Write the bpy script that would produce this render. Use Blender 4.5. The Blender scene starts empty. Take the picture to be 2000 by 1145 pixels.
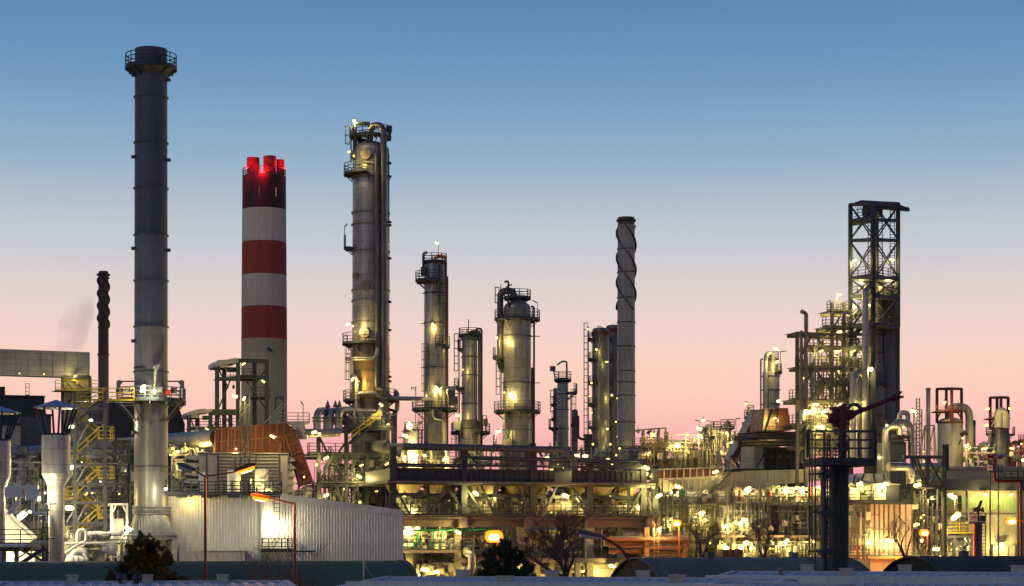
import bpy, math, random
from mathutils import Vector as Vec, Matrix
R = math.radians
scene = bpy.context.scene
col = scene.collection

# ------------------------------------------------------------------ camera
CAMZ, HOR, FPX = 10.0, 1060.0, 4000.0          # eye height (m), horizon row and focal length in photo pixels
cam_d = bpy.data.cameras.new('camera')
cam_d.sensor_width = 36.0
cam_d.lens = 36.0 * FPX / 2000.0
cam_d.shift_y = (HOR - 572.5) / 2000.0
cam_d.clip_start = 1.0
cam_d.clip_end = 9000.0
cam = bpy.data.objects.new('camera', cam_d)
cam.location = (0, 0, CAMZ)
cam.rotation_euler = (R(90), 0, 0)
col.objects.link(cam)
scene.camera = cam

# ------------------------------------------------------------------ dusk sky
def s2l(c):
    c = c / 255.0
    return c / 12.92 if c <= 0.04045 else ((c + 0.055) / 1.055) ** 2.4
def rgb(r, g, b): return (s2l(r), s2l(g), s2l(b), 1.0)

world = bpy.data.worlds.new('World')
scene.world = world
world.use_nodes = True
wn, wl = world.node_tree.nodes, world.node_tree.links
wn.clear()
w_out = wn.new('ShaderNodeOutputWorld')
w_bg = wn.new('ShaderNodeBackground')
w_tc = wn.new('ShaderNodeTexCoord')
w_sep = wn.new('ShaderNodeSeparateXYZ')
wl.new(w_tc.outputs['Generated'], w_sep.inputs[0])
w_asin = wn.new('ShaderNodeMath'); w_asin.operation = 'ARCSINE'
wl.new(w_sep.outputs['Z'], w_asin.inputs[0])
w_map = wn.new('ShaderNodeMapRange')
w_map.inputs['From Min'].default_value = 0.0
w_map.inputs['From Max'].default_value = R(60)
wl.new(w_asin.outputs[0], w_map.inputs['Value'])
w_ramp = wn.new('ShaderNodeValToRGB')
w_ramp.color_ramp.interpolation = 'LINEAR'
SKY = [(0.0, (238, 142, 162)), (1.2, (245, 154, 167)), (2.29, (250, 168, 172)), (3.0, (253, 185, 179)), (3.72, (254, 199, 186)),
       (4.43, (252, 208, 190)), (5.14, (249, 211, 196)), (5.85, (242, 211, 202)), (6.56, (231, 210, 206)), (7.27, (218, 208, 208)), (7.97, (204, 204, 210)),
       (8.7, (192, 199, 208)), (9.37, (177, 192, 206)), (10.1, (161, 183, 203)), (10.76, (147, 175, 200)), (12.13, (122, 161, 196)), (13.5, (105, 147, 189)),
       (14.84, (92, 135, 181)), (25, (74, 112, 164)), (60, (56, 86, 138))]
cr = w_ramp.color_ramp
while len(cr.elements) > 1: cr.elements.remove(cr.elements[-1])
cr.elements[0].position = 0.0; cr.elements[0].color = rgb(*SKY[0][1])
for e, c in SKY[1:]:
    el = cr.elements.new(e / 60.0); el.color = rgb(*c)
wl.new(w_map.outputs[0], w_ramp.inputs[0])
# the afterglow is brightest towards the sunset (+Y) and dimmer on the opposite side of the sky
w_az = wn.new('ShaderNodeMapRange'); w_az.interpolation_type = 'SMOOTHSTEP'
w_az.inputs['From Min'].default_value = -0.6; w_az.inputs['From Max'].default_value = 0.8
w_az.inputs['To Min'].default_value = 0.0; w_az.inputs['To Max'].default_value = 1.0
wl.new(w_sep.outputs['Y'], w_az.inputs['Value'])
w_mul = wn.new('ShaderNodeMixRGB'); w_mul.blend_type = 'MULTIPLY'; w_mul.inputs[0].default_value = 1.0
w_tint = wn.new('ShaderNodeMixRGB'); w_tint.inputs[1].default_value = (0.56, 0.66, 0.80, 1); w_tint.inputs[2].default_value = (1, 1, 1, 1)
wl.new(w_az.outputs[0], w_tint.inputs[0])
wl.new(w_ramp.outputs[0], w_mul.inputs[1]); wl.new(w_tint.outputs[0], w_mul.inputs[2])
wl.new(w_mul.outputs[0], w_bg.inputs['Color'])
w_bg.inputs['Strength'].default_value = 1.0
wl.new(w_bg.outputs[0], w_out.inputs['Surface'])

# the last soft skylight of the set sun
sun_d = bpy.data.lights.new('sun', 'SUN')
sun_d.energy = 0.3; sun_d.angle = R(40); sun_d.color = (0.80, 0.86, 1.0)
sun = bpy.data.objects.new('sun', sun_d); sun.rotation_euler = (R(62), 0, R(-35)); col.objects.link(sun)

scene.view_settings.view_transform = 'Standard'
scene.view_settings.look = 'None'
scene.view_settings.exposure = 0.0
scene.view_settings.gamma = 1.0
cy = scene.cycles
cy.use_denoising = True
cy.max_bounces = 5; cy.diffuse_bounces = 2; cy.glossy_bounces = 3; cy.transmission_bounces = 2; cy.volume_bounces = 0
cy.sample_clamp_indirect = 4.0; cy.sample_clamp_direct = 0.0
cy.use_light_tree = True
cy.caustics_reflective = False; cy.caustics_refractive = False
cy.blur_glossy = 1.0

# ------------------------------------------------------------------ geometry helpers
def W(px, py, Y):                                  # photo pixel at distance Y -> world point
    return Vec(((px - 1000.0) / FPX * Y, Y, CAMZ + (HOR - py) / FPX * Y))
def S(Y): return Y / FPX                           # metres per photo pixel at distance Y
PHI = 17.0
U = Vec((math.cos(R(PHI)), math.sin(R(PHI)), 0)); N = Vec((-math.sin(R(PHI)), math.cos(R(PHI)), 0)); Z = Vec((0, 0, 1))
class Plane:                                       # a vertical facade plane; F(px,py,d) is the point seen at that pixel, d metres behind it
    def __init__(s, px, Y, phi=PHI):
        s.u = Vec((math.cos(R(phi)), math.sin(R(phi)), 0)); s.n = Vec((-math.sin(R(phi)), math.cos(R(phi)), 0))
        s.k = W(px, HOR, Y).dot(s.n); s.Y = Y
    def __call__(s, px, py, d=0.0):
        r = Vec(((px - 1000.0) / FPX, 1.0, (HOR - py) / FPX))
        t = (s.k + d) / r.dot(s.n)
        return Vec((0, 0, CAMZ)) + r * t
    def down(s, px, d=0.0, z=0.0):
        p = s(px, HOR, d); p.z = z; return p

class MB:                                          # collects shapes (world coordinates) for ONE mesh object
    def __init__(s): s.v = []; s.f = []; s.sm = []; s.mi = []; s.cur = 0
    def face(s, idx, smooth=False): s.f.append(idx); s.sm.append(smooth); s.mi.append(s.cur)
    def add(s, pts, faces, smooth=False):
        b = len(s.v); s.v.extend([Vec(p) for p in pts])
        for f in faces: s.face([b + i for i in f], smooth)
    def box(s, c, a, b, h, u=U, n=N, w=Z):         # centre, full sizes along u, n, w
        c = Vec(c); du, dn, dw = u * (a / 2), n * (b / 2), w * (h / 2)
        p = [c + du * i + dn * j + dw * k for k in (-1, 1) for j in (-1, 1) for i in (-1, 1)]
        s.add(p, [(0, 2, 3, 1), (4, 5, 7, 6), (0, 1, 5, 4), (2, 6, 7, 3), (0, 4, 6, 2), (1, 3, 7, 5)]); return s
    def slab(s, p, q, depth, n=N):                 # p, q opposite corners of a vertical face, extruded back along n
        p, q = Vec(p), Vec(q)
        a = Vec((p.x, p.y, q.z)); b = Vec((q.x, q.y, p.z)); d = n * depth
        s.add([p, b, q, a, p + d, b + d, q + d, a + d], [(0, 1, 2, 3), (5, 4, 7, 6), (0, 4, 5, 1), (3, 2, 6, 7), (0, 3, 7, 4), (1, 5, 6, 2)]); return s
    def prism(s, poly, d):                         # closed polygon extruded by vector d
        k = len(poly); d = Vec(d)
        s.add([Vec(p) for p in poly] + [Vec(p) + d for p in poly],
              [tuple(range(k)), tuple(range(2 * k - 1, k - 1, -1))] + [(i, i + k, (i + 1) % k + k, (i + 1) % k) for i in range(k)]); return s
    def bar(s, p, q, w, h=None, hint=None):        # rectangular bar
        p, q = Vec(p), Vec(q); h = h or w; d = q - p
        if d.length < 1e-6: return s
        d = d.normalized()
        if hint is None: hint = Z if abs(d.z) < 0.9 else N
        a = d.cross(hint).normalized(); b = a.cross(d).normalized()
        a = a * (w / 2); b = b * (h / 2)
        s.add([p - a - b, p + a - b, p + a + b, p - a + b, q - a - b, q + a - b, q + a + b, q - a + b],
              [(3, 2, 1, 0), (4, 5, 6, 7), (0, 1, 5, 4), (1, 2, 6, 5), (2, 3, 7, 6), (3, 0, 4, 7)]); return s
    def hbar(s, p, q, w, h=None, t=0.06, hint=None):   # H section: two flanges and a web
        p, q = Vec(p), Vec(q); h = h or w; d = (q - p)
        if d.length < 1e-6: return s
        d = d.normalized()
        if hint is None: hint = Z if abs(d.z) < 0.9 else N
        a = d.cross(hint).normalized(); b = a.cross(d).normalized()
        o = b * (h / 2 - t / 2)
        s.bar(p + o, q + o, w, t, hint); s.bar(p - o, q - o, w, t, hint); s.bar(p, q, t, h - 2 * t - 0.004, hint); return s
    def tube(s, pts, r, n=10, bend=0.0, caps=True):    # round pipe along a polyline with rounded bends
        pts = [Vec(p) for p in pts]
        if bend > 0 and len(pts) > 2:
            o = [pts[0]]
            for i in range(1, len(pts) - 1):
                a, b, c = pts[i - 1], pts[i], pts[i + 1]
                l = min(bend, (a - b).length * 0.49, (c - b).length * 0.49)
                p0 = b + (a - b).normalized() * l; p1 = b + (c - b).normalized() * l
                for k in range(7):
                    t = k / 6.0
                    o.append(p0 * (1 - t) ** 2 + b * (2 * t * (1 - t)) + p1 * t * t)
            o.append(pts[-1]); pts = o
        rr = r if isinstance(r, (list, tuple)) else [r] * len(pts)
        base = len(s.v); prev = None; m = len(pts)
        for i, p in enumerate(pts):
            d = (pts[min(i + 1, m - 1)] - pts[max(i - 1, 0)])
            d = d.normalized() if d.length > 1e-9 else Z
            if prev is None:
                h = Z if abs(d.z) < 0.9 else N
                a = d.cross(h).normalized()
            else:
                a = (prev - d * prev.dot(d))
                a = a.normalized() if a.length > 1e-6 else d.cross(Z if abs(d.z) < .9 else N).normalized()
            prev = a; b = d.cross(a)
            for k in range(n):
                t = 2 * math.pi * k / n
                s.v.append(p + (a * math.cos(t) + b * math.sin(t)) * rr[i])
        for i in range(m - 1):
            for k in range(n):
                k2 = (k + 1) % n
                s.face([base + i * n + k, base + i * n + k2, base + (i + 1) * n + k2, base + (i + 1) * n + k], True)
        if caps:
            for i, rev in ((0, True), (m - 1, False)):
                b0 = len(s.v); s.v.extend([s.v[base + i * n + k].copy() for k in range(n)])
                f = list(range(b0, b0 + n)); s.face(f[::-1] if rev else f)
        return s
    def lathe(s, c, prof, n=40, smooth=True):      # prof [(r, z)], vertical axis through c; rings split where the profile turns sharply
        prof = [p for k, p in enumerate(prof) if k == 0 or abs(p[0] - prof[k - 1][0]) + abs(p[1] - prof[k - 1][1]) > 1e-4]
        m = len(prof); runs = [[prof[0]]]
        for k in range(1, m):
            runs[-1].append(prof[k])
            if k < m - 1:
                a = math.atan2(prof[k][1] - prof[k - 1][1], prof[k][0] - prof[k - 1][0]); b = math.atan2(prof[k + 1][1] - prof[k][1], prof[k + 1][0] - prof[k][0])
                d = abs((b - a + math.pi) % (2 * math.pi) - math.pi)
                if d > 0.45: runs.append([prof[k]])
        for run in runs:
            base = len(s.v)
            for r, z in run:
                for k in range(n):
                    t = 2 * math.pi * k / n; s.v.append(Vec((c[0] + r * math.cos(t), c[1] + r * math.sin(t), z)))
            for i in range(len(run) - 1):
                for k in range(n):
                    k2 = (k + 1) % n; s.face([base + i * n + k, base + i * n + k2, base + (i + 1) * n + k2, base + (i + 1) * n + k], smooth)
        for i, rev in ((0, True), (m - 1, False)):
            if prof[i][0] > 0.06:
                r, z = prof[i]; b0 = len(s.v); s.v.extend([Vec((c[0] + r * math.cos(2 * math.pi * k / n), c[1] + r * math.sin(2 * math.pi * k / n), z)) for k in range(n)])
                f = list(range(b0, b0 + n)); s.face(f[::-1] if rev else f)
        return s
    def drum(s, p, q, r, n=24, dish=0.35):         # horizontal or vertical vessel with dished ends
        p, q = Vec(p), Vec(q); d = (q - p).normalized()
        pts = []; rad = []
        for k in range(5):
            t = k / 5.0; pts.append(p - d * (dish * r * math.cos(t * math.pi / 2))); rad.append(max(0.02, r * math.sin(t * math.pi / 2)))
        pts.append(p); rad.append(r); pts.append(q); rad.append(r)
        for k in range(4, -1, -1):
            t = k / 5.0; pts.append(q + d * (dish * r * math.cos(t * math.pi / 2))); rad.append(max(0.02, r * math.sin(t * math.pi / 2)))
        return s.tube(pts, rad, n)
    def ring(s, c, r0, r1, z0, z1, a0=0, a1=360, n=None):   # flat ring or ring sector
        full = abs(a1 - a0) >= 359.9
        n = n or max(4, int(abs(a1 - a0) / 10))
        base = len(s.v)
        for k in range(n + (0 if full else 1)):
            t = R(a0 + (a1 - a0) * k / n); cx, sy = math.cos(t), math.sin(t)
            for r, z in ((r0, z0), (r1, z0), (r1, z1), (r0, z1)):
                s.v.append(Vec((c[0] + r * cx, c[1] + r * sy, z)))
        m = n if full else n + 1
        for k in range(n):
            i, j = base + 4 * k, base + 4 * ((k + 1) % m)
            for a, b in ((0, 1), (1, 2), (2, 3), (3, 0)): s.face([i + a, j + a, j + b, i + b])
        if not full:
            s.face([base, base + 1, base + 2, base + 3]); e = base + 4 * n; s.face([e + 3, e + 2, e + 1, e])
        return s
    def rail(s, pts, h=1.1, step=1.3, r=0.04, mid=2):      # straight handrail along deck edge points
        pts = [Vec(p) for p in pts]
        for a, b in zip(pts, pts[1:]):
            L = (b - a).length; k = max(1, round(L / step))
            for i in range(k + 1):
                p = a + (b - a) * (i / k); s.bar(p, p + Z * h, r * 2)
            for j in range(mid + 1):
                zz = Z * (h * (j + 1) / (mid + 1)); s.bar(a + zz, b + zz, r * 1.7)
            s.bar(a + Z * 0.08, b + Z * 0.08, 0.03, 0.16)
        return s
    def arail(s, c, r, z, a0, a1, h=1.1, t=0.04, mid=2, step=1.2):
        k = max(3, int(abs(R(a1 - a0)) * r / step))
        P = [Vec((c[0] + r * math.cos(R(a0 + (a1 - a0) * i / k)), c[1] + r * math.sin(R(a0 + (a1 - a0) * i / k)), z)) for i in range(k + 1)]
        for p in P: s.bar(p, p + Z * h, 2 * t)
        m = k * 2
        Q = [Vec((c[0] + r * math.cos(R(a0 + (a1 - a0) * i / m)), c[1] + r * math.sin(R(a0 + (a1 - a0) * i / m)), z)) for i in range(m + 1)]
        for a, b in zip(Q, Q[1:]):
            for j in range(mid + 1):
                zz = Z * (h * (j + 1) / (mid + 1)); s.bar(a + zz, b + zz, t * 1.7)
            s.bar(a + Z * 0.08, b + Z * 0.08, 0.03, 0.16)
        return s
    def ladder(s, p, ztop, face, cage=True, w=0.5, r=0.035):   # p bottom point, face = unit vector away from the wall
        p = Vec(p); f = Vec(face).normalized(); a = f.cross(Z).normalized()
        top = Vec((p.x, p.y, ztop))
        for k in (-1, 1): s.bar(p + a * (k * w / 2), top + a * (k * w / 2), 2 * r)
        z = p.z + 0.3
        while z < ztop:
            s.bar(Vec((p.x, p.y, z)) - a * (w / 2), Vec((p.x, p.y, z)) + a * (w / 2), r * 1.6); z += 0.35
        if cage and ztop - p.z > 3:
            hoops = []
            z = p.z + 2.2
            while z <= ztop + 0.9:
                H = [Vec((p.x, p.y, z)) + a * (0.42 * math.cos(t)) + f * (0.10 + 0.62 * math.sin(t)) for t in [math.pi * i / 6 for i in range(7)]]
                for x, y in zip(H, H[1:]): s.bar(x, y, r * 1.6)
                hoops.append(H); z += 1.0
            for i in (0, 2, 4, 6):
                s.bar(hoops[0][i], hoops[-1][i], r * 1.4)
        return s
    def build(s, name, mats, parent=None, base=None):
        me = bpy.data.meshes.new(name)
        root = parent
        while root is not None and root.parent is not None: root = root.parent
        o = Vec(root.location) if root is not None else (Vec(base) if base is not None else Vec((0, 0, 0)))
        me.from_pydata([tuple(v - o) for v in s.v], [], s.f)
        me.polygons.foreach_set('use_smooth', s.sm)
        if not isinstance(mats, (list, tuple)): mats = [mats]
        for m in mats: me.materials.append(m)
        if len(mats) > 1: me.polygons.foreach_set('material_index', s.mi)
        me.update()
        ob = bpy.data.objects.new(name, me); col.objects.link(ob)
        if parent is not None: ob.parent = parent
        else: ob.location = o
        return ob

def tag(o, label, cat, group=None, kind=None):
    if label: o['label'] = label
    if cat: o['category'] = cat
    if group: o['group'] = group
    if kind: o['kind'] = kind
    return o
def thing(name, loc, label, cat, group=None):
    o = bpy.data.objects.new(name, None); o.empty_display_size = 0.5
    o.location = loc; col.objects.link(o); bpy.context.view_layer.update
    return tag(o, label, cat, group)
def one(mb, name, mats, base, label, cat, group=None, kind=None):
    return tag(mb.build(name, mats, None, base), label, cat, group, kind)
def ang(p, q): return math.degrees(math.atan2(q.y - p.y, q.x - p.x))

# ------------------------------------------------------------------ materials
def newmat(name):
    m = bpy.data.materials.new(name); m.use_nodes = True
    nt = m.node_tree; return m, nt.nodes, nt.links, nt.nodes['Principled BSDF']
def nd(ns, t, **kw):
    n = ns.new(t)
    for k, v in kw.items():
        if k in n.inputs: n.inputs[k].default_value = v
        else: setattr(n, k, v)
    return n
def mat(name, c, rough=0.6, metal=0.0, c2=None, scale=0.6, stretch=(1, 1, 0.25), bump=0.0, seams=None, streak=0.82, rust=None, rustamt=0.55, ribs=None, spec=0.4):
    """weathered surface: two-tone noise, optional cladding seams round a vertical axis, optional rust streaks, optional ribs"""
    m, ns, ln, bs = newmat(name)
    c2 = c2 or tuple(x * 0.68 for x in c)
    tc = nd(ns, 'ShaderNodeTexCoord')
    mp = nd(ns, 'ShaderNodeMapping'); mp.inputs['Scale'].default_value = stretch
    ln.new(tc.outputs['Object'], mp.inputs[0])
    no = nd(ns, 'ShaderNodeTexNoise', Scale=scale, Detail=7.0, Roughness=0.62); ln.new(mp.outputs[0], no.inputs[0])
    rp = nd(ns, 'ShaderNodeValToRGB'); rp.color_ramp.elements[0].position = 0.32; rp.color_ramp.elements[1].position = 0.68
    rp.color_ramp.elements[0].color = (*c2, 1); rp.color_ramp.elements[1].color = (*c, 1)
    ln.new(no.outputs[0], rp.inputs[0])
    colr = rp.outputs[0]
    fine = nd(ns, 'ShaderNodeTexNoise', Scale=scale * 9, Detail=4.0); ln.new(mp.outputs[0], fine.inputs[0])
    mx = nd(ns, 'ShaderNodeMixRGB', blend_type='OVERLAY'); mx.inputs[0].default_value = 0.35
    ln.new(colr, mx.inputs[1]); ln.new(fine.outputs[0], mx.inputs[2]); colr = mx.outputs[0]
    height = None
    if seams:
        w, h, dark = seams
        sp = nd(ns, 'ShaderNodeSeparateXYZ'); ln.new(tc.outputs['Object'], sp.inputs[0])
        at = nd(ns, 'ShaderNodeMath', operation='ARCTAN2'); ln.new(sp.outputs['Y'], at.inputs[0]); ln.new(sp.outputs['X'], at.inputs[1])
        sc = nd(ns, 'ShaderNodeMath', operation='MULTIPLY'); ln.new(at.outputs[0], sc.inputs[0]); sc.inputs[1].default_value = 2.0
        cb = nd(ns, 'ShaderNodeCombineXYZ'); ln.new(sc.outputs[0], cb.inputs[0]); ln.new(sp.outputs['Z'], cb.inputs[1])
        bk = nd(ns, 'ShaderNodeTexBrick', Scale=1.0); bk.offset = 0.5
        bk.inputs['Brick Width'].default_value = w; bk.inputs['Row Height'].default_value = h
        bk.inputs['Mortar Size'].default_value = 0.028; bk.inputs['Mortar Smooth'].default_value = 0.3
        bk.inputs['Color1'].default_value = (1, 1, 1, 1); bk.inputs['Color2'].default_value = (0.74, 0.74, 0.74, 1); bk.inputs['Mortar'].default_value = (dark, dark, dark, 1)
        ln.new(cb.outputs[0], bk.inputs[0])
        m2 = nd(ns, 'ShaderNodeMixRGB', blend_type='MULTIPLY'); m2.inputs[0].default_value = 0.85
        ln.new(colr, m2.inputs[1]); ln.new(bk.outputs['Color'], m2.inputs[2]); colr = m2.outputs[0]
        # run-off streaks down the shell
        mp2 = nd(ns, 'ShaderNodeCombineXYZ'); ln.new(sc.outputs[0], mp2.inputs[0])
        zs = nd(ns, 'ShaderNodeMath', operation='MULTIPLY'); ln.new(sp.outputs['Z'], zs.inputs[0]); zs.inputs[1].default_value = 0.06
        ln.new(zs.outputs[0], mp2.inputs[1])
        stn = nd(ns, 'ShaderNodeTexNoise', Scale=2.2, Detail=6.0); ln.new(mp2.outputs[0], stn.inputs[0])
        sr = nd(ns, 'ShaderNodeMapRange'); sr.inputs['From Min'].default_value = 0.4; sr.inputs['From Max'].default_value = 0.62
        sr.inputs['To Min'].default_value = streak; sr.inputs['To Max'].default_value = 1.03
        ln.new(stn.outputs[0], sr.inputs[0])
        m3 = nd(ns, 'ShaderNodeMixRGB', blend_type='MULTIPLY'); m3.inputs[0].default_value = 1.0
        ln.new(colr, m3.inputs[1]); ln.new(sr.outputs[0], m3.inputs[2]); colr = m3.outputs[0]
    if ribs:                                         # sheet joints along the facade: (spacing u, spacing z, darkness)
        sp = nd(ns, 'ShaderNodeSeparateXYZ'); ln.new(tc.outputs['Object'], sp.inputs[0])
        dt = nd(ns, 'ShaderNodeVectorMath', operation='DOT_PRODUCT'); ln.new(tc.outputs['Object'], dt.inputs[0]); dt.inputs[1].default_value = U
        cb = nd(ns, 'ShaderNodeCombineXYZ'); ln.new(dt.outputs['Value'], cb.inputs[0]); ln.new(sp.outputs['Z'], cb.inputs[1])
        bk = nd(ns, 'ShaderNodeTexBrick', Scale=1.0); bk.offset = 0.0
        bk.inputs['Brick Width'].default_value = ribs[0]; bk.inputs['Row Height'].default_value = ribs[1]
        bk.inputs['Mortar Size'].default_value = 0.045; bk.inputs['Mortar Smooth'].default_value = 0.3
        bk.inputs['Color1'].default_value = (1, 1, 1, 1); bk.inputs['Color2'].default_value = (0.82, 0.82, 0.82, 1); bk.inputs['Mortar'].default_value = (ribs[2],) * 3 + (1,)
        ln.new(cb.outputs[0], bk.inputs[0])
        m2 = nd(ns, 'ShaderNodeMixRGB', blend_type='MULTIPLY'); m2.inputs[0].default_value = 0.9
        ln.new(colr, m2.inputs[1]); ln.new(bk.outputs['Color'], m2.inputs[2]); colr = m2.outputs[0]
    if rust:
        mr = nd(ns, 'ShaderNodeMapping'); mr.inputs['Scale'].default_value = (1, 1, 0.16); ln.new(tc.outputs['Object'], mr.inputs[0])
        rn = nd(ns, 'ShaderNodeTexNoise', Scale=0.9, Detail=8.0, Roughness=0.7); ln.new(mr.outputs[0], rn.inputs[0])
        rr = nd(ns, 'ShaderNodeMapRange'); rr.inputs['From Min'].default_value = rustamt; rr.inputs['From Max'].default_value = rustamt + 0.14
        ln.new(rn.outputs[0], rr.inputs[0])
        m4 = nd(ns, 'ShaderNodeMixRGB'); ln.new(rr.outputs[0], m4.inputs[0]); ln.new(colr, m4.inputs[1]); m4.inputs[2].default_value = (*rust, 1); colr = m4.outputs[0]
    ln.new(colr, bs.inputs['Base Color'])
    rg = nd(ns, 'ShaderNodeMapRange'); rg.inputs['To Min'].default_value = max(0.08, rough - 0.13); rg.inputs['To Max'].default_value = min(1, rough + 0.13)
    ln.new(no.outputs[0], rg.inputs[0]); ln.new(rg.outputs[0], bs.inputs['Roughness'])
    bs.inputs['Metallic'].default_value = metal
    bs.inputs['Specular IOR Level'].default_value = spec
    if bump:
        bp = nd(ns, 'ShaderNodeBump', Strength=bump, Distance=0.05); ln.new(fine.outputs[0], bp.inputs['Height']); ln.new(bp.outputs[0], bs.inputs['Normal'])
    return m
def glow(name, c, strength):
    m, ns, ln, bs = newmat(name)
    ns.remove(bs)
    em = ns.new('ShaderNodeEmission'); em.inputs[0].default_value = (*c, 1); em.inputs[1].default_value = strength
    ln.new(em.outputs[0], ns['Material Output'].inputs[0]); return m

M = {}
M['steel'] = mat('dark_painted_steel', (0.038, 0.048, 0.060), 0.6, 0.0, (0.024, 0.028, 0.034), 0.9, rust=(0.09, 0.05, 0.03), rustamt=0.66)
M['steel_grey'] = mat('grey_painted_steel', (0.135, 0.135, 0.12), 0.55, 0.0, (0.075, 0.075, 0.068), 0.8, rust=(0.14, 0.08, 0.045), rustamt=0.66)
M['steel_olive'] = mat('olive_grey_painted_steel', (0.12, 0.115, 0.095), 0.55, 0.0, (0.07, 0.067, 0.055), 0.8, rust=(0.10, 0.055, 0.03), rustamt=0.62)
M['galv'] = mat('galvanised_steel', (0.36, 0.36, 0.34), 0.45, 0.45, (0.25, 0.25, 0.24), 1.1)
M['clad'] = mat('aluminium_cladding', (0.35, 0.33, 0.285), 0.38, 0.5, (0.24, 0.22, 0.185), 0.5, seams=(1.6, 1.25, 0.30), rust=(0.16, 0.10, 0.055), rustamt=0.68)
M['clad_brown'] = mat('brown_weathered_cladding', (0.24, 0.205, 0.155), 0.42, 0.5, (0.15, 0.12, 0.085), 0.5, seams=(1.3, 1.25, 0.3), rust=(0.09, 0.05, 0.03), rustamt=0.62)
M['clad_dark'] = mat('dark_cladding', (0.17, 0.165, 0.155), 0.45, 0.5, (0.11, 0.105, 0.10), 0.5, seams=(1.3, 1.4, 0.4))
M['clad_pipe'] = mat('pipe_lagging', (0.32, 0.31, 0.285), 0.38, 0.6, (0.21, 0.20, 0.18), 1.2, stretch=(1, 1, 0.6))
M['rustclad'] = mat('rust_stained_cladding', (0.36, 0.27, 0.16), 0.5, 0.35, (0.20, 0.115, 0.045), 0.7, seams=(1.6, 1.25, 0.3), rust=(0.24, 0.10, 0.025), rustamt=0.5)
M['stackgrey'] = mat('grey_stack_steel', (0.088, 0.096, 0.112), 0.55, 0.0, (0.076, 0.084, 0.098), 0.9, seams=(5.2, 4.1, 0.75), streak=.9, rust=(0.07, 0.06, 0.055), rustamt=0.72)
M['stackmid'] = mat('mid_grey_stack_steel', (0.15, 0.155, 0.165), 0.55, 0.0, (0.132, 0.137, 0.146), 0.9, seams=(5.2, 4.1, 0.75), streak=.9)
M['stacklow'] = mat('lamplit_stack_steel', (0.30, 0.29, 0.26), 0.42, 0.3, (0.24, 0.23, 0.205), 0.25, seams=(5.2, 4.1, 0.75))  # lamp light fading up the stack is put into these shell colours
M['stackconc'] = mat('pale_stack_shell', (0.40, 0.37, 0.30), 0.6, 0.05, (0.31, 0.285, 0.23), 0.3, seams=(6.0, 4.0, 0.7), rust=(0.14, 0.10, 0.07), rustamt=0.72)
M['stackbrown'] = mat('brown_stack_steel', (0.075, 0.055, 0.045), 0.6, 0.2, (0.05, 0.038, 0.034), 0.5, seams=(3, 4, 0.7))
M['stackbrown2'] = mat('faded_brown_stack_steel', (0.145, 0.115, 0.095), 0.6, 0.2, (0.10, 0.078, 0.066), 0.5, seams=(3, 4, 0.7), rust=(0.05, 0.035, 0.03), rustamt=0.64)
M['stripe_red'] = mat('faded_red_paint', (0.52, 0.085, 0.034), 0.8, 0.0, (0.44, 0.072, 0.031), 0.25, stretch=(1, 1, 0.5), streak=0.92, seams=(2.6, 14, 0.85))
M['stripe_soot'] = mat('sooty_red_paint', (0.125, 0.022, 0.018), 0.7, 0.0, (0.05, 0.014, 0.012), 0.35, stretch=(1, 1, 0.1))
M['flue_red'] = mat('flue_red_paint', (0.30, 0.035, 0.028), 0.75, 0.0, (0.20, 0.026, 0.022), 0.5)
M['stripe_white'] = mat('weathered_white_paint', (0.84, 0.69, 0.44), 0.8, 0.0, (0.76, 0.62, 0.40), 0.25, stretch=(1, 1, 0.5), streak=0.92, seams=(2.6, 14, 0.85))
M['stripe_base'] = mat('bare_concrete_shaft', (0.70, 0.51, 0.25), 0.8, 0.0, (0.62, 0.45, 0.22), 0.25, stretch=(1, 1, 0.5), streak=0.92, seams=(2.6, 14, 0.85))
M['white_wall'] = mat('pale_wall_sheet', (0.60, 0.57, 0.50), 0.5, 0.0, (0.50, 0.47, 0.41), 0.4, ribs=(60, 3.3, 0.86), rust=(0.40, 0.34, 0.26), rustamt=0.6)
M['lav_wall'] = mat('grey_lilac_wall_sheet', (0.33, 0.295, 0.30), 0.55, 0.0, (0.26, 0.23, 0.235), 0.5)
M['beige_wall'] = mat('beige_wall_panel', (0.46, 0.42, 0.33), 0.6, 0.0, (0.36, 0.32, 0.24), 0.5, ribs=(1.2, 40, 0.7))
M['cream'] = mat('cream_wall_panel', (0.52, 0.47, 0.34), 0.6, 0.0, (0.42, 0.375, 0.26), 0.5, ribs=(0.55, 60, 0.88))
M['glassgreen'] = mat('green_tinted_glazing', (0.33, 0.45, 0.20), 0.35, 0.0, (0.26, 0.37, 0.15), 0.8, ribs=(0.42, 60, 0.6))
M['furnace'] = mat('furnace_wall_plate', (0.36, 0.33, 0.26), 0.65, 0.0, (0.24, 0.21, 0.155), 0.6, ribs=(1.9, 3.2, 0.55), rust=(0.17, 0.10, 0.06), rustamt=0.62)
M['pinkwall'] = mat('rust_bleached_plate', (0.42, 0.31, 0.28), 0.65, 0.0, (0.30, 0.20, 0.18), 0.6, rust=(0.22, 0.10, 0.06), rustamt=0.58)
M['pinkrib'] = mat('rusty_stiffener', (0.20, 0.125, 0.105), 0.7, 0.0, (0.13, 0.075, 0.06), 0.8)
M['panel_grey'] = mat('grey_panel_grid', (0.34, 0.345, 0.34), 0.55, 0.1, (0.25, 0.25, 0.245), 0.6, ribs=(1.35, 0.65, 0.62), rust=(0.15, 0.11, 0.08), rustamt=0.68)
M['darkwall'] = mat('dark_green_grey_sheet', (0.035, 0.038, 0.040), 0.6, 0.0, (0.026, 0.028, 0.030), 0.5, ribs=(0.6, 60, 0.7))
M['bluewall'] = mat('blue_grey_sheet', (0.085, 0.09, 0.11), 0.6, 0.0, (0.065, 0.07, 0.085), 0.5, ribs=(0.6, 60, 0.7))
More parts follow.
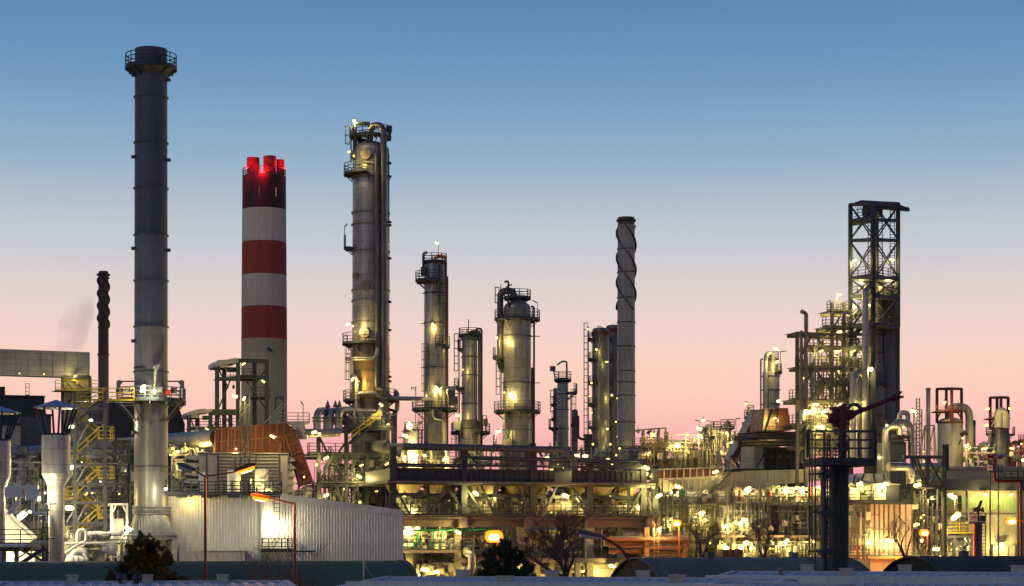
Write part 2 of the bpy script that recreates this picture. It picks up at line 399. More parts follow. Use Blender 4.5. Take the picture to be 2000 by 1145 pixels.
M['fascia'] = mat('slate_fascia_sheet', (0.048, 0.054, 0.068), 0.55, 0.0, (0.035, 0.040, 0.051), 0.5)
M['redlag'] = mat('oxide_red_lagging', (0.16, 0.044, 0.024), 0.8, 0.0, (0.105, 0.03, 0.02), 0.9, rust=(0.24, 0.14, 0.08), rustamt=0.56)
M['redlag_dark'] = mat('dark_oxide_plate', (0.12, 0.035, 0.024), 0.7, 0.0, (0.075, 0.025, 0.02), 0.9)
M['ductgrey'] = mat('grey_duct_plate', (0.30, 0.275, 0.215), 0.6, 0.1, (0.21, 0.185, 0.14), 0.7, rust=(0.27, 0.075, 0.035), rustamt=0.55)
M['ductpale'] = mat('pale_duct_plate', (0.40, 0.365, 0.28), 0.6, 0.1, (0.31, 0.275, 0.20), 0.7, rust=(0.22, 0.14, 0.08), rustamt=0.66)
M['redrib'] = mat('faded_oxide_stiffener', (0.21, 0.105, 0.06), 0.8, 0.0, (0.14, 0.065, 0.04), 0.9)
M['rib'] = mat('pale_stiffener', (0.42, 0.38, 0.29), 0.6, 0.1, (0.32, 0.28, 0.2), 0.9)
M['concbrown'] = mat('brown_fireproofed_concrete', (0.165, 0.122, 0.10), 0.85, 0.0, (0.11, 0.082, 0.07), 0.8, bump=0.15)
M['concrete'] = mat('stained_concrete', (0.34, 0.31, 0.24), 0.85, 0.0, (0.24, 0.215, 0.16), 0.7, bump=0.15)
M['plenum'] = mat('tan_plenum_sheet', (0.30, 0.245, 0.15), 0.6, 0.1, (0.2, 0.155, 0.09), 0.6)
M['yellow'] = mat('yellow_handrail_paint', (0.62, 0.46, 0.03), 0.5, 0.0, (0.5, 0.36, 0.025), 1.5)
M['green'] = mat('green_pipe_paint', (0.02, 0.20, 0.075), 0.45, 0.0, (0.015, 0.14, 0.055), 1.5)
M['brightgreen'] = mat('bright_green_paint', (0.02, 0.42, 0.06), 0.45, 0.0, (0.015, 0.3, 0.05), 1.5)
M['redpaint'] = mat('dark_red_gloss_paint', (0.11, 0.007, 0.010), 0.45, 0.0, (0.07, 0.005, 0.007), 1.5)
M['fire_red'] = mat('fire_red_paint', (0.42, 0.03, 0.015), 0.45, 0.0, (0.30, 0.022, 0.012), 1.5)
M['orangesteel'] = mat('orange_red_primed_steel', (0.27, 0.17, 0.09), 0.6, 0.0, (0.18, 0.11, 0.06), 1.0)
M['redsteel'] = mat('red_primed_steel', (0.14, 0.022, 0.020), 0.6, 0.0, (0.09, 0.016, 0.015), 1.0)
M['white'] = mat('white_tank_paint', (0.72, 0.69, 0.60), 0.45, 0.0, (0.60, 0.57, 0.49), 0.8)
M['offwhite'] = mat('grimy_white_paint', (0.42, 0.395, 0.31), 0.55, 0.0, (0.28, 0.26, 0.20), 0.8, rust=(0.2, 0.12, 0.07), rustamt=0.64)
M['signred'] = mat('sign_red_lettering', (0.45, 0.05, 0.03), 0.6)
M['black'] = mat('black_lettering', (0.02, 0.02, 0.02), 0.6)
M['roofblue'] = mat('blue_grey_roof_sheet', (0.40, 0.40, 0.43), 0.55, 0.0, (0.33, 0.33, 0.36), 0.35, stretch=(1, 1, 1), spec=0.25)
M['roofgreen'] = mat('green_vault_sheet', (0.085, 0.13, 0.078), 0.75, 0.0, (0.068, 0.105, 0.064), 0.35, stretch=(1, 1, 1), spec=0.12, ribs=(5.2, 40, 0.8))
M['roofslate'] = mat('slate_vault_sheet', (0.15, 0.14, 0.112), 0.75, 0.0, (0.10, 0.094, 0.078), 0.35, stretch=(1, 1, 1), spec=0.12)
M['roofdark'] = mat('dark_vault_sheet', (0.075, 0.068, 0.06), 0.75, 0.0, (0.048, 0.044, 0.04), 0.35, stretch=(1, 1, 1), spec=0.12)
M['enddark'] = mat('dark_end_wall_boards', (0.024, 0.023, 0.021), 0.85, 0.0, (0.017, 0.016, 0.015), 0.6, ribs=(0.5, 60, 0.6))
M['clad_light'] = mat('pale_duct_cladding', (0.60, 0.57, 0.50), 0.42, 0.3, (0.48, 0.45, 0.39), 0.5, seams=(1.6, 1.25, 0.4), streak=.88)
M['hood'] = mat('blue_hood_sheet', (0.20, 0.25, 0.36), 0.4, 0.3, (0.16, 0.20, 0.29), 0.6)
M['monitor'] = mat('dark_green_concrete', (0.045, 0.052, 0.042), 0.75, 0.0, (0.024, 0.028, 0.024), 0.8, rust=(0.07, 0.05, 0.04), rustamt=0.62, bump=0.2)
M['postred'] = mat('brown_red_lamp_post', (0.11, 0.04, 0.035), 0.45, 0.1)
M['bark'] = mat('bark', (0.06, 0.042, 0.034), 0.9, 0.0, (0.03, 0.022, 0.018), 3.0)
M['twig'] = mat('bare_twigs', (0.14, 0.078, 0.058), 0.9, 0.0, (0.085, 0.048, 0.038), 3.0)
M['needles'] = mat('dark_pine_needles', (0.048, 0.075, 0.026), 0.7, 0.0, (0.018, 0.036, 0.013), 1.2, stretch=(1, 1, 1))
M['lens_glass'] = mat('unlit_lamp_glass', (0.55, 0.52, 0.46), 0.3, 0.0)
WARM = (1.0, 0.75, 0.21)
M['lamp'] = glow('warm_lamp_glow', (1.0, 0.74, 0.18), 4.0)
M['lamp_hi'] = glow('bright_warm_lamp_glow', (1.0, 0.78, 0.24), 6.0)
M['lamp_white'] = glow('white_lamp_glow', (1.0, 0.90, 0.55), 6.0)
M['lamp_lo'] = glow('small_warm_lamp_glow', (1.0, 0.72, 0.18), 3.0)
M['sodium'] = glow('sodium_lamp_glow', (1.0, 0.25, 0.015), 2.6)
M['sodium_hi'] = glow('bright_sodium_lamp_glow', (1.0, 0.25, 0.015), 2.8)
M['sodium_core'] = glow('sodium_arc_tube_glow', (1.0, 0.62, 0.22), 14.0)
# what each kind of luminaire gives off: light colour, watts
GIVES = {'lamp': (WARM, 255.0), 'lamp_hi': ((1.0, 0.75, 0.22), 520.0), 'lamp_lo': (WARM, 90.0), 'lamp_white': ((1.0, 0.88, 0.56), 430.0), 'sodium': ((1.0, 0.30, 0.025), 700.0), 'sodium_hi': ((1.0, 0.27, 0.02), 2600.0), 'beacon': ((1.0, 0.01, 0.02), 800.0)}
M['beacon'] = glow('red_beacon_glow', (1.0, 0.03, 0.04), 4.0)
# ------------------------------------------------------------------ builders shared by many things
def C(cx, Y): p = W(cx, HOR, Y); return (p.x, p.y)
def zpx(py, Y): return CAMZ + (HOR - py) / FPX * Y
def base(cx, Y, z=0.0): p = W(cx, HOR, Y); return Vec((p.x, p.y, z))
def dome(r, z, k=0.5, n=7):                          # profile of a dished head, going up
    return [(max(0.02, r * math.cos(i * math.pi / 2 / n)), z + k * r * math.sin(i * math.pi / 2 / n)) for i in range(n + 1)]
def shell(root, cx, Y, prof, m, name='shell', head=0.0, n=40, foot=0.0, label=None):
    s = S(Y); P = [(h * s, zpx(py, Y)) for py, h in prof]
    if foot is not None: P = [(P[0][0], foot)] + P
    if head: P = P[:-1] + dome(P[-1][0], P[-1][1], head)
    o = MB().lathe(C(cx, Y), P, n).build(name, m, root)
    if label: o['label'] = label
    return o
def bands(root, cx, Y, pys, half, m, th=0.12, out=0.10, name='stiffener_ring'):
    s = S(Y); c = C(cx, Y)
    for py in pys:
        h = half(py) if callable(half) else half
        z = zpx(py, Y)
        MB().ring(c, h * s - 0.05, h * s + out, z - th / 2, z + th / 2).build(name, m, root)
def plat(root, cx, Y, py, ri, ro, a0=0, a1=360, m='steel', rm=None, h=1.15, brackets=True, th=0.14, name='platform'):
    s = S(Y); c = C(cx, Y); z = zpx(py, Y); r0, r1 = ri * s + 0.02, ro * s
    b = MB().ring(c, r0, r1, z - th, z, a0, a1)
    if brackets:
        k = max(2, int(abs(a1 - a0) / 40))
        for i in range(k + 1):
            if abs(a1 - a0) > 359 and i == k: break
            t = R(a0 + (a1 - a0) * i / k); d = Vec((math.cos(t), math.sin(t), 0)); o = Vec((c[0], c[1], 0))
            b.bar(o + d * (r1 * 0.94) + Z * (z - th), o + d * r0 + Z * (z - th - (r1 - r0) * 0.75), 0.09)
            b.bar(o + d * (r1 * 0.98) + Z * (z - th - 0.1), o + d * r0 + Z * (z - th - 0.1), 0.08, 0.2)
    p = b.build(name, M[m], root)
    MB().arail(c, r1 - 0.06, z, a0, a1, h).build('railing', M[rm or m], p)
    return p
def clad_ladder(root, cx, Y, py0, py1, half, angle, m='steel', cage=True):
    s = S(Y); c = C(cx, Y); d = Vec((math.cos(R(angle)), math.sin(R(angle)), 0))
    p = Vec((c[0], c[1], zpx(py0, Y))) + d * (half * s + 0.25)
    return MB().ladder(p, zpx(py1, Y), d, cage).build('ladder', M[m], root)
def pipe(root, pts, r, m='clad_pipe', bend=1.2, n=12, name='pipe'):
    return MB().tube(pts, r, n, bend).build(name, M[m], root)
def flight(root, p, q, width, side, m='steel_grey', rm='yellow', rail=True):   # one stair flight from p up to q, side = unit vector across
    p, q, side = Vec(p), Vec(q), Vec(side)
    b = MB()
    for k in (0, 1): b.bar(p + side * (width * k), q + side * (width * k), 0.08, 0.26)
    n = max(3, int(abs(q.z - p.z) / 0.21))
    for i in range(1, n):
        c = p + (q - p) * (i / n) + side * (width / 2); run = Vec((q.x - p.x, q.y - p.y, 0)).normalized()
        b.box(c, 0.28, width - 0.1, 0.05, run, side)
    o = b.build('stair_flight', M[m], root)
    if rail:
        h = MB()
        for k in (0, 1):
            a, e = p + side * (width * k), q + side * (width * k)
            L = max(2, int((e - a).length / 1.4))
            for j in (0.55, 1.05): h.bar(a + Z * j, e + Z * j, 0.075)
            for i in range(L + 1): h.bar(a + (e - a) * (i / L), a + (e - a) * (i / L) + Z * 1.05, 0.065)
        h.build('handrail', M[rm], o)
    return o
ORD = ['first', 'second', 'third', 'fourth', 'fifth', 'sixth', 'seventh', 'eighth', 'ninth', 'tenth', 'eleventh', 'twelfth', 'thirteenth', 'fourteenth', 'fifteenth', 'sixteenth']

# ------------------------------------------------------------------ setting
g = MB(); g.add([(-3500, -300, 0), (3500, -300, 0), (3500, 5200, 0), (-3500, 5200, 0)], [(0, 1, 2, 3)])
ground = g.build('ground', mat('gravel_ground', (0.075, 0.07, 0.06), 0.9, 0.0, (0.05, 0.047, 0.042), 0.15, stretch=(1, 1, 1), bump=0.2))
ground['kind'] = 'structure'
g = MB(); g.add([(-300, 118, 0.004), (300, 118, 0.004), (300, 127, 0.004), (-300, 127, 0.004)], [(0, 1, 2, 3)])
road = g.build('road', mat('asphalt', (0.055, 0.055, 0.057), 0.85, 0.0, (0.042, 0.042, 0.043), 0.4, stretch=(1, 1, 1)))
road['kind'] = 'structure'

# ------------------------------------------------------------------ low blue roofed halls in the foreground
def hall(label, px, py, Y, phi, L, drop, run, zdrop_far, name='hall'):
    u = Vec((math.cos(R(phi)), math.sin(R(phi)), 0)); n = Vec((-math.sin(R(phi)), math.cos(R(phi)), 0))
    A = W(px, py, Y); root = thing(name, Vec((A.x, A.y, 0)), label, 'hall', 'low halls with blue roofs')
    b = MB()                                       # corrugated near slope and far slope
    for sgn, rn, dz in ((-1, run, drop), (1, run, drop)):
        k = int(L / 0.42)
        P = []
        for i in range(k + 1):
            for off, hh in ((0, 0.0), (0.16, 0.0), (0.21, 0.045), (0.37, 0.045)):
                P.append((i * L / k + off, hh))
        st = len(b.v)
        for x, hh in P:
            b.v.append(A + u * x + Z * hh); b.v.append(A + u * x + n * (sgn * rn) + Z * (hh - dz))
        for i in range(len(P) - 1):
            f = [st + 2 * i, st + 2 * i + 1, st + 2 * i + 3, st + 2 * i + 2]
            b.face(f if sgn < 0 else f[::-1])
    b.build('roof', M['roofblue'], root)
    c = MB()
    c.bar(A - u * 0.12 + Z * 0.03, A + u * (L + 0.5) + Z * 0.03, 0.34, 0.10)
    for x in (-0.1, L + 0.42):
        for sgn in (-1, 1):
            c.bar(A + u * x + Z * 0.02, A + u * x + n * (sgn * run) + Z * (0.02 - drop), 0.22, 0.14)
    c.build('ridge_trim', M['roofblue'], root)
    w = MB(); z0 = A.z - drop - 0.03
    for x in (0.02, L + 0.3):
        q = [A + u * x + n * (-run + 0.3) + Z * (z0 - A.z), A + u * x - Z * 0.05, A + u * x + n * (run - 0.3) + Z * (z0 - A.z)]
        lo = [Vec((q[0].x, q[0].y, 0)), Vec((q[2].x, q[2].y, 0))]
        w.prism([lo[0], q[0], q[1], q[2], lo[1]], u * (0.2 if x < 1 else -0.2))
    for sgn in (-1, 1):
        p = A + n * (sgn * (run - 0.42)); w.slab((p + u * 0.3) * 1, Vec((p + u * (L)).to_tuple()[:2] + (0,)), 0.2, n * (1 if sgn < 0 else -1))
    for q in range(1): pass
    w.build('wall', M['white_wall'], root)
    return root, A, u, n
def roof_vent(root, A, u, n, t, d, slope, w=0.42, h=0.22, dark=False):
    p = A + u * t + n * d + Z * (-abs(d) * slope + h / 2 + 0.10)
    b = MB().box(p, w, w * 0.8, h, u, n); b.box(p + Z * (h / 2 + 0.025), w + 0.06, w * 0.8 + 0.06, 0.05, u, n)
    b.box(p - Z * (h / 2 + 0.1), w * .96, w * .76, 0.2, u, n)
    b.build('roof_vent', M['offwhite' if not dark else 'steel_grey'], root)
def flue(root, p, r, h, m='steel'):
    b = MB().lathe((p.x, p.y), [(r, p.z - 0.3), (r, p.z + h), (r * 1.9, p.z + h + 0.02), (r * 1.7, p.z + h + 0.1), (0.02, p.z + h + 0.22)], 14)
    b.build('flue', M[m], root)
r, A, u, n = hall('long low hall with blue grey roof at bottom left under the dark pine', 6, 1140, 70, 10, 9.2, 0.16, 5, 0)
def pxt(A, u, px):                                   # distance along u from A at which the point is seen at column px
    k = (px - 1000.0) / FPX; return (k * A.y - A.x) / (u.x - k * u.y)
for px in (142, 288, 434): roof_vent(r, A, u, n, pxt(A, u, px), -0.5, 0.032, 0.36, 0.17)
flue(r, A + u * pxt(A, u, 234) - n * 0.3, 0.07, 0.14); flue(r, A + u * pxt(A, u, 266) - n * 0.3, 0.08, 0.12)
r, A, u, n = hall('blue roofed hall in the middle foreground in front of the left green vault end', 765, 1130, 75, -16, 14.0, 0.30, 6, 0)
for px, d in ((897, 0.4), (1071, 0.5), (1250, 0.5)): roof_vent(r, A, u, n, pxt(A, u, px), d, 0.05, 0.42, 0.20)
roof_vent(r, A, u, n, pxt(A, u, 1026), -2.6, 0.05, 0.5, 0.14)
roof_vent(r, A, u, n, pxt(A, u, 1340), -1.6, 0.05, 0.5, 0.14)
r, A, u, n = hall('largest blue roofed hall at right, behind the dark fire monitor tower', 1440, 1119, 80, -20, 24.0, 0.38, 6.5, 0)
for px, d in ((1572, 0.4), (1764, 0.4), (1985, 0.4)): roof_vent(r, A, u, n, pxt(A, u, px), d, 0.058, 0.44, 0.21)
roof_vent(r, A, u, n, pxt(A, u, 1672), -2.0, 0.058, 0.44, 0.20)
p = A + u * pxt(A, u, 1547) - n * 2.0
b = MB().tube([Vec((p.x, p.y, p.z - 0.5)), Vec((p.x, p.y, p.z + 0.22))], 0.1, 14); b.build('flue', M['steel_grey'], r)
r, A, u, n = hall('nearest low hall whose pale gable peeks in at the bottom edge right of centre', 1437, 1138, 58, -70, 6.0, 0.32, 1.9, 0)
r, A, u, n = hall('blue roofed hall in the bottom right corner with a raised roof kerb', 1690, 1143.5, 62, -14, 9.0, 0.14, 4, 0)

# ------------------------------------------------------------------ barrel vaulted sheds
def vault(label, px, py, Y, t0, t1, rad, m, endm, ribs, boxes=(), axis_phi=PHI):
    A = W(px, py, Y); u, n = U, N
    root = thing('barrel_shed', Vec((A.x, A.y, 0)), label, 'shed', 'barrel vaulted sheds')
    zc = A.z - rad
    def arc(x, rr, a): return Vec((A.x, A.y, 0)) + u * x + n * (rr * math.cos(a)) + Z * (max(0.0, zc + rr * math.sin(a)))
    b = MB(); k = 48; st = 0
    a0 = math.asin(max(-1, min(1, -zc / rad)))
    AA = [a0 + (math.pi - 2 * a0) * i / k for i in range(k + 1)]
    xs = [t0, t1]
    if ribs:
        xs = []; x = t0
        while x < t1 - 0.01: xs += [x, x + ribs * 0.72, x + ribs * 0.82, x + ribs * 0.90]; x += ribs
        xs.append(t1)
    def rr(j): return rad + (0.06 if ribs and j % 4 in (2, 3) and 0 < j < len(xs) - 1 else 0.0)
    for j in range(len(xs) - 1):                     # every strip has its own vertices so the standing ribs keep crisp edges
        st = len(b.v)
        for q in (j, j + 1):
            for a in AA: b.v.append(arc(xs[q], rr(q), a))
        for i in range(k): b.face([st + i, st + i + 1, st + k + 2 + i, st + k + 1 + i], True)
    b.build('roof', M[m], root)
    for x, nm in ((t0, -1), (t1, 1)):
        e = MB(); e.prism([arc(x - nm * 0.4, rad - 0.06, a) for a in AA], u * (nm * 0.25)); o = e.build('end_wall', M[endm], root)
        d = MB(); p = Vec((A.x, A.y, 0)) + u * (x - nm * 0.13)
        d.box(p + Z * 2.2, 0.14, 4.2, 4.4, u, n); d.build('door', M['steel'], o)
        f = MB()
        for i in range(k): f.bar(arc(x - nm * 0.02, rad + 0.01, AA[i]), arc(x - nm * 0.02, rad + 0.01, AA[i + 1]), 0.22, 0.12)
        f.build('verge_trim', M[m], root)
    for x in boxes:
        q = Vec((A.x, A.y, A.z)) + u * x + Z * 0.12
        b = MB().box(q, 0.44, 0.6, 0.44, u, n); b.box(q + Z * 0.24, 0.52, 0.7, 0.06, u, n); b.box(q - n * 0.31, 0.3, 0.04, 0.3, u, n)
        b.build('ridge_vent', M['bluewall'], root)
    return root
vault('long green barrel vaulted shed across the lower left foreground', 785, 1095, 145, -42, 0, 9.3, 'roofgreen', 'enddark', 0)
vault('slate grey barrel vaulted shed with open dark end, right of the centre trees', 1241, 1090, 140, 0, 15.6, 9.0, 'roofslate', 'enddark', 1.05,
      (pxt(W(1241, 1090, 140), U, 1385), pxt(W(1241, 1090, 140), U, 1550)))
vault('darkest ribbed barrel vaulted shed at the right edge', 1782, 1088, 138, 0, 22, 8.6, 'roofdark', 'enddark', 0.62, (pxt(W(1782, 1088, 138), U, 1882),))
m_ = MB()
p = W(710, 1092, 128); m_.tube([Vec((p.x, p.y, 0)), p], 0.055, 8)
q = W(738, 1135, 128); m_.tube([p - Z * 0.1, W(718, 1113, 128), W(727, 1125, 128), q, Vec((q.x, q.y, 0))], 0.02, 5)
one(m_, 'wire_mast', M['galv'], Vec((p.x, p.y, 0)), 'thin bare mast with a slack wire in front of the green vaulted shed', 'mast')
# ------------------------------------------------------------------ LEFT: the tall grey stack and its neighbours
# tall grey stack
Y = 185.0; cx = 295.0
t = thing('tall_stack', base(cx, Y), 'tallest dark grey smokestack with a railed ring near its mouth', 'smokestack')
half = lambda py: 31.3 + (py - 97) * 0.0016
shell(t, cx, Y, [(990, 32.8), (640, 32.3), ], M['stacklow'], 'lower_shell', foot=zpx(1000, Y), label='lower half of the stack, coloured pale as if lamplit')
shell(t, cx, Y, [(639.9, 32.3), (460.2, 31.9)], M['stackmid'], 'middle_shell', foot=None)  # shell tones step darker upwards, carrying the lamp light falloff as colour
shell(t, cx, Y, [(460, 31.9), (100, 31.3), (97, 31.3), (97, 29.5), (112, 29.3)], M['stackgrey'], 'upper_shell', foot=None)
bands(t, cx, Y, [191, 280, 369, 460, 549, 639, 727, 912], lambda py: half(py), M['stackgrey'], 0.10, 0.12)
plat(t, cx, Y, 133, 31, 50.5, 0, 360, 'steel', h=1.15, th=0.2)
b = MB(); c = C(cx, Y); s = S(Y)
b.lathe(c, [(31 * s, zpx(147, Y)), (47 * s, zpx(137, Y)), (48 * s, zpx(134.5, Y))], 40); b.build('platform_skirt', M['steel'], t)
for px, py in ((267, 151), (329, 158), (267, 310), (329, 314), (267, 488), (329, 490), (267, 668), (300, 826), (268, 846)):
    k = max(-0.98, min(0.98, (px - cx) / 32.5)); d = Vec((k, -math.sqrt(1 - k * k), 0)); q = Vec((c[0], c[1], zpx(py, Y))) + d * (32 * s)
    MB().tube([q - d * 0.1, q + d * 0.35], 0.16, 12).build('sample_port', M['steel'], t)
# service ring half way down, with davits and brackets
p = plat(t, cx, Y, 783, 33, 68, 0, 360, 'steel', h=1.1, th=0.18, brackets=False)
b = MB()
for i in range(12):
    a = R(i * 30 + 8); d = Vec((math.cos(a), math.sin(a), 0)); o = Vec((c[0], c[1], 0))
    b.bar(o + d * (66 * s) + Z * (zpx(783, Y) - 0.2), o + d * (33 * s) + Z * zpx(822, Y), 0.11)
    b.bar(o + d * (67 * s) + Z * (zpx(784, Y) - 0.25), o + d * (33 * s) + Z * (zpx(784, Y) - 0.25), 0.10, 0.25)
b.ring(c, 33 * s, 34.5 * s, zpx(824, Y), zpx(820, Y)); b.build('bracket', M['steel_grey'], p)
for sgn, x0, x1 in ((-1, 229, 262), (1, 328, 358)):
    b = MB(); z1 = zpx(745, Y); xo = x0 if sgn < 0 else x1; xi = x1 if sgn < 0 else x0
    A_, B_ = W(xo, 783, Y), W(xi, 745, Y)
    b.bar(A_, Vec((A_.x, A_.y, z1)), 0.14); b.bar(Vec((A_.x, A_.y, z1)), Vec((B_.x, B_.y, z1)), 0.12)
    A2 = W(xo + sgn * -5, 783, Y - 1); b.bar(A2, Vec((A2.x, A2.y, z1 + .05)), 0.12); b.bar(Vec((A_.x, A_.y, z1)), Vec((A2.x, A2.y, z1)), 0.12)
    b.prism([Vec((A_.x, A_.y, z1)), Vec((A_.x - sgn * 0.55, A_.y, z1)), Vec((A_.x, A_.y, z1 - 0.7))], (0, 0.08, 0))
    b.build('davit', M['steel_grey'], t)
b = MB(); q = W(303, 770, Y - 2.2); b.tube([q, W(304, 722, Y - 2.2), W(311, 714, Y - 2.0)], 0.16, 12, 0.4); b.tube([W(299, 718, Y - 2.0), W(312, 714, Y - 2.0)], 0.2, 12)
b.build('vent_pipe', M['offwhite'], t)
b = MB(); z = zpx(718, Y); b.ring(c, 31 * s, 34 * s, z - 0.14, z, 200, 262); b.build('shelf_ring', M['steel'], t)
b = MB()
for i in range(5):
    a = R(-150 + i * 28); d = Vec((math.cos(a), math.sin(a), 0)); q = Vec((c[0], c[1], zpx(766, Y))) + d * (66 * s)
    MB().box(q, 0.45, 0.3, 0.5).build('junction_box', M['steel_grey'], t)
q = W(328, 766, Y - 2.4); MB().box(q, 0.4, 0.1, 0.42).build('red_sign', M['fire_red'], t)
# slotted collars, cone and base frame
def collar(root, py0, py1, half):
    b = MB(); b.ring(c, 31 * s, half * s, zpx(py0, Y) - 0.06, zpx(py0, Y)); b.ring(c, 31 * s, half * s, zpx(py1, Y) - 0.03, zpx(py1, Y) + 0.03); mid = (py0 + py1) / 2
    b.ring(c, 31 * s, half * s, zpx(mid, Y) - 0.03, zpx(mid, Y) + 0.03)
    for i in range(72):
        a = 2 * math.pi * i / 72; d = Vec((math.cos(a), math.sin(a), 0)); o = Vec((c[0], c[1], 0))
        b.bar(o + d * (half * s - 0.12) + Z * zpx(py1, Y), o + d * (half * s - 0.12) + Z * zpx(py0, Y), 0.05, 0.2)
    b.build('slotted_collar', M['galv'], root)
collar(t, 989, 1004, 37.5)
MB().lathe(c, [(31.5 * s, zpx(1003, Y)), (31.5 * s, zpx(990, Y))], 40).build('collar_core', M['steel'], t)
b = MB(); k = 48; zt, zb = zpx(1003, Y), zpx(1045, Y)           # round to square transition
for i in range(k):
    a = 2 * math.pi * i / k; ca, sa = math.cos(a), math.sin(a); b.v.append(Vec((c[0] + 33.5 * s * ca, c[1] + 33.5 * s * sa, zt)))
for i in range(k):
    a = 2 * math.pi * i / k; ca, sa = math.cos(a), math.sin(a); q = 44 * s / max(abs(ca), abs(sa)); xx, yy = q * ca, q * sa
    v = U * xx + N * yy; b.v.append(Vec((c[0] + v.x, c[1] + v.y, zb)))
for i in range(k): b.face([i, (i + 1) % k, k + (i + 1) % k, k + i][::-1], False)
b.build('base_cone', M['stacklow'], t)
b = MB(); o = Vec((c[0], c[1], 0)); hw = 46 * s
for z in (zpx(1045, Y), zpx(1053, Y)):
    b.box(o + Z * z, 2 * hw, 2 * hw, 0.1)
for i in range(25):
    for sgn in (-1, 1):
        x = -hw + 2 * hw * i / 24
        b.bar(o + U * x + N * (sgn * (hw - 0.1)) + Z * zpx(1053, Y), o + U * x + N * (sgn * (hw - 0.1)) + Z * zpx(1045, Y), 0.06, 0.1)
        b.bar(o + N * x + U * (sgn * (hw - 0.1)) + Z * zpx(1053, Y), o + N * x + U * (sgn * (hw - 0.1)) + Z * zpx(1045, Y), 0.06, 0.1)
b.build('base_collar', M['galv'], t)
for i in (-1, 1):
    for j in (-1, 1):
        q = o + U * (i * (hw - 0.3)) + N * (j * (hw - 0.3)); MB().hbar(q, q + Z * (zpx(1053, Y) - 0.05), 0.45, 0.45).build('leg', M['offwhite'], t)
b = MB(); z1, z0 = zpx(1056, Y), zpx(1090, Y)
for a, e in ((Vec((-1, -1, 0)), Vec((1, -1, 0))), (Vec((1, -1, 0)), Vec((1, 1, 0)))):
    P = o + U * (a.x * (hw - .3)) + N * (a.y * (hw - .3)); Q = o + U * (e.x * (hw - .3)) + N * (e.y * (hw - .3)); mid = (P + Q) / 2
    b.bar(mid + Z * z1, P + Z * z0, 0.3); b.bar(mid + Z * z1, Q + Z * z0, 0.3)
b.build('brace', M['offwhite'], t)

# walkway from the stack's service ring to the stair tower
FS = Plane(205, 180)
t = thing('stair_tower', FS.down(180), 'open steel stair tower with yellow handrails left of the tallest stack', 'stair tower')
W4 = {}
for d in (0, 3.2):
    for px in (146, 205):
        b = MB().hbar(FS.down(px, d), FS(px, 765, d), 0.30, 0.30)
        b.build('column', M['steel_grey'], t)
levels = []
y = 858.0
for k in range(4):                                   # four storeys of paired flights, landings right (py) and left (py+39)
    levels.append(y); y += 77.5
def land(px0, px1, py, d0=0.2, depth=3.0):
    a, e = FS(px0, py, d0), FS(px1, py, d0)
    b = MB().slab(a + Z * 0.0, e - Z * 0.12, depth); o = b.build('landing', M['steel_grey'], t)
    MB().rail([a, e, e + N * depth], 1.1, 1.2).build('railing', M['yellow'], o)
land(150, 262, 783, 0.6, 1.4)
flight(t, FS(150, 822, 0.4), FS(203, 783, 0.4), 1.1, N)
for k, py in enumerate(levels):
    land(192, 223, py)
    flight(t, FS(192, py, 1.9), FS(150, py - 36 + (0 if k else 0), 1.9), 1.1, N)
    flight(t, FS(150, py + 40, 0.3), FS(194, py, 0.3), 1.1, N)
    a, e = FS(133, py + 40, 0.2), FS(152, py + 40, 0.2)
    o = MB().slab(a, e - Z * 0.12, 3.0).build('landing', M['steel_grey'], t)
    MB().rail([e, a, a + N * 3.0], 1.1, 1.2).build('railing', M['yellow'], o)
for py in (798, 826, 886, 908, 946, 982, 1022, 1058):
    MB().bar(FS(146, py, 0), FS(205, py, 0), 0.14, 0.2).build('beam', M['steel_grey'], t)
    MB().bar(FS(146, py, 3.2), FS(205, py, 3.2), 0.14, 0.2).build('beam', M['steel_grey'], t)
for i, (a, e) in enumerate(((826, 886), (886, 946), (946, 1022), (1022, 1080))):
    MB().bar(FS(146, a, 3.3), FS(205, e, 3.3), 0.13).build('brace', M['steel_grey'], t)
    MB().bar(FS(205, a, 3.3), FS(146, e, 3.3), 0.13).build('brace', M['steel_grey'], t)
for py, py1 in ((870, 843), (942, 918), (1020, 994)):
    MB().bar(FS(130, py, 0.1), FS(146, py1, 0.1), 0.12).build('brace', M['galv'], t)
    MB().bar(FS(150, py, 0.1), FS(170, py1 - 12, 0.1), 0.10).build('brace', M['galv'], t)

# hooded vents
def hooded(cx, Y, label, apex, eave, he, top, hb, cone0, cone1, hp, bot=1140):
    t = thing('hooded_vent', base(cx, Y), label, 'hooded vent', 'vents with blue conical hoods'); s = S(Y); c = C(cx, Y)
    MB().lathe(c, [(he * s, zpx(eave + 1, Y)), (he * s * 1.0, zpx(eave, Y)), (0.03, zpx(apex, Y))], 12, False).build('hood', M['hood'], t)
    MB().lathe(c, [(he * s * 0.97, zpx(eave + 2.2, Y)), (he * s * 0.985, zpx(eave + 1, Y)), (0.05, zpx(eave - 4, Y))], 12, False).build('hood_lining', M['steel'], t)
    for i in range(8):
        a = R(22.5 + 45 * i); d = Vec((math.cos(a), math.sin(a), 0)); o = Vec((c[0], c[1], 0))
        MB().bar(o + d * (he * s * 0.92) + Z * zpx(eave + 1, Y), o + d * (hb * s * 0.82) + Z * zpx(top - 1, Y), 0.16).build('strut', M['steel'], t)
    MB().ring(c, hb * s * 0.7, hb * s * 0.9, zpx(top, Y) - 0.02, zpx(top - 4, Y)).build('rim', M['steel'], t)
    MB().lathe(c, [(hp * s, 0.0), (hp * s, zpx(cone1, Y))], 40).build('duct', M['clad_light'], t)
    MB().lathe(c, [(hp * s + 0.01, zpx(cone1, Y)), (hb * s, zpx(cone0, Y)), (hb * s, zpx(top, Y)), (hb * s * 0.86, zpx(top, Y)), (hb * s * 0.84, zpx(top + 30, Y))], 40).build('body', M['clad_light'], t)
    return t
